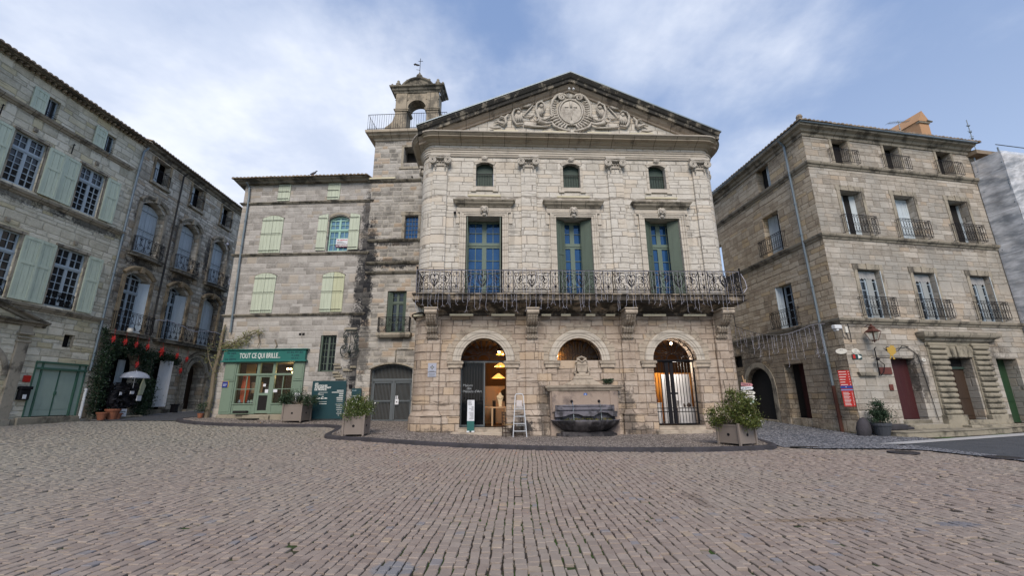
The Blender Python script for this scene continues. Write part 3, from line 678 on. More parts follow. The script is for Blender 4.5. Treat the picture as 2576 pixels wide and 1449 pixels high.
# ------------------------------------------------------------------ every sett of the square in one sheet of stones
def setts():
    rg = np.random.default_rng(3)
    az = R(1.2); ca, sa = math.cos(az), math.sin(az)
    U = []
    u = -24.0
    while u < 15.5:
        wrow = rg.uniform(.098, .128)
        v = 2.6 + rg.uniform(0, .2)
        while v < 21.5:
            # only where the picture or a step to the side could see it
            L = rg.uniform(.095, .175) if v < 12 else rg.uniform(.13, .22)
            if abs(u) < 1.32 * v + 1.6: U.append((u, v, wrow, L))
            v += L
        u += wrow
    U = np.array(U)
    u0, v0, wr, L = U.T
    wav = .035 * np.sin(v0 * .55 + u0 * .23) + .012 * np.sin(v0 * 1.9 - u0 * 1.7) + rg.normal(0, .0045, len(u0))       # rows wander a little
    cxx = (u0 + wr / 2 + wav); cyy = v0 + L / 2
    X = cxx * ca + cyy * sa; Y = -cxx * sa + cyy * ca
    ok = ~inpoly(X, Y, kerbline + [(9.2, 30), (-15.6, 30)]) & ~inpoly(X, Y, roadL) & ~inpoly(X, Y, roadR) & ~inpoly(X, Y, alley) & ~inpoly(X, Y, strip) & (X > -19.7) & (Y < 21)
    ok &= ~((X < -15.0) & (Y > 21.0))
    ok &= ~((X > 12.3) & (Y > 14))
    X, Y, wr, L = X[ok], Y[ok], wr[ok], L[ok]; n = len(X)
    gap = np.where(rg.random(n) < .08, .011, .0035) + rg.uniform(0, .004, n)
    hw = wr / 2 - gap * 1.05; hl = L / 2 - gap * .8
    h = rg.normal(0, .0035, n) + np.where(rg.random(n) < .03, -.016, 0)
    tx, ty = rg.normal(0, .018, n), rg.normal(0, .018, n); ang = rg.normal(0, .035, n)
    cr = rg.uniform(.10, .26, n)     # how far the corners are rounded
    base = Gv(X, Y)
    ring = [(-1, -1), (1, -1), (1, 1), (-1, 1)]
    V = np.zeros((n, 20, 3))
    def put(k, fx, fy, z):
        lx = fx * hw; ly = fy * hl
        rx = lx * np.cos(ang) - ly * np.sin(ang); ry = lx * np.sin(ang) + ly * np.cos(ang)
        V[:, k, 0] = X + rx * ca + ry * sa; V[:, k, 1] = Y - rx * sa + ry * ca
        V[:, k, 2] = base + h + z + tx * lx + ty * ly
    k = 0
    # outer foot (8), shoulder (8), crown (4)
    pts8 = []
    for (sx, sy) in ring:
        a = (sx, sy * (1)); pts8 += [(sx, sy, 0), (sx, sy, 1)]
    order = [(-1, -1, 'y'), (-1, -1, 'x'), (1, -1, 'x'), (1, -1, 'y'), (1, 1, 'y'), (1, 1, 'x'), (-1, 1, 'x'), (-1, 1, 'y')]
    jit = rg.normal(0, .035, (n, 8, 2))
    for lvl, (ins, z) in enumerate(((1.0, -.045), (.99, -.007))):
        for q, (sx, sy, e) in enumerate(order):
            fx = sx * (1 - (cr if e == 'x' else 0)); fy = sy * (1 - (cr * .8 if e == 'y' else 0))
            put(k, (fx + jit[:, q, 0]) * ins, (fy + jit[:, q, 1]) * ins, z); k += 1
    for sx, sy in ring:
        put(k, sx * .90, sy * .93, 0.0 + rg.normal(0, .0012, n)); k += 1
    F = []
    for q in range(8): F.append((q, (q + 1) % 8, 8 + (q + 1) % 8, 8 + q))
    # shoulder ring 8..15 to crown 16..19
    F += [(8, 9, 16, 16), (9, 10, 17, 16), (10, 11, 17, 17), (11, 12, 18, 17), (12, 13, 18, 18), (13, 14, 19, 18), (14, 15, 19, 19), (15, 8, 16, 19), (16, 17, 18, 19)]
    tris = [f for f in F if len(set(f)) == 3]; quads = [f for f in F if len(set(f)) == 4]
    tris = [tuple(dict.fromkeys(f)) for f in tris]
    off = np.arange(n)[:, None] * 20
    qi = (off[:, :, None] + np.array(quads)[None]).reshape(-1, 4); ti = (off[:, :, None] + np.array(tris)[None]).reshape(-1, 3)
    me = bpy.data.meshes.new('square_setts')
    me.vertices.add(n * 20); me.vertices.foreach_set('co', V.reshape(-1))
    nl = qi.size + ti.size; me.loops.add(nl); me.loops.foreach_set('vertex_index', np.r_[qi.ravel(), ti.ravel()].astype(np.int32))
    npoly = len(qi) + len(ti); me.polygons.add(npoly)
    st = np.r_[np.arange(len(qi)) * 4, qi.size + np.arange(len(ti)) * 3].astype(np.int32)
    me.polygons.foreach_set('loop_start', st)
    me.polygons.foreach_set('use_smooth', np.zeros(npoly, bool))
    me.update(calc_edges=True); me.validate(); me.materials.append(SETT)
    o = bpy.data.objects.new('cobbled_square', me); col.objects.link(o); tag(o, kind='structure')
    return n
print('setts', setts())

def groundthing(name, poly, dz, mat): return slabpoly(name, poly, dz, mat, step=.3)
# drain plate and manhole covers
o = groundthing('drain_grate', [(8.45, 13.82), (9.25, 13.72), (9.3, 14.02), (8.55, 14.1)], .034, ZINCD)
tag(o, 'black drain grate in the paving beside the kerb end', 'drain')
for x, y, lb in ((10.6, 12.45, 'round manhole cover in the grey paving nearer the kerb end'), (12.1, 11.35, 'round manhole cover beside the dark asphalt at the right edge')):
    r_ = empty('manhole_cover', (x, y, G(x, y) + .03)); tag(r_, lb, 'manhole cover', 'manhole covers')
    m = MB(); m.lathe([(.0, .004), (.27, .004), (.27, .0), (.29, .0), (.29, .008), (.345, .008), (.35, -.02)], 28); m.build('cover', KERB, r_, smooth=False)
    m = MB()
    for i in range(-3, 4): m.box(-.2, .2, i * .06 - .008, i * .06 + .008, .004, .009)
    m.build('ribs', ZINCD, r_)
# ------------------------------------------------------------------ window, shutter, railing builders
def bars(m, x0, x1, z0, z1, cols, rows, w=.025, y0=-.03, y1=.0, fw=.06):
    m.box(x0, x0 + fw, y0 - .015, y1, z0, z1); m.box(x1 - fw, x1, y0 - .015, y1, z0, z1)
    m.box(x0 + fw, x1 - fw, y0 - .015, y1, z0, z0 + fw); m.box(x0 + fw, x1 - fw, y0 - .015, y1, z1 - fw, z1)
    for i in range(1, cols):
        x = x0 + fw + (x1 - x0 - 2 * fw) * i / cols; m.box(x - w / 2, x + w / 2, y0, y1 - .004, z0 + fw, z1 - fw)
    for i in range(1, rows):
        z = z0 + fw + (z1 - z0 - 2 * fw) * i / rows; m.box(x0 + fw, x1 - fw, y0 - .002, y1 - .006, z - w / 2, z + w / 2)
def casement(parent, x, z, w_, h, y=.3, mat=WHITEP, gl=GLASSD, trans=.28, cols=2, rows=4, fw=.06, tr=2, bw=.028, arch=0, leaves=2, name='window'):
    """two-leaf window with a transom light; origin at the middle of the sill"""
    m = MB(); ht = h * trans
    lw = w_ / leaves
    for k in range(leaves):
        a = -w_ / 2 + k * lw
        bars(m, a, a + lw, 0, h - ht - .05 if ht else h, cols, rows, bw, fw=fw)
        if ht: bars(m, a, a + lw, h - ht + .0, h, cols, tr, bw, fw=fw)
    if ht: m.box(-w_ / 2, w_ / 2, -.07, 0, h - ht - .052, h - ht + .002)
    o = m.build(name, mat, parent, loc=(x, y, z))
    g = MB()
    if arch: g.prism(segp(-w_ / 2, w_ / 2, 0, h, arch), .004, .012)
    else: g.add([(-w_ / 2, .004, 0), (w_ / 2, .004, 0), (w_ / 2, .004, h), (-w_ / 2, .004, h)], [(0, 1, 2, 3)])
    g.build('pane', gl, o)
    if arch:
        a = MB(); c = [(q, h + arch * (1 - (2 * q / w_) ** 2)) for q in np.linspace(-w_ / 2, w_ / 2, 9)]
        a.tube([(p[0], -.03, p[1] - .03) for p in c], .045, 4); a.box(-.03, .03, -.03, 0, h, h + arch); a.build('arched_head', mat, o)
    return o
def shutter_leaf(w_, h, mat, parent=None, loc=(0, 0, 0), az=0, name='shutter', arch=None, t_=.045, style='batten'):
    """boarded leaf, x from 0 to w_, facing -y; arch=(za,zb): top height at x=0 and x=w_ added to h"""
    m = MB()
    n = 3; za, zb = arch if arch else (0, 0)
    def top(x): return h + za + (zb - za) * (1 - (1 - x / w_) ** 2 if zb > za else (x / w_) ** 2)
    for i in range(n):
        a, b = w_ * i / n + .006, w_ * (i + 1) / n - .006
        m.prism([(a, 0), (b, 0), (b, top(b)), ((a + b) / 2, top((a + b) / 2)), (a, top(a))], -t_ * .5, 0)
    m.box(.0, w_, -.008, .004, .005, h - .01)
    if style == 'batten':
        for z in (.10, h * .52, h - .16): m.box(.01, w_ - .01, -t_ * .5 - .02, -t_ * .5 + .001, z, z + .075)
    else:
        m.box(0, .09, -t_ * .5 - .018, -t_ * .5 + .001, 0, top(0)); m.box(w_ - .09, w_, -t_ * .5 - .018, -t_ * .5 + .001, 0, top(w_))
        for z in (0, h * .56, h - .12): m.box(.09, w_ - .09, -t_ * .5 - .018, -t_ * .5 + .001, z, z + .12)
    o = m.build(name, mat, parent, loc=loc, az=az)
    hm = MB()
    for z in (.13, h * .55, h - .12): hm.box(-.03, w_ * .9, -t_ * .5 - .03, -t_ * .5 - .019, z - .012, z + .012)
    hm.split('hinge_strap', IRON, o) if style == 'batten' else None
    return o
def spiralrod(m, cx_, cz_, r0, r1, a0, turns, y, r=.012, n=16): m.tube([(p[0], y, p[1]) for p in spiral(cx_, cz_, r0, r1, a0, turns, n)], r, 4)
def scroll_S(m, x0, z0, x1, z1, y, k=.16, r=.012, flip=1):
    """S shaped bar with curled ends between two points"""
    dx, dz = x1 - x0, z1 - z0; L = math.hypot(dx, dz); ux, uz = dx / L, dz / L; nx, nz = -uz * flip, ux * flip
    P = []
    for i in range(19):
        q = i / 18; o = math.sin(q * 2 * PI) * k * L
        P.append((x0 + dx * q + nx * o, y, z0 + dz * q + nz * o))
    m.tube(P, r, 4)
    rr = L * .16
    a = math.atan2(-nz, -nx)
    spiralrod(m, x0 + nx * rr, z0 + nz * rr, rr, rr * .25, a, -1.2 * flip, y, r * .9, 12)
    spiralrod(m, x1 - nx * rr, z1 - nz * rr, rr, rr * .25, a + PI, -1.2 * flip, y, r * .9, 12)
def flat_railing(w_, h, kind='lattice', dep=.22, mat=IRON, parent=None, loc=(0, 0, 0), belly=0.0, name='balcony_railing', r=.011):
    """small window railing: front panel and two short returns; origin bottom middle at the wall"""
    m = MB(); y = -dep
    def path(z): return [(-w_ / 2, 0, z), (-w_ / 2, y * .8, z), (-w_ / 2 + .06, y - belly * .5, z), (0, y - belly, z), (w_ / 2 - .06, y - belly * .5, z), (w_ / 2, y * .8, z), (w_ / 2, 0, z)] if belly else [(-w_ / 2, 0, z), (-w_ / 2, y, z), (w_ / 2, y, z), (w_ / 2, 0, z)]
    for z, q in ((h, 1.6), (h - .07, .8), (.05, 1.2)): m.tube(path(z), r * q, 4)
    def yy(x): return y - belly * (1 - (2 * x / w_) ** 2) if belly else y
    if kind == 'bars':
        n = max(4, int(w_ / .11))
        for i in range(n + 1):
            x = -w_ / 2 + w_ * i / n; m.tube([(x, yy(x), .05), (x, yy(x), h)], r * .8, 4)
        for q in (-1, 1):
            for k in range(1, 3): m.tube([(q * w_ / 2, y * k / 3, .05), (q * w_ / 2, y * k / 3, h)], r * .8, 4)
    elif kind == 'lattice':
        n = max(4, int(w_ / .14)); s2 = w_ / n
        for i in range(n + 1):
            x = -w_ / 2 + w_ * i / n; m.tube([(x, yy(x), .05), (x, yy(x), h)], r * .7, 4)
        for i in range(n):
            xc = -w_ / 2 + s2 * (i + .5); P = []
            for sg in (-1, 1):
                P = [(xc + sg * s2 * .62 * math.sin(PI * 2 * q / 12) , yy(xc), .06 + (h - .14) * q / 12) for q in range(13)]
                m.tube(P, r * .7, 3)
        for q in (-1, 1):
            for k in range(1, 3): m.tube([(q * w_ / 2, y * k / 3, .05), (q * w_ / 2, y * k / 3, h)], r * .8, 4)
    else:
        n = max(2, int(round(w_ / .42))); s2 = w_ / n
        for i in range(n):
            xa = -w_ / 2 + s2 * i; xc = xa + s2 / 2; yb = yy(xc)
            m.tube([(xa, yy(xa), .05), (xa, yy(xa), h)], r, 4)
            scroll_S(m, xc - s2 * .22, .12, xc - s2 * .12, h - .14, yb, .22, r * .9)
            scroll_S(m, xc + s2 * .22, .12, xc + s2 * .12, h - .14, yb, .22, r * .9, -1)
            spiralrod(m, xc, h * .42, s2 * .16, s2 * .04, 0, 1.6, yb, r * .8, 12)
        for q in (-1, 1):
            m.tube([(q * w_ / 2, y, .05), (q * w_ / 2, y, h)], r * 1.3, 4)
            for k in range(1, 4): m.tube([(q * w_ / 2, y * k / 4, .05), (q * w_ / 2, y * k / 4, h)], r, 4)
    return m.build(name, mat, parent, loc=loc)
def tileroof(parent, x0, x1, y0, y1, z0, z1, name='roof', step=.21, hip=0):
    """rows of half-round tiles from the eave (y0,z0) up to (y1,z1)"""
    m = MB(); n = int((x1 - x0) / step); sl_ = math.hypot(y1 - y0, z1 - z0); rg = random.Random(int(x0 * 10 + 5))
    for i in range(n + 1):
        x = x0 + (x1 - x0) * i / n; z_ = rg.uniform(-.012, .012)
        lim = min(1, ((x - x0) if hip < 0 else (x1 - x)) / abs(y1 - y0) + .02) if hip else 1
        vs = []; fs = []; k = 6; seg = [(0, 0), (.33 * lim, 0), (lim, 0)]
        for (q, _) in seg:
            for j in range(k + 1):
                a = PI * j / k; vs.append((x + math.cos(a) * step * .46, y0 + (y1 - y0) * q, z0 + (z1 - z0) * q + math.sin(a) * .085 + z_))
        for s2 in range(2):
            for j in range(k): a = s2 * (k + 1) + j; fs.append((a, a + 1, a + k + 2, a + k + 1))
        fs.append(tuple(range(k + 1)))
        m.add(vs, fs)
    dl = abs(y1 - y0); m.add([(x0 - .1, y0, z0 - .03), (x1 + .1, y0, z0 - .03), (x1 + .1 - (dl if hip > 0 else 0), y1, z1 - .03), (x0 - .1 + (dl if hip < 0 else 0), y1, z1 - .03)], [(0, 1, 2, 3)])
    return m.build(name, TILE, parent)
def lightbar(parent, x, z, y, L=.7, name='light_bar', az=0):
    m = MB(); m.box(-L / 2, L / 2, -.09, 0, 0, .085); m.box(-L / 2 + .05, -L / 2 + .08, 0, .08, .02, .06); m.box(L / 2 - .08, L / 2 - .05, 0, .08, .02, .06)
    return m.build(name, CREAMB, parent, bevel=.006, loc=(x, y, z), az=az)
def pipe(parent, pts, r, mat, name='downpipe', collars=1.6):
    m = MB(); m.tube(pts, r, 8); P = [Vector(p) for p in pts]
    for a, b in zip(P[:-1], P[1:]):
        L = (b - a).length; n = int(L / collars)
        for i in range(1, n + 1):
            c = a + (b - a) * (i / (n + .5)); dr = (b - a).normalized() * .03; m.tube([c - dr, c + dr], r * 1.35, 8)
    return m.build(name, mat, parent, smooth=False)

# ------------------------------------------------------------------ TOWN HALL
hall = empty('town_hall', (2.7966, 18.1319, 0), 2.7)
tag(hall, 'cream stone town hall with triangular pediment, three arches and a long iron balcony', 'building')
cornerL = [(-7.0, 6.0), (-7.0, .95)] + [(-7.0 + .62 * (1 - math.cos(a)), .95 - .95 * math.sin(a)) for a in [PI / 2 * i / 7 for i in range(1, 8)]]
path = cornerL + [(-x, y) for x, y in reversed(cornerL)]
XL = 6.38
# walls
upper_holes = []
for xc in (-4.03, .03, 4.11):
    upper_holes.append({'p': rect(xc - .81, xc + .81, 5.72, 9.56), 'd': .75})
    upper_holes.append({'p': segp(xc - .40, xc + .40, 11.06, 12.16, .2), 'd': .4})
wall(rect(-XL, XL, 5.1, 13.6), upper_holes, .5).build('upper_wall', HALL, hall)
m = wall([(-XL, -.3), (XL, -.3), (XL, 5.1), (-XL, 5.1)], [{'p': archp(xc - .94, xc + .94, zb, 3.1, .94), 'd': dp} for xc, zb, dp in ((-4.0, .47, .65), (.0, 3.1, .5), (4.06, .47, .65))], .5)
m.build('ground_floor_wall', HALLG, hall)
side = MB(); sidel = MB()
for sg in (-1, 1):
    P = cornerL if sg < 0 else [(-x, y) for x, y in reversed(cornerL)]
    side.sweep(P, [(0, 5.1), (0, 13.6)]).cut(); sidel.sweep(P, [(0, -.3), (0, 5.1)]).cut()
for o_ in side.each('upper_corner_wall', HALL, hall) + sidel.each('lower_corner_wall', HALLG, hall): pass
m = MB(); m.box(-7, 7, 6.0, 6.2, -.3, 13.6); m.build('rear_wall', HALL, hall)
# entablature: architrave, frieze, cornice
m = MB(); m.sweep(path, [(0, 12.55), (.05, 12.57), (.05, 12.66), (.08, 12.67), (.08, 12.76), (.11, 12.77), (.11, 12.85), (.15, 12.87), (.16, 12.91), (0, 12.93)]); m.build('architrave', TRIM, hall)
m = MB(); m.sweep(path, [(0, 13.16), (.06, 13.18), (.08, 13.24), (.16, 13.27), (.24, 13.32), (.26, 13.36), (.46, 13.38), (.46, 13.43), (.50, 13.45), (.56, 13.50), (.58, 13.56), (0, 13.62)]); m.build('cornice', CORN, hall)
m = MB(); m.sweep(path, [(.575, 13.515), (.60, 13.52), (.61, 13.585), (.3, 13.62)]); m.build('cornice_fillet', TRIM, hall)
# pediment
HX, ZT, ZE = 7.12, 16.92, 13.80
sl = (ZT - ZE) / HX
m = MB(); m.prism([(-6.6, 13.58), (6.6, 13.58), (0.1, 16.55)], -.0, .35); m.build('tympanum', HALL, hall)
rk = MB(); rk2 = MB()
for sg in (-1, 1):
  for rk_, prof in ((rk, [(.0, -.37), (.44, -.36), (.46, -.22), (.52, -.18), (.60, -.04), (.60, 0), (-.3, .02)]), (rk2, [(0, -.66), (.08, -.64), (.10, -.56), (.20, -.50), (.26, -.42), (.30, -.355)])):
      vs = []
      for x in (sg * HX, 0.1):
          for o_, dz in prof: vs.append((x, -o_, ZT - abs(x - .1) * sl + dz))
      k = len(prof); rk_.add(vs, [(j, k + j, k + j + 1, j + 1) for j in range(k - 1)] + [tuple(range(k))]).cut()
rk.each('raking_cornice', RAKE, hall); rk2.each('lower_rake_moulding', RAKEL, hall)
m = MB()
for sg in (-1, 1):
    m.add([(sg * (HX + .06), -.62, ZE - .02), (.1, -.62, ZT + .02), (.1, 6.4, ZT + .02), (sg * (HX + .06), 6.4, ZE - .02), (sg * (HX + .06), -.62, ZE + .04), (.1, -.62, ZT + .08), (.1, 6.4, ZT + .08), (sg * (HX + .06), 6.4, ZE + .04)],
          [(0, 1, 2, 3), (4, 5, 6, 7), (0, 1, 5, 4), (0, 3, 7, 4), (3, 2, 6, 7)])
m.build('roof', ZINC, hall)
# crest relief in the tympanum: oval shield, shell scrolls, cornucopias, swags
cr = MB(); yb = -.03
cc = (.13, 15.10)
def ring(m, cx_, cz_, rx, rz, r, y, a0=0, a1=2 * PI, n=30): m.tube([(cx_ + rx * math.cos(a0 + (a1 - a0) * i / n), y, cz_ + rz * math.sin(a0 + (a1 - a0) * i / n)) for i in range(n + (0 if abs(a1 - a0) > 6.2 else 1))], r, 5, close=abs(a1 - a0) > 6.2)
o = MB()
o.add([(cc[0], -.19, cc[1])] + [(cc[0] + .50 * math.cos(2 * PI * i / 28), -.11, cc[1] + .58 * math.sin(2 * PI * i / 28)) for i in range(28)], [(0, 1 + i, 1 + (i + 1) % 28) for i in range(28)])
o.build('shield', CARVE, hall, smooth=True)
ring(cr, cc[0], cc[1], .56, .66, .05, -.12); ring(cr, cc[0], cc[1], .66, .76, .035, -.09)
for sg in (-1, 1):
    X = lambda q: cc[0] + sg * q
    def tb(P, r, y=-.11, n=5): cr.tube([(X(a), y, b) for a, b in P], r, n)
    tb([(.15, 15.85), (.3, 16.02), (.5, 16.05), (.68, 15.95), (.86, 15.7), (.98, 15.35), (.97, 15.0), (.9, 14.8), (1.0, 14.75), (1.05, 14.9)], [.05, .07, .08, .08, .07, .06, .06, .06, .05, .03], -.13)
    tb(spiral(.42, 15.86, .17, .03, PI / 2, -1.5, 16), .05, -.15)
    for k in range(8):
        z = 15.72 - k * .13; x = .80 + .10 * math.sin(k / 7 * PI)
        tb([(x - .16, z - .07), (x - .02, z - .05), (x + .12, z + .06)], [.03, .055, .03], -.10)
    for k in range(7):
        a = R(-75 + k * 11); rr = .95 
        tb([(.62 * math.cos(a) + .05, 15.05 + .72 * math.sin(a)), (.80 * math.cos(a) + .12, 14.98 + .82 * math.sin(a)), (1.0 * math.cos(a) + .1, 14.9 + .84 * math.sin(a))], [.035, .06, .03], -.10)
    tb([(1.0, 14.5), (.85, 14.25), (.6, 14.12), (.35, 14.05), (.1, 14.0)], [.05, .07, .07, .06, .05], -.12)
    # ribbon loops
    tb([(1.05, 14.75), (1.3, 14.6), (1.5, 14.62), (1.62, 14.8), (1.72, 15.2), (1.65, 15.5), (1.45, 15.62), (1.3, 15.5), (1.28, 15.2), (1.38, 14.95)], [.05, .07, .08, .07, .06, .06, .06, .05, .04, .03])
    for q in range(4): tb([(1.36 + q * .07, 15.35 - q * .03), (1.40 + q * .08, 15.1 - q * .03), (1.36 + q * .1, 14.82 - q * .04)], [.03, .05, .03], -.09)
    cr.ball((X(1.44), -.12, 15.35), .11, 8, sy=.7); cr.ball((X(1.42), -.08, 15.66), .09, 6, sy=.7)
    # horns
    tb([(.95, 14.42), (1.2, 14.36), (1.45, 14.4), (1.66, 14.52)], [.05, .08, .10, .14], -.16, 8)
    ring(cr, X(1.72), 14.55, .13, .13, .03, -.27, n=12)
    # swag shell
    tb([(1.85, 15.42), (2.1, 15.1), (2.35, 14.8), (2.0, 14.75), (1.8, 14.9)], .04, -.07)
    tb([(1.95, 15.42), (2.15, 15.32), (2.35, 15.3)], [.06, .08, .04]); cr.ball((X(2.05), -.07, 15.42), .1, 6, sy=.6)
    tb([(2.35, 14.35), (2.68, 14.3), (2.82, 14.55), (2.85, 14.9), (2.75, 15.12), (2.55, 15.2), (2.42, 15.05)], [.06, .07, .07, .06, .06, .05, .04])
    for q in range(5): tb([(2.42 + q * .06, 14.98 - q * .02), (2.42 + q * .075, 14.75 - q * .02), (2.34 + q * .1, 14.45)], [.03, .05, .035], -.08)
    cr.ball((X(2.55), -.11, 14.98), .1, 8, sy=.7)
    tb([(2.3, 14.3), (1.9, 14.24), (1.5, 14.22), (1.15, 14.22)], [.05, .06, .06, .04], -.09)
    tb([(3.05, 14.85), (3.2, 14.65), (3.15, 14.4), (3.3, 14.2)], [.04, .07, .07, .05]); tb([(3.2, 14.65), (3.4, 14.72), (3.5, 14.6)], [.05, .05, .02])
    tb([(3.3, 14.3), (3.55, 14.45), (3.75, 14.35)], [.06, .06, .02]); tb([(3.4, 14.12), (3.7, 14.08), (3.95, 14.12)], [.05, .07, .03])
    tb([(.2, 16.28), (.42, 16.16), (.6, 16.1)], [.03, .035, .02], -.06)
cr.ball((cc[0], -.14, 15.92), .13, 8, sy=.6, sz=1.2); cr.ball((cc[0], -.12, 14.42), .12, 8, sy=.6); cr.box(cc[0] - .02, cc[0] + .02, -.17, -.1, 14.62, 14.95); cr.box(cc[0] - .06, cc[0] + .06, -.2, -.1, 15.25, 15.62); cr.box(cc[0] - .3, cc[0] - .12, -.18, -.1, 15.28, 15.33); cr.box(cc[0] + .12, cc[0] + .3, -.18, -.1, 15.28, 15.33)
cr.build('pediment_relief', CARVE, hall, smooth=True)
for x in (-3.05, -.78, 1.35, 3.35): lightbar(hall, x, 13.63, -.42, 1.15)
m = MB()
for q in (-.09, .12): m.tube([(.13 + q, -.35, 16.17), (.13 + q, -.35, 16.27)], .02, 5); m.ball((.13 + q, -.38, 16.16), .07, 8, sz=.7)
m.build('flood_lamps', WHITEP, hall, smooth=True)
# pilasters, upper storey and ground storey, with bases
PX = (-6.07, -2.0, 2.08, 6.13)
up, lo, bs = MB(), MB(), MB()
for i, x in enumerate(PX):
    hw = .35 if i in (1, 2) else .33
    up.box(x - hw, x + hw, -.11, .02, 5.7, 12.1)
    lo.box(x - .27, x + .27, -.12, .02, 1.12, 4.95).cut(); up.cut()
    bs.sweep([(x - .29, .02), (x - .29, -.13), (x + .29, -.13), (x + .29, .02)], [(0, .86), (.12, .88), (.13, .95), (.07, 1.02), (.05, 1.08), (0, 1.14)])
    bs.box(x - .42, x + .42, -.24, .02, -.3, .87).cut()
up.each('upper_pilaster', HALL, hall, bevel=.012); lo.each('ground_pilaster', HALLG, hall, bevel=.02); bs.each('pilaster_base', HALLG, hall, bevel=.035, segs=2)
# engaged corner plinth
m = MB()
for sg in (-1, 1):
    P = cornerL if sg < 0 else [(-x, y) for x, y in reversed(cornerL)]
    m.sweep(P, [(0, -.3), (.12, -.3), (.12, .82), (.09, .92), (.04, 1.0), (0, 1.06)]).cut()
m.each('corner_plinth', HALLG, hall)
m = MB()
for a, b in ((-XL, -4.94), (-3.06, -1.3), (1.45, 3.12), (5.0, XL)): m.box(a, b, -.07, .0, -.3, .84).cut()
m.each('wall_plinth', HALLG, hall, bevel=.03, segs=2)
# capitals
def capital(x, y=-.11, az=0):
    m = MB()
    m.box(-.46, .46, -.20, .02, 12.44, 12.55); m.box(-.36, .36, -.06, .02, 12.34, 12.42)
    for sg in (-1, 1):
        m.tube([(sg * .33 + p[0], -.17, 12.23 + p[1]) for p in spiral(0, 0, .18, .03, PI / 2, -2.0 * sg, 26)], .038, 5)
        m.add([(sg * .33, -.05, 12.23)] + [(sg * .33 + .17 * math.cos(a), -.05, 12.23 + .17 * math.sin(a)) for a in [2 * PI * i / 14 for i in range(14)]], [(0, 1 + i, 1 + (i + 1) % 14) for i in range(14)])
        m.tube([(sg * .33, .02, 12.23), (sg * .33, -.09, 12.23)], .15, 10)
        for k, z in enumerate((12.0, 11.92, 11.84)): m.ball((sg * .22, -.06, z), .055 - .012 * k, 6)
    m.tube([(-.3, -.1, 12.40), (-.15, -.1, 12.33), (0, -.1, 12.30), (.15, -.1, 12.33), (.3, -.1, 12.40)], .035, 5); m.tube([(-.33, -.15, 12.40), (0, -.17, 12.34), (.33, -.15, 12.40)], .045, 5)
    m.box(-.30, .30, -.04, .02, 12.05, 12.30)
    for q in (-.12, 0, .12): m.ball((q, -.07, 12.2), .05, 6)
    m.ball((0, -.12, 12.47), .08, 7)
    m.tube([(-.32, -.02, 12.03), (.32, -.02, 12.03)], .03, 6)
    return m.build('capital', CARVE, hall, smooth=False, loc=(x, y, 0), az=az)
for x in PX: capital(x)
capital(-7.0, 1.3, -90); capital(7.0, 1.3, 90)
# upper windows with moulded surrounds, hoods and masks
win_label = []
def surround(xc):
    m = MB(); a, b = xc - .81, xc + .81
    for k, (w0, w1, o_) in enumerate(((0, .10, .05), (.10, .2, .075), (.2, .27, .10))):
        m.box(a - w1, a - w0, -o_, .01, 5.72, 9.56 + w0); m.box(b + w0, b + w1, -o_, .01, 5.72, 9.56 + w0)
        e = .0 if k < 2 else .12
        m.box(a - w1 - e, b + w1 + e, -o_ - .002, .01, 9.56 + w0 * .8, 9.56 + w1 * .8)
    m.box(a - .42, b + .42, -.045, .01, 9.80, 10.02)
    m.box(a - .46, a - .3, -.04, .01, 9.2, 9.8); m.box(b + .3, b + .46, -.04, .01, 9.2, 9.8)
    m.build('window_architrave', TRIM, hall, bevel=.006)
    h_ = MB(); h_.sweep([(a - .34, 0), (a - .34, -.04), (b + .34, -.04), (b + .34, 0)], [(0, 9.98), (.05, 10.0), (.08, 10.06), (.13, 10.09), (.17, 10.13), (.19, 10.17), (.19, 10.2), (.23, 10.22), (.26, 10.28), (0, 10.31)])
    h_.box(a - .34, b + .34, -.05, 0, 9.98, 10.30)
    h_.build('window_hood', LEDGEW, hall)
    k_ = MB()
    k_.ball((xc, -.13, 9.84), .15, 10, sx=.85, sy=.75, sz=1.15); k_.ball((xc, -.24, 9.83), .035, 6, sz=1.6)
    for sg in (-1, 1):
        k_.ball((xc + sg * .055, -.21, 9.88), .03, 6); k_.ball((xc + sg * .08, -.19, 9.78), .04, 6)
        k_.tube([(xc + sg * .03, -.16, 10.0), (xc + sg * .13, -.13, 9.95), (xc + sg * .16, -.1, 9.8), (xc + sg * .12, -.09, 9.66)], .04, 5)
    k_.ball((xc, -.2, 9.73), .05, 6, sx=1.3, sz=.6); k_.ball((xc, -.12, 9.62), .09, 8, sy=.6, sz=.9); k_.box(xc - .13, xc + .13, -.08, 0, 9.52, 9.64)
    k_.build('mask_keystone', CARVE, hall, smooth=True)
def tall_window(xc, mode):
    f = casement(hall, xc, 5.74, 1.60, 3.80, y=.62, mat=FRAMEG, gl=GLASSB, trans=.30, cols=2, rows=4, tr=2, fw=.10, bw=.03)
    if mode == 0:
        shutter_leaf(.66, 3.78, OLIVE, f, loc=(-.80, -.02, .0), az=-84, style='plain'); shutter_leaf(.66, 3.78, OLIVE, f, loc=(.80, -.02, .0), az=-95, style='plain')
    else:
        shutter_leaf(.48, 3.78, OLIVE, f, loc=(-.80, -.46, .0), az=30 if mode == 1 else 34, style='plain')
        o_ = shutter_leaf(.50, 3.78, OLIVE, f, loc=(.80, -.52, .0), az=180 - 32, style='plain')
    return f
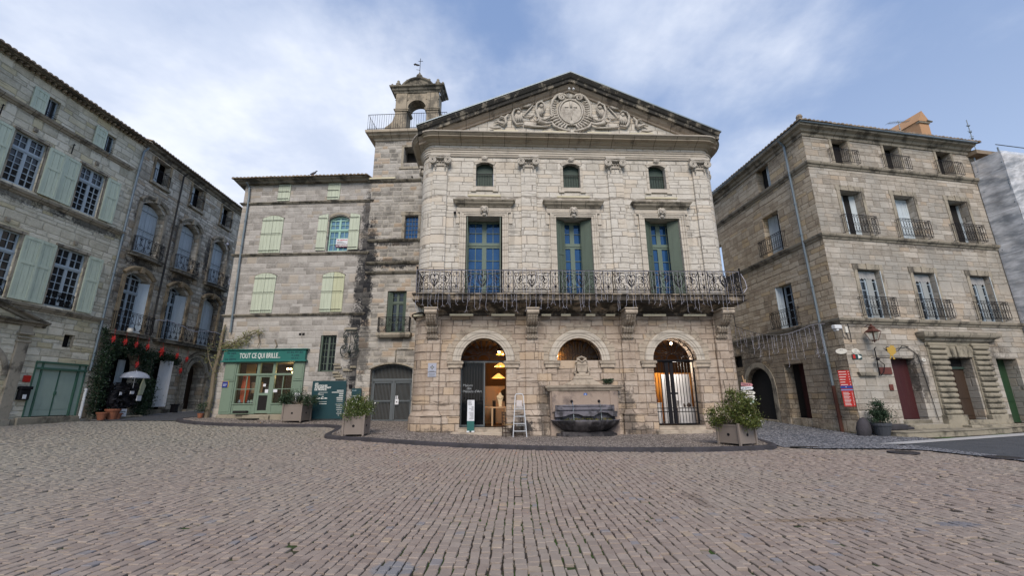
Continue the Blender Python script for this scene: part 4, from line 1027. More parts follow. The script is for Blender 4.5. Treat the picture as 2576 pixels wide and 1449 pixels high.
for xc, md in ((-4.03, 0), (.03, 1), (4.11, 2)):
    surround(xc); tall_window(xc, md)
    f = MB(); bars(f, -.39, .39, 0, 1.12, 2, 1, .03, fw=.04); f.prism(segp(-.38, .38, .7, 1.12, .18), -.045, -.03)
    f = f.build('small_window', DKGREEN, hall, loc=(xc, .30, 11.07))
    g = MB(); g.box(-.39, .39, -.03, .0, 0, 1.1); g.build('shutter_board', DKGREEN, f)
    g = MB()
    for i in range(7): g.tube([(-.36 + .12 * i, -.12, .02), (-.36 + .12 * i, -.12, .72)], .010, 4)
    g.tube([(-.39, -.12, .72), (.39, -.12, .72)], .018, 4); g.tube([(-.39, -.12, .05), (.39, -.12, .05)], .014, 4)
    g.build('window_grille', IRON, f)
    t_ = MB(); t_.box(xc - .50, xc + .50, -.05, .0, 10.86, 11.05); t_.box(xc - .62, xc - .38, -.07, .0, 10.78, 10.88); t_.box(xc + .38, xc + .62, -.07, .0, 10.78, 10.88); t_.box(xc - .40, xc + .40, -.06, .0, 10.84, 10.90)
    t_.arc(xc, 11.55, [(.74, 0), (.74, -.03), (.92, -.03), (.92, 0)], R(55), R(125), 10)
    t_.box(xc - .52, xc - .40, -.03, .01, 11.05, 12.1); t_.box(xc + .40, xc + .52, -.03, .01, 11.05, 12.1)
    t_.build('small_window_trim', TRIM, hall, bevel=.006)
    k_ = MB(); k_.ball((xc, -.06, 12.5), .12, 8, sy=.6)
    for sg in (-1, 1): k_.tube([(xc + sg * (.08 + p[0]), -.1, 12.5 + p[1]) for p in spiral(0, 0, .07, .02, 0, 1.2 * sg, 10)], .02, 4)
    k_.box(xc - .11, xc + .11, -.07, 0, 12.38, 12.6); k_.build('scroll_keystone', CARVE, hall, smooth=False)
    lightbar(hall, xc, 10.44, -.16, 1.5)
m = MB(); m.box(-5.40, -5.32, -.16, 0, 9.66, 9.72); m.box(-5.35, -5.28, -.22, -.1, 9.62, 9.70); m.build('small_camera', IRON, hall)

# balcony: slab, railing, consoles
bp = [(-7.12, 2.4), (-7.12, .9)] + [(-7.12 + .74 * (1 - math.cos(a)), .9 - .9 * math.sin(a)) for a in [PI / 2 * i / 6 for i in range(1, 7)]] + [(x, 0) for x in (-4, 0, 4)]
bp = bp[:-3] + [(-x, y) for x, y in reversed(bp[:-3])]
m = MB(); m.sweep(path, [(0, 4.98), (.10, 5.0), (.14, 5.08), (.20, 5.12)], ); m.build('balcony_cove', SLAB, hall)
fr_ = [(-6.95, 1.2), (-6.95, .3), (-6.72, -.0), (6.72, 0), (6.95, .3), (6.95, 1.2)]
m = MB(); m.sweep([(-5.82, 1.5), (-5.82, 0), (5.90, 0), (5.90, 1.5)], [(0, 5.10), (.22, 5.14), (.42, 5.26), (.62, 5.36), (.92, 5.38), (.94, 5.43), (1.04, 5.45), (1.05, 5.50), (.99, 5.53), (1.0, 5.66), (1.07, 5.68), (1.07, 5.73), (0, 5.74)])
m.build('balcony_slab', SLAB, hall)
def console(x):
    m = MB(); w_ = .21
    prof = [(0, 5.12), (-.92, 5.12), (-.94, 5.02), (-.88, 4.88), (-.80, 4.74), (-.68, 4.62), (-.52, 4.54), (-.42, 4.48), (-.44, 4.38), (-.36, 4.26), (-.24, 4.18), (-.22, 4.08), (-.16, 4.0), (0, 3.98)]
    m.sideprism(prof, x - w_, x + w_)
    for q in (-.16, -.055, .055, .16):
        m.tube([(x + q, y - .012, z) for y, z in prof[3:-1]], .042, 5)
    m.tube([(x - .25, -.90, 5.0), (x + .25, -.90, 5.0)], .10, 10); m.tube([(x - .26, -.37, 4.45), (x + .26, -.37, 4.45)], .06, 8); m.tube([(x - .25, -.18, 4.06), (x + .25, -.18, 4.06)], .055, 8)
    m.box(x - .27, x + .27, -.97, .0, 5.12, 5.17)
    for sg in (-1, 1): m.tube([(x + sg * .215, -.78 + p[0], 4.95 + p[1]) for p in spiral(0, 0, .13, .03, 0, 1.5, 14)], .02, 4)
    for k, (dx, z) in enumerate(((0, 3.93), (-.05, 3.86), (.05, 3.85), (0, 3.79), (.03, 3.73), (-.02, 3.68))): m.ball((x + dx, -.06, z), .05 - k * .003, 6)
    return m.build('balcony_console', TRIMG, hall)
for x in (-6.12, -2.0, 2.05, 6.12): console(x)
for x, L in ((-4.93, .98), (-3.2, .98), (-1.38, .4), (-.25 - .3, .4), (.5, .4), (1.35, .4), (2.95 + .3, .98), (5.0, .98)):
    lightbar(hall, x, 4.93, -.24, L)
lightbar(hall, -6.72, 4.93, -.10, .42, az=-20)

yr = -1.0; H0, H1 = 5.76, 6.70
def wide_panel(m, x0, x1, heavy=1.0):
    c = (x0 + x1) / 2; hw = (x1 - x0) / 2; z0, z1 = H0 + .04, H1 - .02; H = z1 - z0; r = .016 * heavy
    for x in (x0, x1): m.box(x - .016, x + .016, yr - .014, yr + .014, H0, H1)
    m.box(x0, x1, yr - .009, yr + .009, z0 + .07, z0 + .088)
    for sg in (-1, 1):
        def T(P, rr=r): m.tube([(c + sg * a * hw, yr, z0 + b * H) for a, b in P], rr, 4)
        T([(0, .28), (.10, .40), (.20, .55), (.235, .70), (.20, .82), (.12, .86), (.05, .82), (.015, .72)], r * 1.5)     # heart
        T([(0, .22), (.13, .36), (.27, .52), (.31, .72), (.27, .86)])
        for k in range(3): T([(0, .42 + .02 * k), (.05 + .03 * k, .55 - .0 * k), (.09 + .03 * k, .66 - .04 * k)], r * .8)
        for (cx0, cz0, r0, a0, tn) in ((.52, .33, .16, PI / 2, -1.5), (.30, .24, .11, PI, 1.4), (.46, .70, .12, -PI / 2, 1.4), (.82, .20, .11, PI, 1.3), (.80, .82, .11, 0, 1.3), (.70, .52, .13, PI, -1.4), (.62, .88, .07, 0, 1.2)):
            m.tube([(c + sg * (cx0 * hw + p[0]), yr, z0 + cz0 * H + p[1]) for p in spiral(0, 0, r0, r0 * .2, a0, tn, 15)], r, 4)
        T([(.97, .08), (.86, .3), (.93, .5), (.86, .72), (.97, .95)]); T([(.33, .12), (.6, .14), (.85, .09)]); T([(.08, .95), (.3, .90), (.55, .95), (.8, .93)])
        T([(.62, .5), (.68, .62), (.60, .78)], r * 2.2)
    m.ball((c, yr, z0 + .42 * H), .035, 6); m.tube([(c, yr, z0), (c, yr, z1)], r * .8, 4); m.ball((c, yr, z0 + .92 * H), .03, 6)
def narrow_panel(m, x0, x1):
    c = (x0 + x1) / 2; hw = (x1 - x0) / 2; z0, z1 = H0 + .04, H1 - .02; H = z1 - z0
    for x in (x0, x1): m.box(x - .016, x + .016, yr - .014, yr + .014, H0, H1)
    for sg in (-1, 1):
        def T(P, rr=.012): m.tube([(c + sg * a * hw, yr, z0 + b * H) for a, b in P], rr, 4)
        T([(.05, .95), (.5, .92), (.7, .80), (.35, .74), (.55, .66), (.62, .5), (.3, .36), (.1, .32)])
        m.tube([(c + sg * (.38 * hw + p[0]), yr, z0 + .18 * H + p[1]) for p in spiral(0, 0, .09, .02, PI / 2, 1.4 * sg, 14)], .012, 4)
    m.tube([(c, yr, z0), (c, yr, z1)], .01, 4)
    for q, r in ((.88, .045), (.6, .03), (.26, .055)): m.ball((c, yr, z0 + q * H), r, 6, sy=.5, sz=1.3)
rl = MB()
edges = [-6.70, -5.32, -4.92, -3.2, -2.8, -1.25, -.85, .95, 1.35, 2.9, 3.3, 5.0, 5.4, 6.78]
for i in range(len(edges) - 1): (wide_panel if i % 2 == 0 else narrow_panel)(rl, edges[i], edges[i + 1])
rl.box(-6.74, 6.82, yr - .03, yr + .03, H1, H1 + .035); rl.box(-6.74, 6.82, yr - .012, yr + .012, H0 + .02, H0 + .045)
for x in (-6.72, 6.80):
    rl.box(x - .02, x + .02, yr - .02, yr + .02, H0 - .02, H1 + .08); rl.ball((x, yr, H1 + .12), .045, 8)
    rl.box(x - .02, x + .02, yr, .5, H1 + .003, H1 + .037); rl.box(x - .012, x + .012, yr, .5, H0 + .02, H0 + .045)
    for k in range(7):
        y = yr + .13 + k * .18; rl.tube([(x, y, H0 + .03), (x, y, H1)], .012, 4)
        rl.tube([(x, y + .09 + p[0], H0 + .35 + .3 * (k % 2) + p[1]) for p in spiral(0, 0, .09, .02, 0, 1.4, 12)], .012, 4)
rl.build('balcony_railing', IRON, hall)

# archivolts and imposts
for xc, zi in ((-4.0, 1), (0, 1), (4.06, 1)):
    m = MB(); m.arc(xc, 3.1, [(.94, .05), (.94, -.05), (1.02, -.055), (1.03, -.075), (1.12, -.08), (1.13, -.10), (1.24, -.105), (1.28, -.07), (1.30, 0)], 0, PI, 32)
    m.build('archivolt', TRIM, hall)
    v = MB()
    for i in range(13):
        a0, a1 = PI * i / 13 + .008, PI * (i + 1) / 13 - .008; ro_ = 1.52 + (.10 if i % 2 else 0)
        v.prism([(xc + math.cos(q) * rr, 3.1 + math.sin(q) * rr) for q, rr in ((a0, 1.31), (a0, ro_), (a1, ro_), (a1, 1.31))], -.010 - .004 * (i % 3), .0)
    v.build('voussoirs', TRIMG, hall, bevel=.004)
    im = MB()
    for x0, x1 in ((xc - 1.42, xc - .90), (xc + .90, xc + 1.42)):
        im.cut().sweep([(x0, 0), (x0, -.06), (x1, -.06), (x1, 0)], [(0, 2.80), (.035, 2.81), (.035, 2.88), (.02, 2.90), (.05, 2.95), (.08, 2.98), (.08, 3.07), (0, 3.09)])
        im.box(x0, x1, -.06, .3, 2.80, 3.09)
        jb = MB(); jb.box(x0 + .06, x1 - .06, -.045, .02, .86, 2.80); jb.build('arch_pier', HALLG, hall, bevel=.012)
    im.each('impost', TRIMG, hall, bevel=.008)
# steps
st = MB(); st.box(-4.98, -3.02, -.10, .66, .26, .47); st.box(-5.25, -2.9, -.34, .0, -.3, .30); st.build('door_step', TRIMG, hall, bevel=.02)
st = MB(); st.box(3.1, 5.03, -.10, .66, .30, .47); st.box(2.95, 5.15, -.36, .0, .14, .31); st.box(2.8, 5.4, -.66, .0, -.3, .145); st.build('door_step', TRIMG, hall, bevel=.02)

def fanlight(xc, y):
    m = MB(); z = 3.12
    m.tube([(xc - .93, y, z), (xc + .93, y, z)], .03, 4)
    for sg in (-1, 1):
        for k, a in enumerate((8, 26, 44, 62, 80)):
            a = R(a); L = .84
            P = [(xc + sg * (.22 * math.cos(a) + q * (L - .22) * math.cos(a)), y, z + .12 + (.22 + q * (L - .30)) * math.sin(a) + .05 * math.sin(q * 6 + k)) for q in [i / 8 for i in range(9)]]
            m.tube(P, .014, 4)
            e = P[-1]; m.tube([(e[0] + p[0], y, e[2] + p[1]) for p in spiral(0, -.07, .07, .015, PI / 2, 1.3 * sg, 10)], .012, 4)
        for (cx0, cz0, r0) in ((.72, .15, .09), (.55, .42, .09), (.3, .6, .09), (.45, .12, .06)): m.tube([(xc + sg * cx0 + p[0], y, z + cz0 + p[1]) for p in spiral(0, 0, r0, .02, 0, 1.5 * sg, 12)], .012, 4)
    m.arc(xc, z + .02, [(.24, y - .015), (.27, y - .015), (.27, y + .01), (.24, y + .01)], 0, PI, 14)
    m.arc(xc, z + .0, [(.90, y - .02), (.94, y - .02), (.94, y + .02), (.90, y + .02)], 0, PI, 20)
    return m.build('fanlight_grille', IRON, hall)
fanlight(-4.0, .25); fanlight(0, .25); fanlight(4.06, .25)
# left door: glazed leaf with lettering, open bay showing the shop
def room(x0, x1, y0, y1, z0, z1, wm, fm, name):
    m = MB(); m.add([(x0, y1, z0), (x1, y1, z0), (x1, y1, z1), (x0, y1, z1), (x0, y0, z0), (x0, y0, z1), (x1, y0, z0), (x1, y0, z1)],
                    [(0, 1, 2, 3), (4, 0, 3, 5), (1, 6, 7, 2), (3, 2, 7, 5), (4, 6, 1, 0)])
    # pieces of the front wall that close the room beside the doorway
    return m.build(name, wm, hall)
room(-6.2, -2.2, .66, 4.6, .45, 4.2, BRWALL, BRWALL, 'left_room')
room(-1.6, 1.7, .52, 4.0, 2.6, 4.2, BRWALL, BRWALL, 'middle_room')
room(2.4, 6.7, .66, 4.2, .45, 4.2, BRWALL, BRWALL, 'right_room')
d1 = MB(); y = .5
d1.box(-4.94, -4.90, y - .03, y + .03, .47, 3.09); d1.box(-4.0, -3.94, y - .03, y + .03, .47, 3.09); d1.box(-4.90, -4.0, y - .03, y + .03, .47, .55); d1.box(-4.94, -3.06, y - .04, y + .04, 3.06, 3.14)
d1 = d1.build('glazed_door', GATE, hall)
g = MB(); g.box(-4.90, -4.0, y, y + .008, .55, 3.06); g.build('pane', glass('smoked_door_glass', (.003, .004, .006), spec=.2), d1)
g = MB()
for i in range(8): g.box(-4.86 + i * .115, -4.83 + i * .115, y - .02, y - .012, 1.5, 3.06)
g.build('vertical_blind', paint('dim_blind', (.012, .012, .014), rough=.6, dirt=0), d1)
text('Maison\n    des\nMétiers d\'Art', .145, d1, (-4.86, y - .025, 2.0), paint('dim_door_lettering', (.30, .32, .34), bump=0, dirt=0), spacing=.85)
# right door: barred gate
d3 = MB(); y = .35
for i in range(15):
    x = 3.15 + i * 1.82 / 14
    d3.tube([(x, y, .50), (x, y, 3.06)], .014 if i not in (0, 5, 7, 14) else .035, 4)
for z in (.52, 1.0, 1.14, 3.06): d3.box(3.13, 4.99, y - .018, y + .018, z - .018, z + .018)
d3.box(3.72, 3.88, y - .03, y + .03, .5, 3.06); d3.box(3.95, 4.05, y - .03, y + .03, .5, 3.06); d3.box(3.88, 4.2, y - .025, y + .025, 1.70, 1.78); d3.box(3.1, 5.02, y - .03, y + .03, 3.05, 3.13)
d3.build('barred_gate', IRON, hall)
# ------------------------------------------------------------------ inside the hall's ground floor
def plight(name, loc, e, c=(1, .62, .28), r=.1, parent=None):
    l = bpy.data.lights.new(name, 'POINT'); l.energy = e; l.color = c; l.shadow_soft_size = r
    o = bpy.data.objects.new(name, l); col.objects.link(o); o.parent = parent; o.location = loc; return o
hm = Matrix.Translation((2.7966, 18.1319, 0)) @ Matrix.Rotation(R(2.7), 4, 'Z')
def hw_(x, y, z): return tuple(hm @ Vector((x, y, z)))
def pendant(x, y, z, lb, r=.30):
    e = empty('pendant_lamp', hw_(x, y, z), 2.7); tag(e, lb, 'lamp', 'glowing conical lamps in the left arch')
    m = MB(); m.lathe([(r, 0), (r * .7, .07), (r * .35, .15), (.04, .2), (.0, .2)], 20); m.build('shade', SHADEY, e, smooth=True)
    m = MB(); m.tube([(0, 0, .2), (0, 0, 4.1 - z)], .008, 4); m.build('cord', IRON, e)
    m = MB(); m.ball((0, 0, .06), .05, 8); m.build('bulb', LAMPY, e)
    plight('bulb_light', (0, 0, -.03), 7, parent=e)
pendant(-3.36, 1.5, 2.47, 'lowest glowing conical lamp hanging in the left arch, in front of two others')
pendant(-3.25, 2.6, 3.05, 'middle glowing conical lamp, half hidden by the right side of the left arch')
pendant(-3.12, 3.6, 3.72, 'highest and farthest glowing conical lamp at the arch edge', .34)
def spot(x, y, z, lb):
    e = empty('ceiling_spot', hw_(x, y, z)); tag(e, lb, 'lamp')
    m = MB(); m.ball((0, 0, 0), .055, 10); m.build('bulb', LAMPY, e, smooth=True); m = MB(); m.tube([(0, .02, .03), (0, .1, .25)], .02, 5); m.build('stem', IRON, e)
    plight('spot_light', (0, .0, -.12), 2.0, parent=e)
spot(-3.34, 1.3, 3.6, 'round bright bulb behind the fanlight of the left arch')
spot(4.6, 1.5, 4.0, 'round bright bulb behind the top of the right fanlight')
e = empty('wall_lamp', hw_(-.84, .75, 3.35)); tag(e, 'bright small lamp at the left end of the half-round middle window', 'lamp')
m = MB(); m.ball((0, 0, 0), .05, 8); m.build('bulb', LAMPY, e); plight('lamp_light', (.05, .06, .0), 6, parent=e)
m = MB(); m.tube([(0, 0, 0), (0, .4, .1)], .012, 4); m.build('arm', IRON, e)
m = MB(); rg = random.Random(4)
for i in range(16): x = -.92 + i * .118; m.box(x, x + .10, 0, .012 + rg.random() * .02, 3.12, 4.05)
cb = m.build('curtain', paint('bronze_curtain', (.12, .07, .03), rough=.5, dirt=.2), None); cb.matrix_world = hm @ Matrix.Translation((0, .95, 0))
tag(cb, 'brown pleated curtain behind the half-round window over the fountain', 'curtain')
def table(x, y, w_, lb):
    e = empty('display_table', hw_(x, y, .47), 2.7); tag(e, lb, 'table', 'pale wooden tables in the left arch')
    m = MB(); m.box(-w_ / 2, w_ / 2, -.25, .25, .72, .77); m.build('table_top', PALEW, e)
    for a in (-1, 1):
        for b in (-1, 1):
            m = MB(); m.box(a * (w_ / 2 - .03) - .035, a * (w_ / 2 - .03) + .035, b * .21 - .035, b * .21 + .035, 0, .72); m.build('leg', PALEW, e)
table(-3.35, 1.05, .62, 'nearer pale wooden table carrying the necklace bust, in the left arch'); table(-4.0, 1.7, .8, 'farther pale wooden table partly behind the glazed leaf')
e = empty('necklace_bust', hw_(-3.30, 1.0, 1.24), 2.7); tag(e, 'cream necklace bust standing on the pale table in the left arch', 'display bust')
m = MB(); m.prism([(-.05, 0), (.07, 0), (.09, .22), (.15, .44), (.06, .50), (.05, .58), (-.05, .58), (-.06, .50), (-.15, .44), (-.08, .22)], -.05, .03); m.build('bust', paint('cream_velvet', (.62, .48, .30)), e, bevel=.012)
m = MB()
for i in range(7): a = -1.2 + i * .4; m.ball((.10 * math.sin(a), -.065, .42 - .1 * math.cos(a)), .014, 5)
m.build('beads', IRON, e)
m = MB(); m.box(-4.0, -3.05, 2.4, 2.44, .5, 2.15); o = m.build('display_screen', paint('tan_panel', (.30, .20, .12)), None); o.matrix_world = hm; tag(o, 'tan upright panel at the back of the left shop room', 'panel')
m = MB(); m.lathe([(0, -.02), (.28, -.02), (.28, .02), (0, .02)], 20); o = m.build('round_mirror', DARK, None); o.matrix_world = hm @ Matrix.Translation((-3.0, 2.35, 1.75)) @ Matrix.Rotation(PI / 2, 4, 'X'); tag(o, 'dark round disc on the tan panel in the left arch', 'wall disc')
m = MB(); m.box(-3.62, -3.48, 2.1, 2.25, .5, 1.5); o = m.build('black_pedestal', DARK, None); o.matrix_world = hm; tag(o, 'tall black pedestal between the tan panel and the tables', 'pedestal')
# right room: orange wall, white panel, white plinths with pots
m = MB(); m.box(2.5, 6.6, 3.0, 3.06, .47, 2.75); o = m.build('orange_partition', ORWALL, None); o.matrix_world = hm; tag(o, 'lit orange partition wall seen through the barred gate', 'partition')
m = MB(); m.box(3.98, 5.28, 1.5, 1.56, .47, 2.60); o = m.build('white_display_board', WHWALL, None); o.matrix_world = hm; tag(o, 'tall white display board behind the barred gate', 'display board')
def plinth(x0, x1, y0, y1, z0, z1, name, lb):
    m = MB(); m.box(x0, x1, y0, y1, z0, z1); m.box(x0 - .02, x1 + .02, y0 - .02, y1 + .02, z1, z1 + .035); o = m.build(name, WHWALL, None, bevel=.006); o.matrix_world = hm; tag(o, lb, 'display plinth', 'white display plinths'); return o
plinth(4.40, 5.20, .95, 1.3, .47, 1.12, 'display_plinth', 'wide low white plinth right of the gate bars'); plinth(3.3, 3.7, 1.0, 1.35, .47, 1.32, 'display_plinth', 'narrow white plinth at the left edge of the barred gate')
plinth(4.46, 4.66, 1.0, 1.2, 1.16, 1.42, 'display_plinth', 'small white block standing on the wide plinth')
for x, y, z, s_, c_name, lb in ((3.5, 1.15, 1.36, 1.5, TERRA, 'brown pot on the narrow white plinth'), (4.95, 1.1, 1.16, 1, DWOOD, 'small dark bowl on the wide white plinth'), (4.78, 1.2, 1.16, .8, DWOOD, 'little dark cup right of the white block')):
    m = MB(); m.lathe([(0, 0), (.05 * s_, 0), (.09 * s_, .06 * s_), (.07 * s_, .14 * s_), (.04 * s_, .17 * s_), (.05 * s_, .19 * s_), (0, .17 * s_)], 14); o = m.build('pot', c_name, None, smooth=True); o.matrix_world = hm @ Matrix.Translation((x, y, z)); tag(o, lb, 'pot')
plight('right_room_light', hw_(4.3, .85, 2.95), 34, (1, .9, .8)); plight('right_room_back_light', hw_(4.0, 2.3, 3.0), 26, (1, .6, .25)); plight('left_room_back_light', hw_(-3.4, 3.0, 3.0), 14, (1, .6, .25))

# ------------------------------------------------------------------ GREY HOUSE with the shop
gh = empty('grey_stone_house', (-14.9, 22.0, 0), -2.5)
tag(gh, 'grey stone house with pale green shutters above the green shopfront', 'house')
gz_base = .3
holes = [segp(4.93, 6.07, 9.33, 11.2, .2), {'p': rect(5.16, 5.98, 2.95, 4.79), 'd': .22}, {'p': rect(.55, 4.45, .9, 3.46), 'd': .35}]
wall([(-.1, -.2), (7.15, -.2), (7.15, 13.45), (-.1, 13.45)], holes, .25).build('front_wall', GREY, gh)
m = MB(); m.add([(-.1, 0, -.2), (-.1, 9, -.2), (-.1, 9, 13.45), (-.1, 0, 13.45)], [(0, 1, 2, 3)]); m.add([(-.1, 9, -.2), (12, 9, -.2), (12, 9, 13.45), (-.1, 9, 13.45)], [(0, 1, 2, 3)]); m.build('side_wall', GREY, gh)
for z, x1 in ((12.25, 7.22), (9.22, 7.2), (5.9, 7.25)):
    m = MB(); m.sweep([(-.12, .3), (-.12, 0), (x1, 0), (x1, .1)], [(0, z - .10), (.05, z - .09), (.07, z - .04), (.11, z - .02), (.11, z + .03), (0, z + .06)]); m.build('string_course', LEDGE, gh)
m = MB(); m.sweep([(-.45, .9), (-.28, -.12), (6.95, -.12)], [(-.1, 13.36), (.10, 13.38), (.16, 13.46), (.30, 13.50), (.34, 13.56), (-.1, 13.58)]); m.build('eave_cornice', LEDGE, gh)
tileroof(gh, -.55, 6.95, -.5, 4.5, 13.58, 14.9)
m = MB(); m.add([(-.6, -.5, 13.56), (-.6, 8, 13.56), (3, 4.5, 14.9)], [(0, 1, 2)]); m.build('roof_hip', TILE, gh)
pipe(gh, [(.15, -.35, 13.4), (.2, -.12, 13.2), (.25, -.10, 12.6), (.3, -.10, 9), (.42, -.10, 5.0)], .05, ZINC)
def closed_pair(xc, z0, h, w_, mat1, mat2, arch=.16, y=-.02):
    s_ = empty('shuttered_window', (xc, y, z0), parent=gh)
    shutter_leaf(w_ / 2 - .005, h, mat1, s_, loc=(-w_ / 2, 0, 0), arch=(0, arch)); 
    l = shutter_leaf(w_ / 2 - .005, h, mat2, s_, loc=(.005, 0, 0), arch=(arch, 0))
    m = MB(); m.tube([(q, .0, h + arch * (1 - (2 * q / w_) ** 2) + .02) for q in np.linspace(-w_ / 2 - .03, w_ / 2 + .03, 9)], .022, 4); m.build('arch_shadow_lip', LEDGE, s_)
    return s_
closed_pair(1.80, 9.31, 2.0, 1.18, GREEN, GREEN); closed_pair(1.83, 6.0, 2.0, 1.16, GREEN, GREEN); closed_pair(5.52, 6.0, 1.98, 1.18, GREEN, GREENB)
for xc in (2.2, 5.03): shutter_leaf(.70, 1.02, GREEN, gh, loc=(xc - .35, -.02, 12.36))
w_ = casement(gh, 5.5, 9.36, 1.10, 1.82, y=.2, mat=MINTW, gl=GLASSL, trans=.32, cols=2, rows=3, fw=.055, arch=.18)
shutter_leaf(.52, 1.98, GREEN, gh, loc=(4.36, -.05, 9.38), arch=(0, .12), az=3); shutter_leaf(.56, 1.98, GREEN, gh, loc=(6.12, -.05, 9.38), arch=(.12, 0), az=-3)
m = MB(); m.arc(5.5, 10.68, [(.78, 0), (.78, -.03), (.9, -.03), (.9, 0)], R(48), R(132), 10, sx=1.0); m.build('window_arch_trim', LEDGEW, gh)
sg_ = empty('for_sale_sign', tuple((Matrix.Translation((-14.9, 22, 0)) @ Matrix.Rotation(R(-2.5), 4, 'Z')) @ Vector((5.72, .12, 9.58))), -2.5)
tag(sg_, 'small white and red A VENDRE sign in the aqua arched window', 'sign')
m = MB(); m.box(-.34, .34, -.012, 0, .17, .5); m.build('white_board', PAPER, sg_); m = MB(); m.box(-.35, .35, -.014, 0, 0, .165); m.build('purple_strip', paint('sign_purple', (.12, .02, .06), bump=0), sg_)
text('A VENDRE', .14, sg_, (-.31, -.02, .085), LETW, sx=.95, bold=.004); scribble(sg_, -.28, .28, .38, .07, -.016, paint('sign_red', (.45, .08, .08), bump=0))
m = MB()
for k in range(3): m.box(-.28, .22 - k * .1, -.016, -.012, .22 + k * .045, .235 + k * .045)
m.build('small_print', LETB, sg_)
casement(gh, 5.57, 2.98, .78, 1.78, y=.17, mat=OLIVE, gl=GLASSD, trans=0, cols=2, rows=5, fw=.05, leaves=2)
m = MB(); m.box(5.20, 5.28, .0, .16, 2.97, 4.76); m.build('window_jamb', OLIVE, gh)
m = MB(); m.box(4.0, 4.12, -.02, .0, 4.80, 4.92); m.box(4.17, 4.29, -.02, 0, 4.80, 4.92); m.build('wall_vent', DARK, gh)
# shopfront
sf = MB()
sf.box(.45, 1.05, -.10, .1, .95, 3.50); sf.box(4.0, 4.52, -.10, .1, .95, 3.50)
for (a, b, z0, z1) in ((1.05, 1.13, .95, 3.5), (2.10, 2.24, .95, 3.5), (2.90, 3.04, .95, 3.5), (3.93, 4.0, .95, 3.5)): sf.box(a, b, -.06, .08, z0, z1)
sf.box(1.05, 4.0, -.08, .08, 2.80, 2.90); sf.box(1.05, 4.0, -.06, .08, 3.42, 3.5); sf.box(1.13, 2.10, -.05, .08, .95, 1.42); sf.box(3.04, 3.93, -.05, .08, .95, 1.42)
sf.box(1.05, 2.14, -.09, .08, 1.40, 1.46); sf.box(3.0, 4.0, -.09, .08, 1.40, 1.46)
for a, b in ((.52, .98), (4.06, 4.46)):
    sf.box(a, b, -.12, -.10, 1.05, 2.5); sf.box(a, b, -.12, -.10, 2.62, 3.4); sf.box(a - .03, b + .03, -.14, -.10, 2.53, 2.59)
for a, b in ((1.2, 2.03), (3.1, 3.86)): sf.box(a, b, -.065, -.05, 1.02, 1.34)
sf = sf.build('shopfront', SAGE, gh, bevel=.008)
m = MB()
for x in (1.62, 3.48): m.box(x - .02, x + .02, -.03, .02, 1.46, 2.80)
for a, b in ((1.13, 2.1), (3.04, 3.93)): m.box(a, b, -.032, .02, 2.12, 2.16)
m.split('glazing_bar', SAGE, sf)
d_ = MB(); d_.box(2.24, 2.34, -.04, .03, .98, 2.80); d_.box(2.80, 2.90, -.04, .03, .98, 2.80); d_.box(2.34, 2.80, -.04, .03, .98, 1.12); d_.box(2.34, 2.80, -.04, .03, 1.83, 1.95); d_.box(2.34, 2.80, -.04, .03, 2.72, 2.80)
d_.build('shop_door', SAGE, sf)
m = MB(); m.box(1.13, 3.93, .05, .058, 1.0, 3.45); m.build('shop_glass', CLEAR, sf)
m = MB(); m.box(2.34, 2.80, -.01, .04, 1.12, 1.83); m.build('door_lower_panel', DARK, sf)
m = MB(); m.add([(.6, 2.6, .9), (4.4, 2.6, .9), (4.4, 2.6, 3.46), (.6, 2.6, 3.46), (.6, .35, .9), (.6, .35, 3.46), (4.4, .35, .9), (4.4, .35, 3.46)], [(0, 1, 2, 3), (4, 0, 3, 5), (1, 6, 7, 2), (3, 2, 7, 5), (4, 6, 1, 0)]); m.build('shop_interior', paint('dim_shop_wall', (.10, .075, .05), var=.5, scale=2.5, dirt=.4), gh)
m = MB(); m.sweep([(.30, .05), (.30, -.20), (4.58, -.20), (4.58, .05)], [(-.1, 3.46), (.05, 3.47), (.05, 3.52), (0, 3.54), (0, 3.56)]); m.box(.33, 4.55, -.19, .05, 3.50, 4.06); m.box(.25, 4.66, -.26, .05, 4.06, 4.10)
sb = m.build('sign_board', SIGNT, gh, bevel=.004)
text('TOUT CE QUI BRILLE...', .36, sb, (1.18, -.205, 3.76), LETW, sx=.58, bold=.002)
scribble(sb, .52, .98, 3.86, .09, -.197, LETD, 1); scribble(sb, .62, .85, 3.73, .06, -.197, LETD, 2); scribble(sb, .45, 1.0, 3.57, .09, -.197, LETD, 3); scribble(sb, 3.6, 4.42, 3.88, .09, -.197, LETD, 4); scribble(sb, 3.85, 4.25, 3.73, .08, -.197, LETD, 5); scribble(sb, 3.85, 4.2, 3.59, .08, -.197, LETD, 6)
m = MB(); m.box(.5, 4.55, -.30, .0, .3, .93); m.box(1.9, 3.2, -.42, -.3, .3, .90); m.build('shop_sill', BLOCK, gh, bevel=.03, segs=2)
ghm = Matrix.Translation((-14.9, 22, 0)) @ Matrix.Rotation(R(-2.5), 4, 'Z')
def gw(x, y, z): return tuple(ghm @ Vector((x, y, z)))
def prop(name, mb, mat, mtx, lb, cat, grp=None, **k):
    o = mb.build(name, mat, None, **k); o.matrix_world = mtx; tag(o, lb, cat, grp); return o
T_ = Matrix.Translation
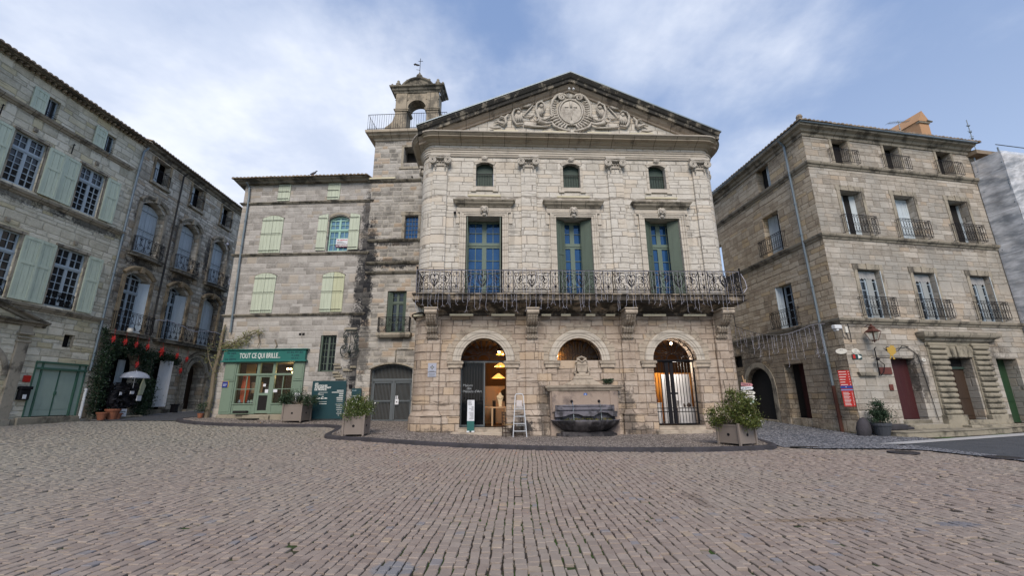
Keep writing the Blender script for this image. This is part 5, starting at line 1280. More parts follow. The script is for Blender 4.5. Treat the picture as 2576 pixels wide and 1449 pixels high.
# things in the shop window
m = MB(); m.tube([(0, 0, 0), (.02, .02, .7), (0, 0, 1.35)], [.16, .20, .14], 7); prop('red_cloth', m, paint('orange_red_cloth', (.50, .09, .03)), ghm @ T_((1.33, .35, 1.5)), 'orange-red hanging cloth at the left of the shop window', 'cloth')
m = MB(); m.box(-.3, .3, -.02, .02, 0, .55); m.box(-.24, .24, -.03, -.02, .06, .49); prop('picture_frame', m, PALEW, ghm @ T_((1.78, .6, 1.95)), 'wooden picture frame behind the left shop window', 'picture frame')
m = MB(); m.box(-.25, .25, -.01, .01, 0, .5); prop('orange_poster', m, ORWALL, ghm @ T_((1.42, .5, 2.92)), 'orange poster in the top left shop pane', 'poster')
m = MB(); m.lathe([(0, .0), (.14, .02), (.20, .12), (.16, .24), (.06, .34), (.02, .4)], 12); prop('copper_vase', m, DWOOD, ghm @ T_((2.55, .4, 1.98)), 'dark copper vase behind the glass of the shop door', 'vase', smooth=True)
rg = random.Random(9)
jar_l = ['silver jug low in the left shop window, nearest the pillar', 'green glass bowl low in the left shop window', 'small silver cup beside the green bowl', 'clear glass dish at the bottom right of the left window', 'white ornament low in the right shop window', 'glass dish at the bottom right of the right window']
for i, (x, c2) in enumerate(((1.25, ALU), (1.85, GREENL), (1.7, ALU), (2.0, ENAMEL), (3.35, ENAMEL), (3.7, ALU))):
    s2 = rg.uniform(.8, 1.3); m = MB(); m.lathe([(0, 0), (.05 * s2, .01), (.08 * s2, .07), (.05 * s2, .13 * s2), (.07 * s2, .17 * s2)], 10)
    prop('ornament', m, c2, ghm @ T_((x, .22, 1.46)), jar_l[i], 'ornament', 'ornaments in the shop window', smooth=True)
e = empty('chandelier', gw(3.42, .9, 3.1), -2.5); tag(e, 'lit chandelier with amber shades behind the top right shop pane', 'chandelier')
m = MB(); m.tube([(0, 0, 0), (0, 0, .35)], .015, 5); m.tube([(-.3, 0, .05), (0, 0, -.08), (.3, 0, .05)], .012, 4); m.tube([(0, -.25, .0), (0, 0, -.08), (0, .3, .05)], .012, 4); m.build('arms', IRON, e)
for x, y, z in ((-.3, 0, .08), (.3, 0, .08), (0, -.25, .05), (.0, 0, -.1)): m = MB(); m.ball((x, y, z), .06, 8, sz=.8); m.build('amber_shade', LAMPY, e, smooth=True)
plight('chandelier_light', (0, -.05, -.25), 22, parent=e)
m = MB(); m.ball((0, 0, 0), .035, 8); m.tube([(0, 0, 0), (0, 0, -.3)], .01, 4); prop('candle_lamp', m, LAMPY, ghm @ T_((3.66, .9, 2.05)), 'tiny amber lamp in the lower right shop pane', 'lamp')
for x, z, w2, h2, lb in ((2.56, 2.26, .13, .13, 'white notice taped high on the shop door'), (2.70, 1.92, .16, .2, 'pale notice low on the shop door glass'), (3.14, 1.98, .2, .17, 'white paper in the lower left of the right shop pane')):
    m = MB(); m.box(-w2 / 2, w2 / 2, -.004, 0, 0, h2); m.box(-w2 * .35, w2 * .3, -.006, -.004, h2 * .3, h2 * .36); m.box(-w2 * .35, w2 * .35, -.006, -.004, h2 * .6, h2 * .68)
    prop('paper_notice', m, PAPER, ghm @ T_((x, -.02, z)), lb, 'notice', 'papers on the shop front')
e = empty('blue_plaque', gw(.62, -.125, 2.25), -2.5); tag(e, 'small dark blue plaque with a yellow rim on the shopfront pillar', 'sign')
m = MB(); m.box(-.17, .17, -.01, .0, -.02, .30); m.build('yellow_rim', YEL, e); m = MB(); m.box(-.15, .13, -.02, -.01, -.02, .26); m.build('blue_field', BLUES, e)
m = MB(); m.box(-.1, .08, -.024, -.02, .12, .14); m.box(-.1, .04, -.024, -.02, .06, .075); m.build('lettering', LETW, e)
e = empty('notice_case', gw(4.36, -.13, 1.35), -2.5); tag(e, 'white notice above a yellow strip on the right shop pillar, beside the planter', 'notice')
m = MB(); m.box(-.14, .15, -.03, 0, .12, .58); m.build('white_sheet', PAPER, e); m = MB(); m.box(-.19, .14, -.05, .0, -.16, .04); m.build('yellow_strip', paint('lime_yellow', (.5, .55, .05)), e)
m = MB()
for k in range(4): m.box(-.1, .1 - .03 * k, -.034, -.03, .2 + k * .07, .215 + k * .07)
m.build('lettering', LETB, e)
for i, (x, w2) in enumerate(((1.5, .34), (2.05, .42))):
    m = MB(); m.box(-w2, w2, -.25, .25, 0, .03) if i else m.box(-w2, w2, -.1, .1, 0, .12)
    prop('door_mat', m, DARK, ghm @ T_((x + .3, -.55 if i else -.42, G(*gw(x, -.5, 0)[:2]) + (.105 if i else .35))), ['dark cushion lying on the shop sill', 'flat black mat in front of the shop sill'][i], 'mat', bevel=.02)
# the info panels
e = empty('information_panel', gw(5.9, -.10, .70), -2.5); tag(e, 'large petrol blue information panel listing art workshops, left of the ironwork', 'sign')
m = MB(); m.box(-.85, .85, -.03, .0, 0, 1.80); m.build('board', PANEL, e, bevel=.004)
text('LES\nBOUTIQUES\nATELIERS D\'ART\nDE FRANCE', .115, e, (-.72, -.036, 1.52), LETW, bold=.003, spacing=.82)
text('Maison', .10, e, (-.52, -.036, 1.16), LETW); scribble(e, -.32, -.2, 1.03, .05, -.036, LETW, 3); scribble(e, -.52, -.05, .93, .075, -.036, LETW, 4)
m = MB(); rg = random.Random(2)
for k in range(13):
    z = 1.32 - k * .085 + (-.05 if k > 6 else 0); L = rg.uniform(.22, .6) if k in (1, 7) else rg.uniform(.2, .34); m.box(.74 - L, .74, -.036, -.03, z, z + (.03 if k < 6 else .016))
m.box(-.5, -.05, -.036, -.03, 1.24, 1.255); m.box(-.5, -.05, -.036, -.03, .80, .815); m.box(-.42, -.05, -.036, -.03, .70, .725); m.build('lettering_lines', LETW, e)
e = empty('information_panel', gw(7.28, -.10, 1.30), -2.5); tag(e, 'small petrol blue information panel between the large one and the grey gate', 'sign')
m = MB(); m.box(-.24, .24, -.03, .0, 0, .83); m.build('board', PANEL, e); scribble(e, -.2, .0, .70, .05, -.036, paint('pale_blue_lettering', (.3, .4, .45), bump=0), 5)
m = MB(); m.box(-.2, -.02, -.036, -.03, .38, .40); m.box(-.2, .02, -.036, -.03, .46, .475); m.build('lettering_lines', LETW, e)
m = MB(); m.box(-.07, .07, -.06, 0, 0, .17); prop('letter_slot', m, IRON, ghm @ T_((6.92, -.02, 2.15)), 'small black box on the wall right of the large panel', 'box')
# wrought ironwork ornament on the stained wall
m = MB(); y = -.16
ix, iz = 6.76, 4.35
for sg in (-1, 1):
    def tb(P, r=.022): m.tube([(ix + sg * a, y, iz + b) for a, b in P], r, 4)
    tb([(.05, .62), (.25, .60), (.35, .52), (.36, .38), (.26, .3)]); m.tube([(ix + sg * (.30 + p[0]), y, iz + .32 + p[1]) for p in spiral(0, 0, .11, .03, PI / 2, -1.4 * sg, 14)], .026, 4)
    tb([(.16, .6), (.12, .4), (.2, .2), (.28, .05), (.2, -.05)]); m.tube([(ix + sg * (.27 + p[0]), y, iz + .1 + p[1]) for p in spiral(0, 0, .10, .02, -PI / 2, 1.4 * sg, 14)], .022, 4)
    tb([(.12, -.08), (.35, -.12), (.45, -.28), (.45, -.48), (.34, -.64), (.15, -.72), (0, -.70)], .026); m.tube([(ix + sg * (.30 + p[0]), y, iz - .24 + p[1]) for p in spiral(0, 0, .12, .03, 0, -1.3 * sg, 14)], .03, 4)
    for a in (10, 35, 60, 85, -20, -50): m.tube([(ix, y, iz - .42), (ix + sg * .36 * math.cos(R(a)), y, iz - .42 + .30 * math.sin(R(a)))], .012, 4)
m.tube([(ix - .28, y, iz + .66), (ix + .28, y, iz + .66)], .03, 5); m.tube([(ix, y, iz + .7), (ix, y, iz - .72)], .016, 4); m.ball((ix, y - .02, iz - .42), .09, 8, sz=1.4)
for z in (.5, -.5): m.tube([(ix, y, iz + z), (ix, .0, iz + z)], .015, 4)
o = m.build('wrought_iron_ornament', IRONG, None); o.matrix_world = ghm; tag(o, 'greenish black wrought iron scroll ornament on the soot-stained wall', 'ironwork')
m = MB(); rg = random.Random(12)
for k in range(11):
    x = rg.uniform(6.1, 7.0); z = 2.55 + .14 * (k // 2) + rg.uniform(-.02, .02); m.box(x - rg.uniform(.1, .28), x + rg.uniform(.1, .25), -rg.uniform(.03, .10), .02, z, z + rg.uniform(.07, .12))
m.build('broken_stones', BLOCK, gh, bevel=.02, segs=2)
m = MB(); m.box(6.35, 7.0, -.06, .01, 5.02, 5.16); m.build('pale_stone_block', LEDGEW, gh, bevel=.01)

# ------------------------------------------------------------------ TOWER HOUSE with the bell gable
tw = empty('tower_house', (-14.9, 22.0, 0), -2.5)
tag(tw, 'narrow grey stone stair tower topped by a stone bell gable', 'tower')
holes = [{'p': segp(7.86, 9.97, .3, 3.05, .28), 'd': .35}, {'p': rect(8.46, 9.46, 4.88, 7.05), 'd': .28}, {'p': rect(9.14, 9.86, 9.96, 11.26), 'd': .18}, {'p': rect(8.85, 9.78, 14.5, 15.5), 'd': .7}]
wall([(7.15, -.2), (11.4, -.2), (11.4, 16.3), (7.15, 16.3)], holes, .3, y0=-.02).build('front_wall', TOWER, tw)
m = MB(); m.add([(7.15, -.02, 12), (7.15, 4, 12), (7.15, 4, 16.3), (7.15, -.02, 16.3)], [(0, 1, 2, 3)]); m.add([(11.4, -.02, 0), (11.4, 4, 0), (11.4, 4, 16.3), (11.4, -.02, 16.3)], [(0, 1, 2, 3)]); m.add([(7.15, 4, 12), (11.4, 4, 12), (11.4, 4, 16.3), (7.15, 4, 16.3)], [(0, 1, 2, 3)]); m.build('side_wall', TOWER, tw)
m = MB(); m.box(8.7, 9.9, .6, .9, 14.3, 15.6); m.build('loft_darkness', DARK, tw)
cp = [(7.15, 4.0), (7.15, -.02), (11.4, -.02), (11.4, 4.0)]
m = MB(); m.sweep(cp, [(0, 15.92), (.06, 15.95), (.08, 16.05), (.18, 16.10), (.30, 16.14), (.34, 16.22), (.46, 16.26), (.48, 16.40), (0, 16.45)]); m.build('tower_cornice', CORN, tw)
for z, a, b, mt in ((13.42, 7.0, 11.4, LEDGE), (9.88, 7.3, 11.4, LEDGE), (8.62, 7.3, 11.4, LEDGE), (8.08, 7.35, 11.4, LEDGE)):
    m = MB(); m.sweep([(a, .0), (a, -.02), (b, -.02), (b, .0)], [(0, z - .12), (.06, z - .10), (.12, z - .03), (.14, z + .02), (0, z + .05)]); m.build('string_course', mt, tw)
for (a, b, z0, z1, ht) in ((8.62, 10.0, 14.1, 14.25, 0), (8.9, 10.1, 11.28, 11.5, 0)):
    m = MB(); m.box(a, b, -.07, .0, z0, z1); m.build('window_sill' if ht == 0 and z0 > 14 else 'lintel', LEDGEW, tw, bevel=.01)
m = MB(); m.box(8.98, 9.13, -.05, .0, 9.95, 11.28); m.box(9.87, 10.0, -.05, 0, 9.95, 11.28); m.box(8.72, 8.84, -.05, 0, 14.25, 15.6); m.box(8.72, 9.9, -.05, .0, 15.5, 15.64); m.split('window_jamb', LEDGEW, tw)
m = MB(); m.box(7.0, 8.5, -.20, -.1, 13.45, 13.55); m.build('light_bar', CREAMB, tw); m = MB(); m.ball((9.4, -.06, 13.6), .05, 6); m.build('small_lamp', IRON, tw)
m = MB(); bars(m, 9.14, 9.86, 9.96, 11.26, 4, 5, .018, .12, .15, fw=.02); b_ = m.build('leaded_window', GATE, tw); g = MB(); g.box(9.14, 9.86, .15, .16, 9.96, 11.26); g.build('pane', GLASSB, b_)
f = casement(tw, 8.96, 4.9, .98, 2.13, y=.25, mat=OLIVE, gl=GLASSD, trans=.26, cols=1, rows=3, fw=.06)
shutter_leaf(.26, 2.12, OLIVE, f, loc=(-.49, -.2, 0), az=35, style='plain'); shutter_leaf(.26, 2.12, OLIVE, f, loc=(.49, -.2, 0), az=145, style='plain')
m = MB(); m.box(8.1, 9.85, -.36, .0, 4.70, 4.83); m.sweep([(8.2, 0), (8.2, -.26), (9.75, -.26), (9.75, 0)], [(0, 4.58), (.04, 4.62), (.08, 4.70), (0, 4.70)]); m.build('balcony_slab', LEDGEW, tw)
flat_railing(1.58, .78, 'scroll', .30, IRON, tw, (8.96, -.02, 4.84))
# gate
m = MB(); y = .28
m.box(7.86, 7.94, y - .04, y + .03, .5, 3.1); m.box(9.89, 9.97, y - .04, y + .03, .5, 3.1); m.box(7.86, 9.97, y - .05, y + .03, 2.48, 2.60); m.box(8.93, 9.03, y - .05, y + .03, .5, 2.48)
m.tube([(x, y, 3.0 + .27 * (1 - ((x - 8.915) / 1.055) ** 2)) for x in np.linspace(7.88, 9.95, 12)], .04, 4)
gt = m.build('gate', GATE, tw)
for x0, x1, yy in ((9.03, 9.89, y), (7.94, 8.93, y + .0)):
    l = MB(); l.box(x0, x0 + .07, yy - .03, yy + .02, .55, 2.46); l.box(x1 - .07, x1, yy - .03, yy + .02, .55, 2.46); l.box(x0, x1, yy - .03, yy + .02, .55, .64); l.box(x0, x1, yy - .03, yy + .02, 2.38, 2.46); l.box(x0, x1, yy - .03, yy + .02, 1.48, 1.56)
    for i in range(1, 14): xx = x0 + (x1 - x0) * i / 14; l.box(xx - .010, xx + .010, yy - .01, yy + .01, .6, 2.4)
    l.build('gate_leaf', GATE, gt)
l = MB()
for i in range(1, 30): xx = 7.9 + 2.05 * i / 30; l.box(xx - .009, xx + .009, y - .01, y + .01, 2.6, 3.0 + .24 * (1 - ((xx - 8.915) / 1.055) ** 2))
l.build('gate_transom_bars', GATE, gt)
m = MB(); m.add([(7.86, .34, .3), (9.97, .34, .3), (9.97, .34, 3.4), (7.86, .34, 3.4)], [(0, 1, 2, 3)]); m.build('gate_backing', paint('dim_gate_backing', (.035, .03, .024), var=.4), tw)
m = MB(); m.arc(8.915, .75, [(2.56, -.02), (2.56, -.05), (2.62, -.05), (2.62, -.02)], R(64), R(116), 12); m.build('gate_arch_edge', LEDGEW, tw)
m = MB(); m.box(9.1, 9.95, -.06, -.02, 3.98, 4.03); m.box(9.06, 9.11, -.06, -.02, 3.4, 4.03); m.build('wall_moulding', LEDGE, tw)
e = empty('paper_notice', gw(9.2, .2, 1.35), -2.5); tag(e, 'white paper notice taped to the grey gate', 'notice')
m = MB(); m.box(-.09, .09, -.005, 0, 0, .26); m.box(-.07, -.03, -.005, 0, .27, .42); m.box(.0, .05, -.005, 0, .27, .42); m.build('sheet', PAPER, e); m = MB(); m.ball((0, -.008, .12), .035, 8, sy=.1); m.build('print', LETB, e)
# bell gable
BG = trimstone('bell_gable_stone', (.36, .31, .24), dark=(.05, .05, .045), k=.6, thr=(.46, .62), jx=.7)
cx_ = 9.38
m = MB(); y0, y1 = .15, .95
prof = [(7.55, 16.4), (7.55, 16.75), (7.75, 16.9), (7.95, 17.1), (8.06, 17.4), (8.10, 17.62), (8.10, 19.05), (10.66, 19.05), (10.66, 17.62), (10.70, 17.4), (10.81, 17.1), (11.0, 16.9), (11.2, 16.75), (11.2, 16.4)]
hole = archp(8.80, 9.97, 16.0, 17.98, .55, 14)
poly = prof[:7] + prof[7:] ; 
outer = [(7.55, 16.0), (8.80, 16.0)] + [hole[-1]] + [p for p in reversed(hole[2:-1])] + [(9.97, 16.0), (11.2, 16.0)] + [(11.2, 16.75), (11.0, 16.9), (10.81, 17.1), (10.70, 17.4), (10.66, 17.62), (10.66, 19.05), (8.10, 19.05), (8.10, 17.62), (8.06, 17.4), (7.95, 17.1), (7.75, 16.9), (7.55, 16.75)]
tri = tessellate_polygon([[Vector((x, z, 0)) for x, z in outer]]); n = len(outer)
m.add([(x, y0, z) for x, z in outer] + [(x, y1, z) for x, z in outer], [tuple(t_) for t_ in tri] + [(c + n, b + n, a + n) for a, b, c in tri] + [(i, (i + 1) % n, n + (i + 1) % n, n + i) for i in range(n)])
m.build('bell_gable', BG, tw, loc=(0, 0, .22))
m = MB()
for x0, x1 in ((8.02, 8.92), (9.84, 10.74)):
    m.box(x0, x1, y0 - .08, y1 + .06, 17.88, 17.96); m.box(x0 + .04, x1 - .04, y0 - .05, y1 + .04, 17.80, 17.88); m.box(x0 + .05, x1 - .05, y0 - .04, y0 + .05, 18.55, 18.60)
    m.box(x0 + .12, x1 - .12, y0 - .05, y0 + .02, 17.98, 19.0)
m.arc(cx_, 17.98, [(.585, y0 + .02), (.52, y0 - .04), (.70, y0 - .05), (.72, y0 + .02)], 0, PI, 18)
m.build('pier_mouldings', BG, tw, bevel=.01, loc=(0, 0, .22))
m = MB(); m.sweep([(8.06, y1), (8.06, y0), (10.7, y0), (10.7, y1), (8.06, y1)], [(0, 19.0), (.05, 19.02), (.08, 19.10), (.16, 19.16), (.20, 19.28), (.30, 19.32), (.32, 19.40), (0, 19.44)]); m.build('gable_cornice', LEDGE, tw, loc=(0, 0, .22))
m = MB(); m.arc(cx_, 18.93, [(.75, y0 + .1), (.75, y0 - .0), (.98, y0 - .05), (1.05, y0 - .14), (1.12, y0 - .16), (1.14, y1 + .05), (.75, y1)], R(28), R(152), 18, sx=1.0); m.prism([(cx_ - .9, 19.4)] + [(cx_ + .8 * math.cos(R(a)), 18.93 + .8 * math.sin(R(a))) for a in range(140, 39, -10)] + [(cx_ + .9, 19.4)], y0 + .06, y1 - .05)
m.build('curved_pediment', LEDGE, tw, loc=(0, 0, .22))
m = MB()
for x, s2 in ((8.15, 1.0), (10.55, 1.0)): m.lathe([(0, 19.42), (.13 * s2, 19.42), (.13 * s2, 19.52), (.06, 19.56), (.15 * s2, 19.72), (.15 * s2, 19.8), (.05, 19.9), (.09, 19.97), (0, 20.08)], 10, c=(x, y0 + .1))
for x in (7.86, 10.9): m.lathe([(0, 19.40), (.06, 19.40), (.05, 19.5), (.08, 19.58), (0, 19.68)], 8, c=(x, y0 - .1))
m.lathe([(0, 20.0), (.22, 20.0), (.22, 20.12), (.12, 20.16), (.2, 20.3), (.17, 20.42), (.07, 20.5), (.05, 20.62), (0, 20.64)], 12, c=(cx_, y0 + .2))
for a in (55, 125): m.ball((cx_ + 1.15 * math.cos(R(a)), y0, 18.93 + 1.2 * math.sin(R(a))), .09, 6)
m.build('urn_finials', LEDGE, tw, smooth=True, loc=(0, 0, .22))
m = MB(); m.tube([(cx_, y0 + .2, 20.6), (cx_, y0 + .2, 21.75)], .018, 5); m.tube([(cx_ - .12, y0 + .2, 21.55), (cx_ + .16, y0 + .2, 21.55)], .014, 4)
m.prism([(cx_ - .42, 21.36), (cx_ - .30, 21.42), (cx_ - .22, 21.36), (cx_ - .04, 21.30), (cx_ - .04, 21.22), (cx_ - .2, 21.22), (cx_ - .3, 21.28), (cx_ - .36, 21.26)], y0 + .19, y0 + .21); m.tube([(cx_ - .22, y0 + .2, 20.95), (cx_ + .02, y0 + .2, 20.9)], .012, 4)
m.build('weather_vane', IRON, tw, loc=(0, 0, .15))
m = MB(); zr0, zr1 = 16.45, 17.42; yf = -.42; xa, xb = 6.78, 11.3
for z in (zr0 + .05, zr1): m.tube([(xa, 1.2, z), (xa, yf, z), (xb, yf, z), (xb, 1.2, z)], .016, 4)
n = 34
for i in range(n + 1): x = xa + (xb - xa) * i / n; m.tube([(x, yf, zr0), (x, yf, zr1)], .009, 4)
for i in range(7): m.tube([(xa, yf + i * .25, zr0), (xa, yf + i * .25, zr1)], .009, 4); m.tube([(xb, yf + i * .25, zr0), (xb, yf + i * .25, zr1)], .009, 4)
m.build('roof_railing', IRON, tw)
# ------------------------------------------------------------------ LEFT HOUSE (long front running towards the camera)
lh = empty('left_house', (-20, 20.5, 0), 88)
tag(lh, 'large pale stone house with mint shutters at the left edge', 'house')
lhm = T_((-20, 20.5, 0)) @ Matrix.Rotation(R(88), 4, 'Z')
NB = 6; P_ = 2.68
holes = []
for k in range(NB):
    c = -1.96 - k * P_
    holes.append({'p': rect(c - .58, c + .58, 10.17, 12.38), 'd': .16})
    if k < 8: holes.append({'p': rect(c - .62, c + .62, 5.62, 8.28), 'd': .16})
    holes.append({'p': rect(c + .12 - (.02), c + .62, 13.58, 14.55), 'd': .22})
holes += [{'p': rect(-1.40, -.93, 3.95, 4.53), 'd': .3}, {'p': archp(-5.55, -3.35, .5, 2.62, 1.05), 'd': .4}]
holes.append({'p': rect(-2.2, -.12, .97, 3.26), 'd': .18})
wall([(-32, -.4), (.12, -.4), (.12, 15.2), (-32, 15.2)], holes, .2).build('front_wall', LEFTS, lh)
m = MB(); m.add([(-32, 0, -1), (-32, 10, -1), (-32, 10, 15), (-32, 0, 15)], [(0, 1, 2, 3)]); m.add([(.12, 0, 10), (.12, 10, 10), (.12, 10, 15.2), (.12, 0, 15.2)], [(0, 1, 2, 3)]); m.add([(-32, 10, -1), (.12, 10, -1), (.12, 10, 15), (-32, 10, 15)], [(0, 1, 2, 3)]); m.build('other_walls', LEFTS, lh)
for z, b in ((13.46, -.35), (9.96, -.02), (5.46, .0)):
    m = MB(); m.sweep([(-32, 0), (b, 0), (b + .001, .1)], [(0, z - .16), (.05, z - .14), (.08, z - .08), (.14, z - .05), (.16, z + .0), (.18, z + .05), (0, z + .08)]); m.build('string_course', LEDGEW, lh)
m = MB()
for i in range(130): x = -28 + i * .217; m.ball((x, -.12, 15.1), .075, 6, sy=1.6)
m.build('eave_tile_ends', TILE, lh)
m = MB(); m.box(-32, .15, -.30, .1, 15.16, 15.21); m.build('eave_board', LEDGE, lh)
tileroof(lh, -30, .1, -.42, 4.5, 15.23, 16.6, step=.22)
def left_win(c, z, w_, h, sh_w, name='window'):
    f = casement(lh, c, z, w_, h, y=.12, mat=BLUEF, gl=GLASSD, trans=.30, cols=2, rows=5, tr=2, fw=.06, bw=.03)
    shutter_leaf(sh_w, h + .02, GREENL, f, loc=(-w_ / 2 - .10 - sh_w, -.16, -.01), style='plain', az=1.5); shutter_leaf(sh_w, h + .02, GREENL, f, loc=(w_ / 2 + .10, -.16, -.01), style='plain', az=-2)
    m = MB(); m.box(-w_ / 2 - .12, -w_ / 2 - .01, -.16, -.12, 0, h + .08); m.box(w_ / 2 + .01, w_ / 2 + .12, -.16, -.12, 0, h + .08); m.box(-w_ / 2 - .14, w_ / 2 + .14, -.20, -.12, h, h + .12); m.box(-.08, .08, -.19, -.14, h + .30, h + .48)
    m.build('window_surround', LEDGEW, f); return f
f1 = left_win(-1.96, 10.18, 1.14, 2.18, .66); f2 = left_win(-1.96, 5.63, 1.22, 2.64, .68)
m = MB()
for i in range(1): flat_railing(1.24, .62, 'scroll', .0, IRON, f2, (0, -.06, .02), name='window_grille', r=.014)
f3 = MB(); bars(f3, -.25, .25, 0, .95, 2, 1, .02, fw=.04); f3 = f3.build('attic_window', BLUEF, lh, loc=(-1.59, .2, 13.6)); g = MB(); g.box(-.25, .25, .004, .01, 0, .95); g.build('pane', GLASSD, f3)
shutter_leaf(.56, 1.0, GREENL, f3, loc=(-.83, -.24, -.02), style='plain', az=1)
m = MB(); m.tube([(-.24, -.18, .12), (.24, -.18, .12)], .012, 4); m.tube([(-.24, -.18, .22), (.24, -.18, .22)], .012, 4); m.build('guard_bar', IRON, f3)
for k in range(1, NB):
    for f, zz in ((f1, 10.18), (f2, 5.63)): copy_tree(f, lh, (-1.96 - k * P_, .12, zz))
    copy_tree(f3, lh, (-1.59 - k * P_, .2, 13.6))
m = MB()
for x in (-3.15, -5.9): m.tube([(x, -.06, 12.55), (x, -.08, 13.05)], .022, 5); m.tube([(x - .05, -.08, 12.98), (x + .05, -.08, 13.02)], .02, 4).cut()
m.each('iron_wall_tie', IRON, lh)
pipe(lh, [(.22, -.22, 15.0), (.10, -.12, 14.7), (.06, -.10, 13), (.04, -.10, 5.2), (.02, -.10, 3.0)], .055, ZINC); pipe(lh, [(.02, -.12, 2.2), (.02, -.12, .85)], .06, WHITEP, 'lower_downpipe')
# small square window, garage, portal, boxes
m = MB(); m.box(-1.40, -.93, .28, .3, 3.95, 4.53); m.build('dark_pane', DARK, lh); m = MB(); m.box(-1.02, -.94, .02, .06, 3.95, 4.5); m.build('small_shutter', BLOCK, lh)
m = MB(); m.box(-2.2, -1.98, .02, .14, 1.0, 3.0); m.box(-.34, -.12, .02, .14, 1.0, 3.0); m.box(-2.2, -.12, .02, .12, 3.02, 3.22)
gd = m.build('garage_frame', TEAL, lh)
m = MB(); m.box(-2.24, -.06, -.06, .1, 2.93, 3.01); m.box(-2.24, -.06, -.07, .1, 3.2, 3.27); m.box(-1.97, -1.90, -.01, .12, .98, 3.2); m.box(-.42, -.35, -.01, .12, .98, 3.2); m.box(-2.24, -2.19, -.03, .12, .97, 3.2); m.box(-.13, -.08, -.03, .12, .97, 3.2); m.build('dark_frame_trim', TEALD, gd)
for a, b in ((-1.90, -1.17), (-1.15, -.42)):
    d = MB(); d.box(a, b, .06, .11, 1.0, 2.93); d.box(a + .03, b - .03, .045, .06, 1.28, 2.88); d.box(a + .02, b - .02, .04, .06, 1.02, 1.22); d.build('door_leaf', TEAL, gd)
m = MB(); m.box(-1.175, -1.145, .03, .08, 1.0, 2.93); m.box(-1.21, -1.12, .0, .05, 1.88, 2.02); m.build('door_latch', TEALD, gd)
m = MB(); m.box(-2.5, .05, -.16, .12, .4, .97); m.box(-4.6, -2.5, -.1, .1, .3, .93); m.build('door_step', BLOCK, lh, bevel=.03, segs=2)
pt = MB()
for x in (-3.17, -5.85 + .12):
    pt.box(x, x + .42, -.10, .02, .4, 3.95); pt.box(x - .04, x + .46, -.14, .02, 3.95, 4.03); pt.box(x - .02, x + .44, -.12, .02, 4.12, 4.18); pt.box(x - .06, x + .48, -.17, .02, 4.27, 4.36); pt.box(x, x + .42, -.1, .02, 4.36, 4.72); pt.box(x - .05, x + .47, -.16, .02, .4, .9)
pt.arc(-4.45, 2.62, [(1.10, .0), (1.10, -.05), (1.22, -.07), (1.30, -.05), (1.32, 0)], 0, PI, 24, sx=1)
pt.build('portal_pilasters', LEDGEW, lh, bevel=.01)
pd = MB(); pd.sweep([(-6.5, 0), (-6.5, -.05), (-2.55, -.05), (-2.55, 0)], [(0, 4.62), (.08, 4.66), (.10, 4.72), (.24, 4.78), (.26, 4.84), (0, 4.86)])
for sg in (-1, 1):
    pr = [(0, -.22), (.10, -.20), (.12, -.12), (.26, -.06), (.28, 0), (0, 0)]; vs = []
    for x, z in ((-4.5 + sg * 2.2, 4.84), (-4.5, 5.56)):
        for o_, dz in pr: vs.append((x, -o_, z + dz))
    k = len(pr); pd.add(vs, [(j, k + j, k + j + 1, j + 1) for j in range(k - 1)])
pd.build('portal_pediment', LEDGE, lh)
m = MB(); m.box(-5.5, -3.4, .36, .4, .5, 3.8); m.build('portal_door', REDD, lh); m = MB(); m.box(-5.5, -3.4, .28, .36, 2.5, 2.62); m.build('door_transom', LEDGE, lh)
def lprop(name, mb, mat, x, y, z, lb, cat, grp=None, **k): return prop(name, mb, mat, lhm @ T_((x, y, z)), lb, cat, grp, **k)
m = MB(); m.box(-.14, .14, -.04, 0, 0, .27); lprop('red_box', m, REDS, -2.43, 0, 2.38, 'small bright red box on the wall left of the teal garage door', 'box', bevel=.01)
e = empty('mailbox', tuple(lhm @ Vector((-2.45, 0, 1.66))), 88); tag(e, 'black mailbox with a white label, below the red box', 'mailbox')
m = MB(); m.box(-.19, .19, -.16, 0, 0, .42); m.box(-.22, .22, -.20, 0, .42, .55); m.build('body', IRON, e, bevel=.02); m = MB(); m.box(-.08, .05, -.17, -.16, .05, .22); m.build('label', PAPER, e)

# ------------------------------------------------------------------ STREET HOUSE with three bays of arched windows
sh = empty('street_house', (-20, 20.5, 0), 92); shm = T_((-20, 20.5, 0)) @ Matrix.Rotation(R(92), 4, 'Z')
tag(sh, 'weathered dark stone house with three bays of arched windows and iron balconies', 'house')
BX = (1.66, 4.66, 7.70)
holes = []
for c in BX:
    holes.append({'p': rect(c - .53, c + .53, 13.55, 14.98), 'd': .35}); holes.append({'p': segp(c - .80, c + .80, 9.25, 11.95, .42), 'd': .42}); holes.append({'p': segp(c - .82, c + .82, 5.05, 7.85, .42), 'd': .42})
holes += [{'p': archp(.72, 2.8, 1.0, 3.3, .9), 'd': .4}, {'p': segp(3.75, 5.35, 1.1, 3.75, .4), 'd': .4}, {'p': archp(6.72, 8.18, 1.1, 3.35, .68), 'd': .7}]
wall([(.12, .3), (14, .3), (14, 15.4), (.12, 15.4)], holes, .4).build('front_wall', STREETS, sh)
m = MB(); m.add([(14, 0, 0), (14, 8, 0), (14, 8, 15.4), (14, 0, 15.4)], [(0, 1, 2, 3)]); m.build('side_wall', STREETS, sh)
m = MB(); m.sweep([(.12, 0), (14, 0)], [(0, 15.05), (.06, 15.08), (.12, 15.2), (.26, 15.26), (.3, 15.36), (0, 15.4)]); m.build('eave_cornice', LEDGE, sh)
tileroof(sh, .2, 14, -.42, 4.5, 15.40, 16.7)
pipe(sh, [(3.15, -.32, 15.1), (3.12, -.12, 14.9), (3.1, -.10, 9), (3.06, -.10, 4.8)], .05, ZINCD)
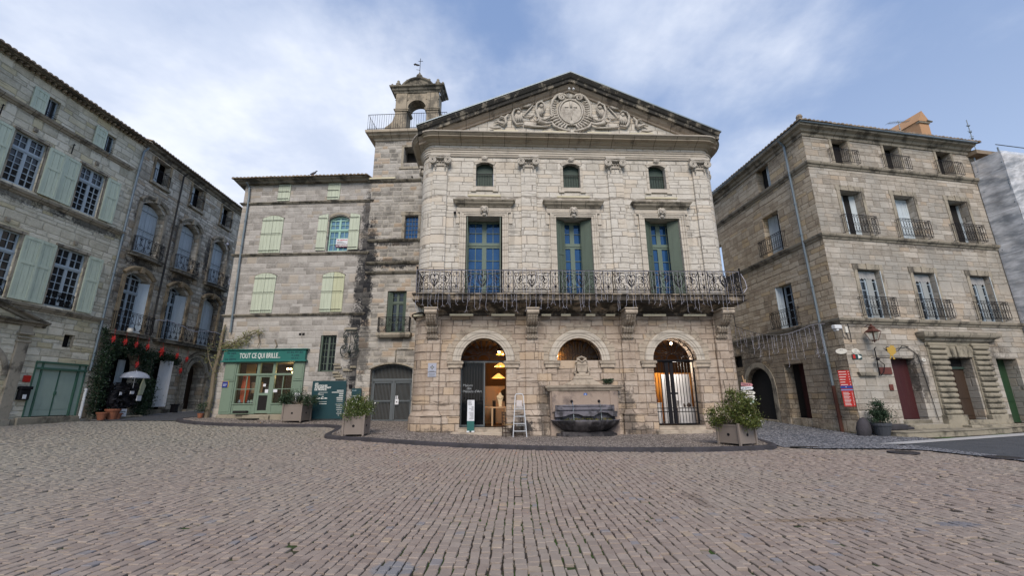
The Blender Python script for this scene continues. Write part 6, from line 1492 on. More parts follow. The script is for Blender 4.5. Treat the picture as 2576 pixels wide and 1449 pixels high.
def arch_trim(c, z, h):
    m = MB(); zs = z + h
    m.arc(c, zs - .62, [(1.20, 0), (1.20, -.10), (1.34, -.16), (1.40, -.14), (1.42, 0)], R(40), R(140), 12)
    m.box(c - 1.02, c - .82, -.07, 0, z, zs + .12); m.box(c + .82, c + 1.02, -.07, 0, z, zs + .12); m.box(c - .12, c + .12, -.18, 0, zs + .42, zs + .78)
    m.build('window_surround', WARMB if z < 8 else LEDGEW, sh)
def slab(c, z, w_, dep=.4, belly=.12):
    m = MB(); P = [(-w_ / 2, 0), (-w_ / 2, -dep + .08), (-w_ / 4, -dep - belly * .6), (0, -dep - belly), (w_ / 4, -dep - belly * .6), (w_ / 2, -dep + .08), (w_ / 2, 0)]
    m.sweep([(c + a, b) for a, b in P], [(-.18, z - .22), (-.06, z - .18), (-.04, z - .10), (.02, z - .07), (.03, z - .01), (-.3, z)]); m.zprism([(c + a * .98, b * .98) for a, b in P][::-1], z - .2, z - .01)
    m.build('balcony_slab', LEDGE, sh)
for i, c in enumerate(BX):
    m = MB()   # attic opening: shutter, jamb, railing, sill
    shutter_leaf(.50, 1.40, BLUEW, sh, loc=(c - .40, .28, 13.57), style='plain', az=8)
    flat_railing(1.16, .68, 'bars', .10, IRON, sh, (c, .0, 13.62)); m.box(c - .72, c + .72, -.14, .0, 13.36, 13.52); m.build('window_sill', LEDGEW, sh, bevel=.02)
    m = MB(); m.box(c - .68, c - .54, -.04, 0, 13.52, 15.0); m.box(c + .54, c + .68, -.04, 0, 13.52, 15.0); m.split('window_jamb', WARMB, sh)
    arch_trim(c, 9.25, 2.7); slab(c + .05, 9.24, 2.35, .26)
    s_ = empty('shuttered_window', (c, .34, 9.27), parent=sh)
    shutter_leaf(.74, 2.66, BLUEW, s_, loc=(-.75, 0, 0), arch=(0, .3)); shutter_leaf(.74, 2.66, BLUEW, s_, loc=(.01, 0, 0), arch=(.3, 0))
    flat_railing(1.86, .84, 'scroll', .26, IRON, sh, (c, .0, 9.27), belly=.08)
    arch_trim(c, 5.05, 2.8)
slab(BX[0] + .02, 5.04, 2.6, .42); slab(6.4, 5.04, 6.1, .42)
flat_railing(2.2, .95, 'scroll', .42, IRON, sh, (BX[0], 0, 5.06), belly=.1); flat_railing(5.5, .95, 'scroll', .42, IRON, sh, (6.4, 0, 5.06), belly=.08)
f = casement(sh, BX[0] - .05, 5.07, 1.3, 2.95, y=.40, mat=BLUEF, gl=GLASSD, trans=.26, cols=2, rows=5, fw=.06, arch=.25)
shutter_leaf(.52, 2.8, BLUEW, f, loc=(-.76, -.36, 0), az=50, style='plain'); shutter_leaf(.60, 2.8, BLUEW, f, loc=(.86, -.40, 0), az=125, style='plain')
f = casement(sh, BX[1] - .1, 5.07, 1.2, 2.95, y=.40, mat=BLUEF, gl=GLASSD, trans=.26, cols=2, rows=5, fw=.06, arch=.25)
shutter_leaf(.5, 2.8, BLUEW, f, loc=(-.68, -.36, 0), az=60, style='plain'); shutter_leaf(.62, 2.8, BLUEW, f, loc=(.86, -.36, 0), az=155, style='plain')
s_ = empty('shuttered_window', (BX[2], .34, 5.07), parent=sh); shutter_leaf(.76, 2.78, BLUEW, s_, loc=(-.77, 0, 0), arch=(0, .3), style='plain'); shutter_leaf(.76, 2.78, BLUEW, s_, loc=(.01, 0, 0), arch=(.3, 0), style='plain')
m = MB(); m.box(.15, 14, .75, 6, .3, 15.3); m.build('dark_backing', DARK, sh)  # dark box added behind the openings, shade of the rooms put into its colour
m = MB(); m.box(1.95, 2.35, .30, .36, 1.2, 3.7); m.build('pale_shutter', BLUEW, sh)
shutter_leaf(.62, 2.55, WHITEP, sh, loc=(4.3, .0, 1.3), az=-38, style='plain', name='open_white_door')
m = MB(); m.box(6.6, 8.3, .68, .74, .9, 4.2); m.build('arched_brown_door', WOODB, sh)
m = MB(); m.arc(7.45, 3.35, [(.73, .0), (.73, -.06), (1.02, -.08), (1.02, 0)], 0, PI, 20); m.arc(7.45, 3.35, [(1.15, 0), (1.15, -.12), (1.3, -.14), (1.32, 0)], 0, PI, 20)
for k in range(8):
    for x in (6.05, 8.35): m.box(x, x + .42, -.14, .0, 1.5 + k * .25, 1.5 + k * .25 + .235)
for x in (5.98, 8.3): m.box(x, x + .55, -.2, 0, .8, 1.48)
m.build('portal_surround', LEDGEW, sh, bevel=.015)
m = MB(); m.box(6.5, 8.4, -.4, .3, .6, 1.12); m.box(3.3, 5.6, -.16, .2, .6, 1.16); m.box(.5, 3.0, -.25, .2, .5, 1.02); m.build('door_step', BLOCK, sh, bevel=.02)

# ------------------------------------------------------------------ CORNER HOUSE on the right
ch = empty('corner_house', (13.5, 17.5, 0), 10.7); chm = T_((13.5, 17.5, 0)) @ Matrix.Rotation(R(10.7), 4, 'Z')
tag(ch, 'tan stone corner house with iron window railings and a rusticated doorway, at the right', 'house')
SA = -84 - 10.7      # side wall direction in the house's own frame
sd_ = (math.cos(R(SA)), math.sin(R(SA)))
WX = (1.98, 4.93, 8.08)
holes = []
for c in WX:
    holes.append({'p': rect(c - .44, c + .44, 11.98, 13.33), 'd': .38}); holes.append({'p': rect(c - .56, c + .56, 8.47, 10.64), 'd': .42}); holes.append({'p': rect(c - .56, c + .56, 4.76, 6.89), 'd': .42})
holes += [{'p': rect(2.1, 3.33, .65, 3.08), 'd': .38}, {'p': rect(5.0, 6.27, .6, 3.12), 'd': .40}, {'p': rect(7.68, 8.85, .42, 3.12), 'd': .5}]
wall([(0, -.4), (9.72, -.4), (9.72, 13.5), (0, 13.5)], holes, .4).build('front_wall', TAN, ch)
s2h = []
s2h += [{'p': rect(-3.32, -2.38, 12.05, 13.37), 'd': .38}, {'p': rect(-3.42, -2.28, 8.55, 10.63), 'd': .42}, {'p': rect(-3.38, -2.24, 4.78, 6.86), 'd': .42}, {'p': archp(-6.55, -4.6, .48, 2.12, .92), 'd': .22}, {'p': rect(-3.62, -2.38, .62, 3.08), 'd': .5}, {'p': rect(-7.7, -6.75, 3.2, 3.85), 'd': .3},
        {'p': rect(-8.2, -7.2, 8.55, 10.63), 'd': .3}]
sw_ = wall([(-14, -.3), (0, -.3), (0, 13.5), (-14, 13.5)], s2h, .4).build('side_wall', TANS, ch, az=SA)
m = MB(); m.add([(9.72, 0, 4), (9.72, 9, 4), (9.72, 9, 13.5), (9.72, 0, 13.5)], [(0, 1, 2, 3)]); m.build('party_wall', TAN, ch)
def cpath(): 
    return [(-sd_[0] * 14, -sd_[1] * 14), (0, 0), (9.72, 0)]
for z in (11.86, 8.36, 4.62):
    m = MB(); m.sweep(cpath(), [(0, z - .14), (.04, z - .13), (.06, z - .06), (.12, z - .03), (.15, z + .03), (.16, z + .08), (0, z + .1)]); m.build('string_course', LEDGEW, ch)
m = MB(); m.sweep(cpath(), [(0, 13.28), (.05, 13.3), (.07, 13.42), (.16, 13.46), (.22, 13.56), (.38, 13.62), (.42, 13.70), (0, 13.74)]); m.build('eave_cornice', LEDGEW, ch)
m = MB(); m.tube([(p[0] + q[0], p[1] + q[1], 13.74) for p, q in zip(cpath(), ((-.45, .04), (-.42, -.45), (0, -.46)))], .055, 6); m.build('gutter', ZINC, ch)
rt = tileroof(ch, -.4, 9.9, -.5, 3.2, 13.78, 14.75, step=.22, hip=-1)
rt2 = tileroof(ch, -14, .45, -.46, 3.2, 13.78, 14.75, step=.22, name='side_roof', hip=1); rt2.rotation_euler = (0, 0, R(SA))
m = MB(); m.ball((-.4, -.4, 13.95), .14, 8); m.tube([(-.4, -.4, 13.95), (2, 2.4, 14.75)], .1, 6); m.build('ridge_tiles', TILE, ch)
# the chimney and aerials
e = MB(); e.box(9.1, 9.75, 1.2, 4.0, 13.9, 16.0); e.sideprism([(1.2, 16.0), (4.0, 16.0), (4.0, 16.1), (1.2, 16.1)], 9.1, 9.75)
e.add([(9.05, 1.15, 16.1), (9.8, 1.15, 16.1), (9.8, 4.05, 16.1), (9.05, 4.05, 16.1), (9.42, 1.15, 16.75), (9.42, 4.05, 16.75)], [(0, 1, 4), (1, 2, 5, 4), (2, 3, 5), (3, 0, 4, 5), (3, 2, 1, 0)]); c_o = e.build('chimney', ORCH, ch)
m = MB(); m.box(9.06, 9.79, 1.14, 1.3, 15.98, 16.06); m.tube([(9.6, 1.15, 16.16), (9.95, 1.15, 16.12)], .05, 5); m.build('chimney_band', LEDGE, c_o)
def aerial(x, y, z, h, az, lb):
    e = empty('tv_aerial', tuple(chm @ Vector((x, y, z))), az); tag(e, lb, 'aerial')
    m = MB(); m.tube([(0, 0, 0), (0, 0, h)], .02, 5)
    for k in range(3): m.tube([(0, 0, h * (.35 + .2 * k)), (0, 0, h * (.37 + .2 * k))], .045, 5)
    m.build('mast', ZINC, e); m = MB(); m.tube([(-.75, 0, h - .25), (.75, 0, h + .05)], .014, 4)
    for k in range(9): x2 = -.7 + k * .17; m.tube([(x2, -.16, h - .25 + .3 * (x2 + .75) / 1.5), (x2, .16, h - .25 + .3 * (x2 + .75) / 1.5)], .008, 3)
    m.build('antenna', ZINC, e); return e
aerial(8.3, 1.6, 14.2, 2.1, 10, 'thin tv aerial on the tiled roof left of the orange chimney')
e = empty('tv_mast', tuple(chm @ Vector((12.2, 1.0, 13.8))), 0); tag(e, 'thin metal mast above the netted scaffolding', 'mast')
m = MB(); m.tube([(0, 0, 0), (0, 0, 2.6)], .022, 5)
for k in range(4): m.tube([(-.12, 0, 1.2 + k * .35), (.12, 0, 1.22 + k * .35)], .014, 4); m.tube([(0, -.05, 1.0 + k * .4), (0, .05, 1.06 + k * .4)], .04, 5)
m.tube([(-.8, 0, .55), (-.1, 0, .35)], .012, 4); m.build('mast', ZINC, e)
# windows: shutters left ajar in pale blue, upper floors; open lower floor with lace
def ch_top(c, k):
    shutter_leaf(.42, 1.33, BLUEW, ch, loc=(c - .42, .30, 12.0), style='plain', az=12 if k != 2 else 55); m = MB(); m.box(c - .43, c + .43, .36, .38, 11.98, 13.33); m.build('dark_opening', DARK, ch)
    flat_railing(1.50, .70, 'bars', .20, IRON, ch, (c, 0, 11.99), r=.009)
    m = MB(); m.box(c - .58, c - .45, -.03, 0, 11.96, 13.45); m.box(c + .45, c + .58, -.03, 0, 11.96, 13.45); m.split('window_jamb', LEDGEW, ch)
def ch_mid(par, c, k, z=8.47, ry=0):
    o = empty('shuttered_opening', (c, 0, z), parent=par)
    a = (0, 0, 68)[k]; b = (14, 180 - 6, 130)[k] if False else (20, 0, 75)[k]
    shutter_leaf(.56, 2.12, BLUEW, o, loc=(-.55, .34, .02), az=(10, 0, 8)[k], style='plain')
    if k == 1: shutter_leaf(.54, 2.12, BLUEW, o, loc=(.01, .34, .02), style='plain')
    else: shutter_leaf(.54, 2.12, BLUEW, o, loc=(.55, .32, .02), az=180 + (-22, 0, -70)[k], style='plain')
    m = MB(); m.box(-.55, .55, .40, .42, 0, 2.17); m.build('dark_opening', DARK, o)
    flat_railing(1.68, .86, 'lattice', .24, IRON, o, (0, 0, .02), r=.010)
    m = MB(); m.box(-.74, -.57, -.03, 0, -.02, 2.2); m.box(.57, .74, -.03, 0, -.02, 2.2); m.box(-.78, .78, -.035, 0, 2.18, 2.42); m.box(-.10, .10, -.07, 0, 2.16, 2.45); m.build('window_surround', LEDGEW, o, bevel=.006)
def ch_low(par, c, z=4.76):
    f = casement(par, c, z, 1.10, 2.1, y=.24, mat=BLUEF, gl=GLASSD, trans=0, cols=2, rows=5, fw=.06)
    m = MB()
    for i in range(7): a = -.50 + i * .145; m.prism([(a, 1.78), (a + .07, 1.72), (a + .14, 1.78), (a + .14, 2.05), (a, 2.05)], -.08, -.07)
    m.build('lace_pelmet', paint('grey_lace', (.3, .3, .3)), f)
    m = MB(); m.box(.0, .3, -.07, -.05, .02, 2.05); m.build('curtain', paint('grey_curtain', (.28, .3, .3)), f)
    shutter_leaf(.42, 2.1, BLUEW, f, loc=(.57, -.26, 0), az=62, style='plain')
    flat_railing(1.68, .84, 'lattice', .24, IRON, f, (0, -.24, .02), r=.010)
    m = MB(); m.box(-.74, -.57, -.27, -.24, -.02, 2.14); m.box(.57, .74, -.27, -.24, -.02, 2.14); m.box(-.78, .78, -.275, -.24, 2.14, 2.38); m.box(-.10, .10, -.31, -.24, 2.12, 2.40); m.build('window_surround', LEDGEW, f)
for k, c in enumerate(WX): ch_top(c, k); ch_mid(ch, c, k); ch_low(ch, c)
so_ = empty('side_windows', (0, 0, 0), SA, parent=ch)
# side wall openings are built straight on the side wall frame
shutter_leaf(.46, 1.3, BLUEW, sw_, loc=(-2.86, .30, 12.07), style='plain'); m = MB(); m.box(-3.3, -2.38, .36, .38, 12.05, 13.35); m.build('dark_opening', DARK, sw_)
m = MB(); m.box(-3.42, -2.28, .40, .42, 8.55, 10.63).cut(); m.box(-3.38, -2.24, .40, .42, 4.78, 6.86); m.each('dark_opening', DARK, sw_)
shutter_leaf(.56, 2.05, BLUEW, sw_, loc=(-3.4, .32, 8.57), style='plain', az=12); shutter_leaf(.54, 2.05, BLUEW, sw_, loc=(-2.30, .32, 8.57), style='plain', az=170)
flat_railing(1.7, .84, 'lattice', .24, IRON, sw_, (-2.86, 0, 8.55), r=.010); flat_railing(1.7, .84, 'lattice', .24, IRON, sw_, (-2.86, 0, 4.78), r=.010)
shutter_leaf(.3, 2.05, BLUEW, sw_, loc=(-3.36, .02, 4.8), style='plain', az=60); m = MB(); bars(m, -3.1, -2.3, 4.8, 6.84, 2, 5, .03, .3, .36); m.build('window_frame', BLUEF, sw_)
shutter_leaf(.3, 2.05, BLUEW, sw_, loc=(-2.26, .02, 4.8), style='plain', az=110)
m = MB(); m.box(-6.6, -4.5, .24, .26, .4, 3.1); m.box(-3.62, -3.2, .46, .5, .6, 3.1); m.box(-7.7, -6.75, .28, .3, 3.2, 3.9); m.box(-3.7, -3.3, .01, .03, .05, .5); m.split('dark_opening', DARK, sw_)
m = MB(); m.box(-3.25, -2.38, .46, .5, .6, 3.08); m.build('dark_red_door', REDD, sw_)
m = MB(); m.arc(-5.575, 2.12, [(.975, 0), (.975, -.04), (1.22, -.04), (1.22, 0)], 0, PI, 18); m.box(-6.85, -6.56, -.04, 0, .3, 2.12); m.box(-4.6, -4.32, -.04, 0, .3, 2.12); m.build('arch_surround', LEDGEW, sw_)
m = MB(); m.box(-14, -6.6, -.05, 0, -.3, .98).cut(); m.box(-4.3, -3.64, -.05, 0, -.3, .98).cut(); m.box(-2.35, .0, -.05, 0, -.3, .98); m.each('side_plinth', TANS, sw_, bevel=.02)
m = MB(); m.box(-6.6, -4.5, -.1, .9, -.2, .46); m.build('arch_step', BLOCK, sw_, bevel=.02)
pipe(sw_, [(-1.0, -.40, 13.7), (-1.0, -.12, 13.35), (-.95, -.12, 8), (-.82, -.12, 2.0)], .055, ZINC); pipe(sw_, [(-.82, -.12, 2.0), (-.80, -.12, .15)], .07, RUST, 'rusty_pipe')
# front ground floor
m = MB(); m.box(0, 2.0, -.05, .0, -.3, .98); m.build('front_plinth', TAN, ch, bevel=.02)
m = MB(); m.box(2.1, 3.33, .34, .38, .65, 3.08); m.build('dark_red_door', REDD, ch)
m = MB(); m.box(5.0, 6.27, .36, .40, .6, 2.70); m.box(5.08, 5.58, .34, .36, .75, 1.3); m.box(5.68, 6.18, .34, .36, .75, 1.3); m.box(5.08, 5.58, .34, .36, 1.45, 2.6); m.box(5.68, 6.18, .34, .36, 1.45, 2.6); d_ = m.build('brown_door', WOODB, ch)
m = MB(); m.box(5.0, 6.27, .36, .38, 2.76, 3.12); m.build('transom_light', DARK, d_); m = MB(); m.box(5.0, 6.27, .30, .38, 2.68, 2.77); m.build('transom_bar', DKGREEN, d_)
m = MB(); m.box(7.68, 8.85, .46, .5, .42, 3.12); m.box(7.78, 8.75, .44, .46, 1.3, 1.34); m.build('green_door', GREEND, ch)
rs_ = MB()
for x0, x1 in ((4.06, 4.98), (6.36, 7.28)):
    for k in range(13): z = .82 + k * .222; rs_.sideprism([(0, z), (-.10, z), (-.15, z + .03), (-.16, z + .12), (-.12, z + .165), (0, z + .17)], x0 + .03, x1 - .03)
    rs_.cut()
rs_.each('rusticated_pillar', BLOCK, ch, bevel=.012)
m = MB()
for x0, x1 in ((4.06, 4.98), (6.36, 7.28)): m.box(x0, x1, -.05, .02, .7, 3.62); m.box(x0 - .06, x1 + .06, -.22, .02, -.3, .80); m.box(x0 - .03, x1 + .03, -.16, .02, 3.62, 3.74)
m.box(4.0, 7.4, -.06, 0, 3.62, 3.95)
for k in range(5): x = 4.98 + k * .28; m.prism([(x + .02, 3.14), (x + .24, 3.14), (x + .30 + (k - 2) * .05, 3.62), (x - .02 + (k - 2) * .05, 3.62)], -.13 if k == 2 else -.09, 0)
m.build('doorway_blocks', BLOCK, ch, bevel=.02)
m = MB(); m.sweep([(3.95, 0), (3.95, -.08), (7.55, -.08), (7.55, 0)], [(0, 3.78), (.08, 3.84), (.10, 3.92), (.24, 3.98), (.28, 4.06), (.30, 4.16), (.1, 4.24), (0, 4.25)]); m.box(3.9, 7.6, -.1, 0, 3.9, 4.24); m.build('doorway_hood', LEDGEW, ch)
m = MB()
m.box(1.95, 4.0, -.30, .38, .2, .46); m.box(2.0, 3.5, -.0, .38, .46, .65); m.box(4.95, 6.4, -.30, .4, .42, .60); m.box(4.6, 6.9, -.55, .0, .26, .42); m.box(7.5, 9.0, -.1, .5, .1, .42)
m.build('door_steps', BLOCK, ch, bevel=.02, segs=2)
m = MB(); m.box(7.35, 7.6, -.015, .0, .45, .68); m.build('cellar_vent', DARK, ch)
m = MB(); m.prism([(.30, 2.50), (1.22, 2.50), (1.15, 2.36), (.38, 2.36)], -.12, 0); m.build('stone_shelf', LEDGE, ch)
rg = random.Random(5)
# pavement in front of the corner house
pv = [(.45, -.05), (.40, -.95), (.55, -1.22), (3.5, -1.10), (5.6, -1.0), (6.2, -.8), (9.6, -.85), (14, -1.0), (14, 0), (9.7, 0)]
pw = [tuple((chm @ Vector((a, b, 0)))[:2]) for a, b in pv]
o = MB(); gz_ = [G(*p) for p in pw]; o.add([(p[0], p[1], -.2) for p in pw] + [(p[0], p[1], g + .17) for p, g in zip(pw, gz_)], [tuple(range(len(pw) + len(pw) - 1, len(pw) - 1, -1))] + [(i, (i + 1) % len(pw), len(pw) + (i + 1) % len(pw), len(pw) + i) for i in range(len(pw))])
tag(o.build('pavement', BLOCK, None, bevel=.03, segs=2), kind='structure')

# ------------------------------------------------------------------ NETTED SCAFFOLD HOUSE
nh = empty('scaffolded_house', tuple(chm @ Vector((9.75, 0, 0))), 10.7); tag(nh, 'building wrapped in pale grey scaffold netting at the right edge', 'building')
def netface(P, nx_, nz_, amp, seed):
    (x0, y0, z0), (x1, y1, z1) = P; rg = random.Random(seed); m = MB(); vs = []
    for j in range(nz_ + 1):
        for i in range(nx_ + 1):
            u, v = i / nx_, j / nz_; d_ = amp * (math.sin(u * 9 + v * 5 + seed) * .5 + math.sin(v * 31) * .35 + rg.uniform(-.3, .3))
            if i in (0, nx_) or j == nz_: d_ *= .3
            vs.append((x0 + (x1 - x0) * u + (d_ if abs(x1 - x0) < .5 else 0), y0 + (y1 - y0) * u + (d_ if abs(x1 - x0) > .5 else 0), z0 + (z1 - z0) * v))
    m.add(vs, [(j * (nx_ + 1) + i, j * (nx_ + 1) + i + 1, (j + 1) * (nx_ + 1) + i + 1, (j + 1) * (nx_ + 1) + i) for j in range(nz_) for i in range(nx_)]); return m
m = netface(((.0, -.02, .2), (.02, -1.15, 12.9)), 6, 44, .05, 1); m.join(netface(((.02, -1.15, .2), (9, -1.15, 12.9)), 30, 44, .06, 2)); m.build('netting', NET, nh, smooth=True)
m = MB()
for x in (.06, 2.2, 4.4, 6.6, 8.8):
    for y in (-1.08, -.15): m.tube([(x, y, .1), (x, y, 13.1 if x else 12)], .03, 6)
for z in range(1, 7):
    for y in (-1.08, -.15): m.tube([(.0, y, z * 2.05), (9, y, z * 2.05)], .028, 5); m.tube([(.0, y, z * 2.05 + .95), (9, y, z * 2.05 + .95)], .022, 5)
    m.tube([(.06, -1.1, z * 2.05), (.06, 0, z * 2.05)], .028, 5)
m.build('scaffold_poles', ZINC, nh)
m = MB()
for z in range(1, 7): m.box(.1, 8.9, -1.05, -.18, z * 2.05 + .03, z * 2.05 + .08)
m.build('scaffold_boards', PALEW, nh)
m = MB(); m.box(.02, 9, .0, 8, -.3, 13.2); m.build('wall', TAN, nh); m = MB(); m.box(-.1, 9, -.4, .1, 13.2, 13.4); m.add([(-.1, -.4, 13.4), (9, -.4, 13.4), (9, 5, 14.6), (-.1, 5, 14.6)], [(0, 1, 2, 3)]); m.build('roof', TILE, nh)
m = MB()
for c in (2.0, 5.0, 7.6):
    for z in (1.2, 4.8, 8.5): m.box(c - .5, c + .5, -.02, .0, z, z + 2)
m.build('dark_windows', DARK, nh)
# ------------------------------------------------------------------ FOUNTAIN
PZ = G(2.8, 17.9) + .10
fo = empty('fountain', hw_(.06, 0, PZ), 2.7); tag(fo, 'wall fountain with a dark scalloped basin and two water spouts under the middle arch', 'fountain')
m = MB(); m.box(-1.38, 1.38, -.30, .0, -.2, 1.74); m.box(-1.16, 1.16, -.34, -.3, 1.0, 1.66); m.build('back_wall', DAMP, fo, bevel=.015)
m = MB()
for x in (-1.18, 1.18): m.box(x - .14, x + .14, -.37, -.3, .9, 1.70)
m.box(-1.04, 1.04, -.35, -.34, 1.62, 1.66); m.build('side_strips', DAMP, fo, bevel=.01)
m = MB(); m.sweep([(-1.42, 0), (-1.42, -.30), (1.42, -.30), (1.42, 0)], [(0, 1.70), (.05, 1.72), (.09, 1.80), (.15, 1.84), (.16, 1.90), (.0, 1.92)]); m.zprism([(-1.5, 0), (1.5, 0), (1.5, -.42), (-1.5, -.42)], 1.90, 1.93)
m.build('fountain_cornice', TRIMG, fo)
m = MB(); m.prism([(-.85, 1.93), (.85, 1.93), (.45, 2.12), (.34, 2.30), (-.34, 2.30), (-.45, 2.12)], -.28, 0); m.prism([(-.30, 2.3), (.30, 2.3), (.26, 2.40), (-.26, 2.4)], -.2, 0); m.build('crest_base', TRIMG, fo, bevel=.02)
m = MB(); m.prism([(-.10, 2.36), (.10, 2.36), (.2, 2.5), (.22, 2.75), (.18, 2.9), (-.18, 2.9), (-.22, 2.75), (-.2, 2.5)], -.17, -.02)
m.tube([(-.25, -.1, 2.86), (-.15, -.16, 2.98), (0, -.18, 2.88), (.15, -.16, 2.98), (.25, -.1, 2.86)], .05, 5); m.tube([(-.2, -.12, 3.0), (0, -.14, 3.08), (.2, -.12, 3.0)], .06, 5)
for sg in (-1, 1): m.tube([(sg * .22, -.1, 2.8), (sg * .27, -.1, 2.6), (sg * .3, -.08, 2.45), (sg * .26, -.08, 2.38)], [.03, .04, .06, .04], 5)
m.build('stone_coat_of_arms', TRIMG, fo, bevel=.015)
m = MB(); m.box(-1.2, 1.18, -.40, -.3, .45, 1.16); m.box(-1.14, 1.12, -.46, -.3, .96, 1.08); m.box(-.9, .85, -.44, -.3, 1.10, 1.17)
P = [(-1.25, .70), (-1.25, .92), (1.22, .92), (1.22, .70), (1.0, .72), (.85, .84), (.6, .88), (.42, .80), (.3, .72), (-.1, .72), (-.3, .80), (-.55, .82), (-.8, .74), (-1.0, .70)]
m.prism(P, -.60, -.38); m.build('dark_back_slab', BASIN, fo, bevel=.015)
m = MB()
for x in (-.52, .58): m.tube([(x, -.3, 1.30), (x, -.46, 1.31), (x, -.50, 1.28)], .022, 6); m.ball((x, -.32, 1.30), .075, 8, sy=.6).cut()
m.each('spout', IRON, fo)
m = MB()
for x in (-.52, .58): m.tube([(x, -.50, 1.28), (x + .01, -.55, 1.0), (x + .015, -.58, .52)], [.010, .012, .016], 5).cut()
m.each('water_jet', WATER, fo)
# scalloped basin: half oval bowl with gadroons
m = MB(); n = 72; prof = [(.62, .12), (.80, .16), (1.02, .26), (1.22, .40), (1.34, .50), (1.38, .54), (1.38, .58), (1.30, .59), (1.27, .56), (1.22, .48)]
vs = []; fs = []
for i in range(n + 1):
    a = PI + PI * i / n; fl = abs(math.sin(i / n * PI * 11))
    for j, (r, z) in enumerate(prof):
        k = (.055 * fl if 1 <= j <= 4 else 0); rr = r - .04 + k; vs.append((rr * math.cos(a), -.30 + rr * .60 * math.sin(a), z))
k = len(prof)
for i in range(n):
    for j in range(k - 1): fs.append((i * k + j, (i + 1) * k + j, (i + 1) * k + j + 1, i * k + j + 1))
m.add(vs, fs); m.build('scalloped_basin', BOWL, fo, smooth=True)
m = MB(); m.box(-1.0, 1.02, -.74, -.05, -.2, .16); m.box(-1.18, 1.2, -.5, -.05, -.2, .10); m.build('basin_foot', BOWL, fo, bevel=.03)
m = MB(); m.tube([(1.36 * math.cos(PI + PI * i / 30), -.30 + .80 * math.sin(PI + PI * i / 30), .585) for i in range(31)], .022, 5); m.build('basin_rim', BASIN, fo)
m = MB(); m.add([(0, -.3, .50)] + [(1.26 * math.cos(a), -.30 + .74 * math.sin(a), .50) for a in [PI + PI * i / 24 for i in range(25)]], [(0, i + 1, i + 2) for i in range(24)]); m.build('water', glass('dark_water', (.012, .016, .012), rough=.05, spec=.6), fo)
m = MB(); rg = random.Random(8); leaf_cloud(m, [(rg.uniform(-1.0, 1.0), rg.uniform(-.62, -.42), rg.uniform(.50, .66)) for _ in range(420)], .035, rg); m.build('moss', leafm('fountain_moss', (.03, .05, .012), (.14, .12, .03)), fo)
e = empty('blue_plaque', hw_(.10, -.345, PZ + 1.54), 2.7); tag(e, 'tiny blue rounded plaque above the fountain spouts', 'sign')
m = MB(); m.prism([(-.07, 0), (.07, 0), (.065, .04), (.03, .08), (-.03, .08), (-.065, .04)], -.01, 0); m.build('plate', paint('bright_blue', (.03, .12, .42), bump=0), e); m = MB(); m.prism([(-.03, .015), (.03, .015), (0, .055)], -.014, -.01); m.build('white_mark', LETW, e)
m = MB(); rg = random.Random(18); leaf_cloud(m, [(1.08 + rg.gauss(0, .12), -.2 + rg.gauss(0, .05), 2.02 + rg.random() * .16) for _ in range(160)], .05, rg); m.tube([(.9, -.2, 1.93), (.95, -.2, 2.2)], .012, 4); m.tube([(1.1, -.2, 1.93), (1.3, -.2, 2.2)], .012, 4)
o = m.build('wild_plant', LEAFD, None); o.matrix_world = hm @ T_((-.06 + .06, 0, PZ)); tag(o, 'small wild plant growing on the right end of the fountain cornice', 'plant')

# ------------------------------------------------------------------ ladder, chair, totem, plaque
def onh(x, y): p = hw_(x, y, 0); return (p[0], p[1], G(p[0], p[1]) + .10)
e = empty('step_ladder', onh(-2.58, -.72), 2.7); tag(e, 'white aluminium step ladder standing right of the left arch', 'ladder')
m = MB()
for sg in (-1, 1): m.tube([(sg * .26, -.10, 0), (sg * .16, .06, 1.52)], .022, 4)
m.tube([(-.16, .06, 1.52), (-.12, .07, 1.60), (.12, .07, 1.60), (.16, .06, 1.52)], .022, 4); m.build('front_rails', ALU, e)
m = MB()
for sg in (-1, 1): m.tube([(sg * .25, .55, 0), (sg * .17, .12, 1.2)], .016, 4)
m.tube([(-.22, .42, .4), (.22, .42, .4)], .012, 4); m.build('rear_rails', ALU, e)
for k in range(4):
    z = .22 + k * .27; hw2 = .26 - .10 * z / 1.52; m = MB(); m.box(-hw2, hw2, -.12 + .1 * z, -.02 + .1 * z, z - .015, z + .015); m.build('step', ALU, e)
m = MB(); m.box(-.15, .15, .0, .2, 1.08, 1.11); m.build('top_platform', ALU, e)
e2 = empty('paper_bag', hw_(-2.58, -.66, onh(-2.58, -.7)[2] + 1.12), 2.7); tag(e2, 'small pale patterned bag on the ladder platform', 'bag')
m = MB(); m.box(-.12, .12, 0, .12, 0, .24); m.build('bag', paint('patterned_bag', (.5, .46, .45), var=.4, scale=14), e2, bevel=.02, segs=2)
e = empty('wooden_chair', onh(-2.98, -.62), 2.7 + 20); tag(e, 'dark wooden ladder-back chair beside the white ladder', 'chair')
for a, b, h_ in ((-.2, .17, .92), (-.2, -.17, .92), (.2, .17, .44), (.2, -.17, .44)): m = MB(); m.tube([(a, b, 0), (a - (.03 if h_ > .5 else 0), b, h_)], .018, 5); m.build('leg', DWOOD, e)
m = MB()
for z in (.56, .68, .80, .89): m.tube([(-.21, -.17, z), (-.225, 0, z + .01), (-.21, .17, z)], .018, 4)
m.build('back_slats', DWOOD, e)
m = MB(); m.box(-.22, .23, -.20, .20, .43, .46); m.build('seat', STRAW, e, bevel=.01)
m = MB()
for z in (.15, .28):
    for b in (-.17, .17): m.tube([(-.2, b, z), (.2, b, z)], .011, 4)
    for a in (-.2, .2): m.tube([(a, -.17, z), (a, .17, z)], .011, 4)
m.build('stretchers', DWOOD, e)
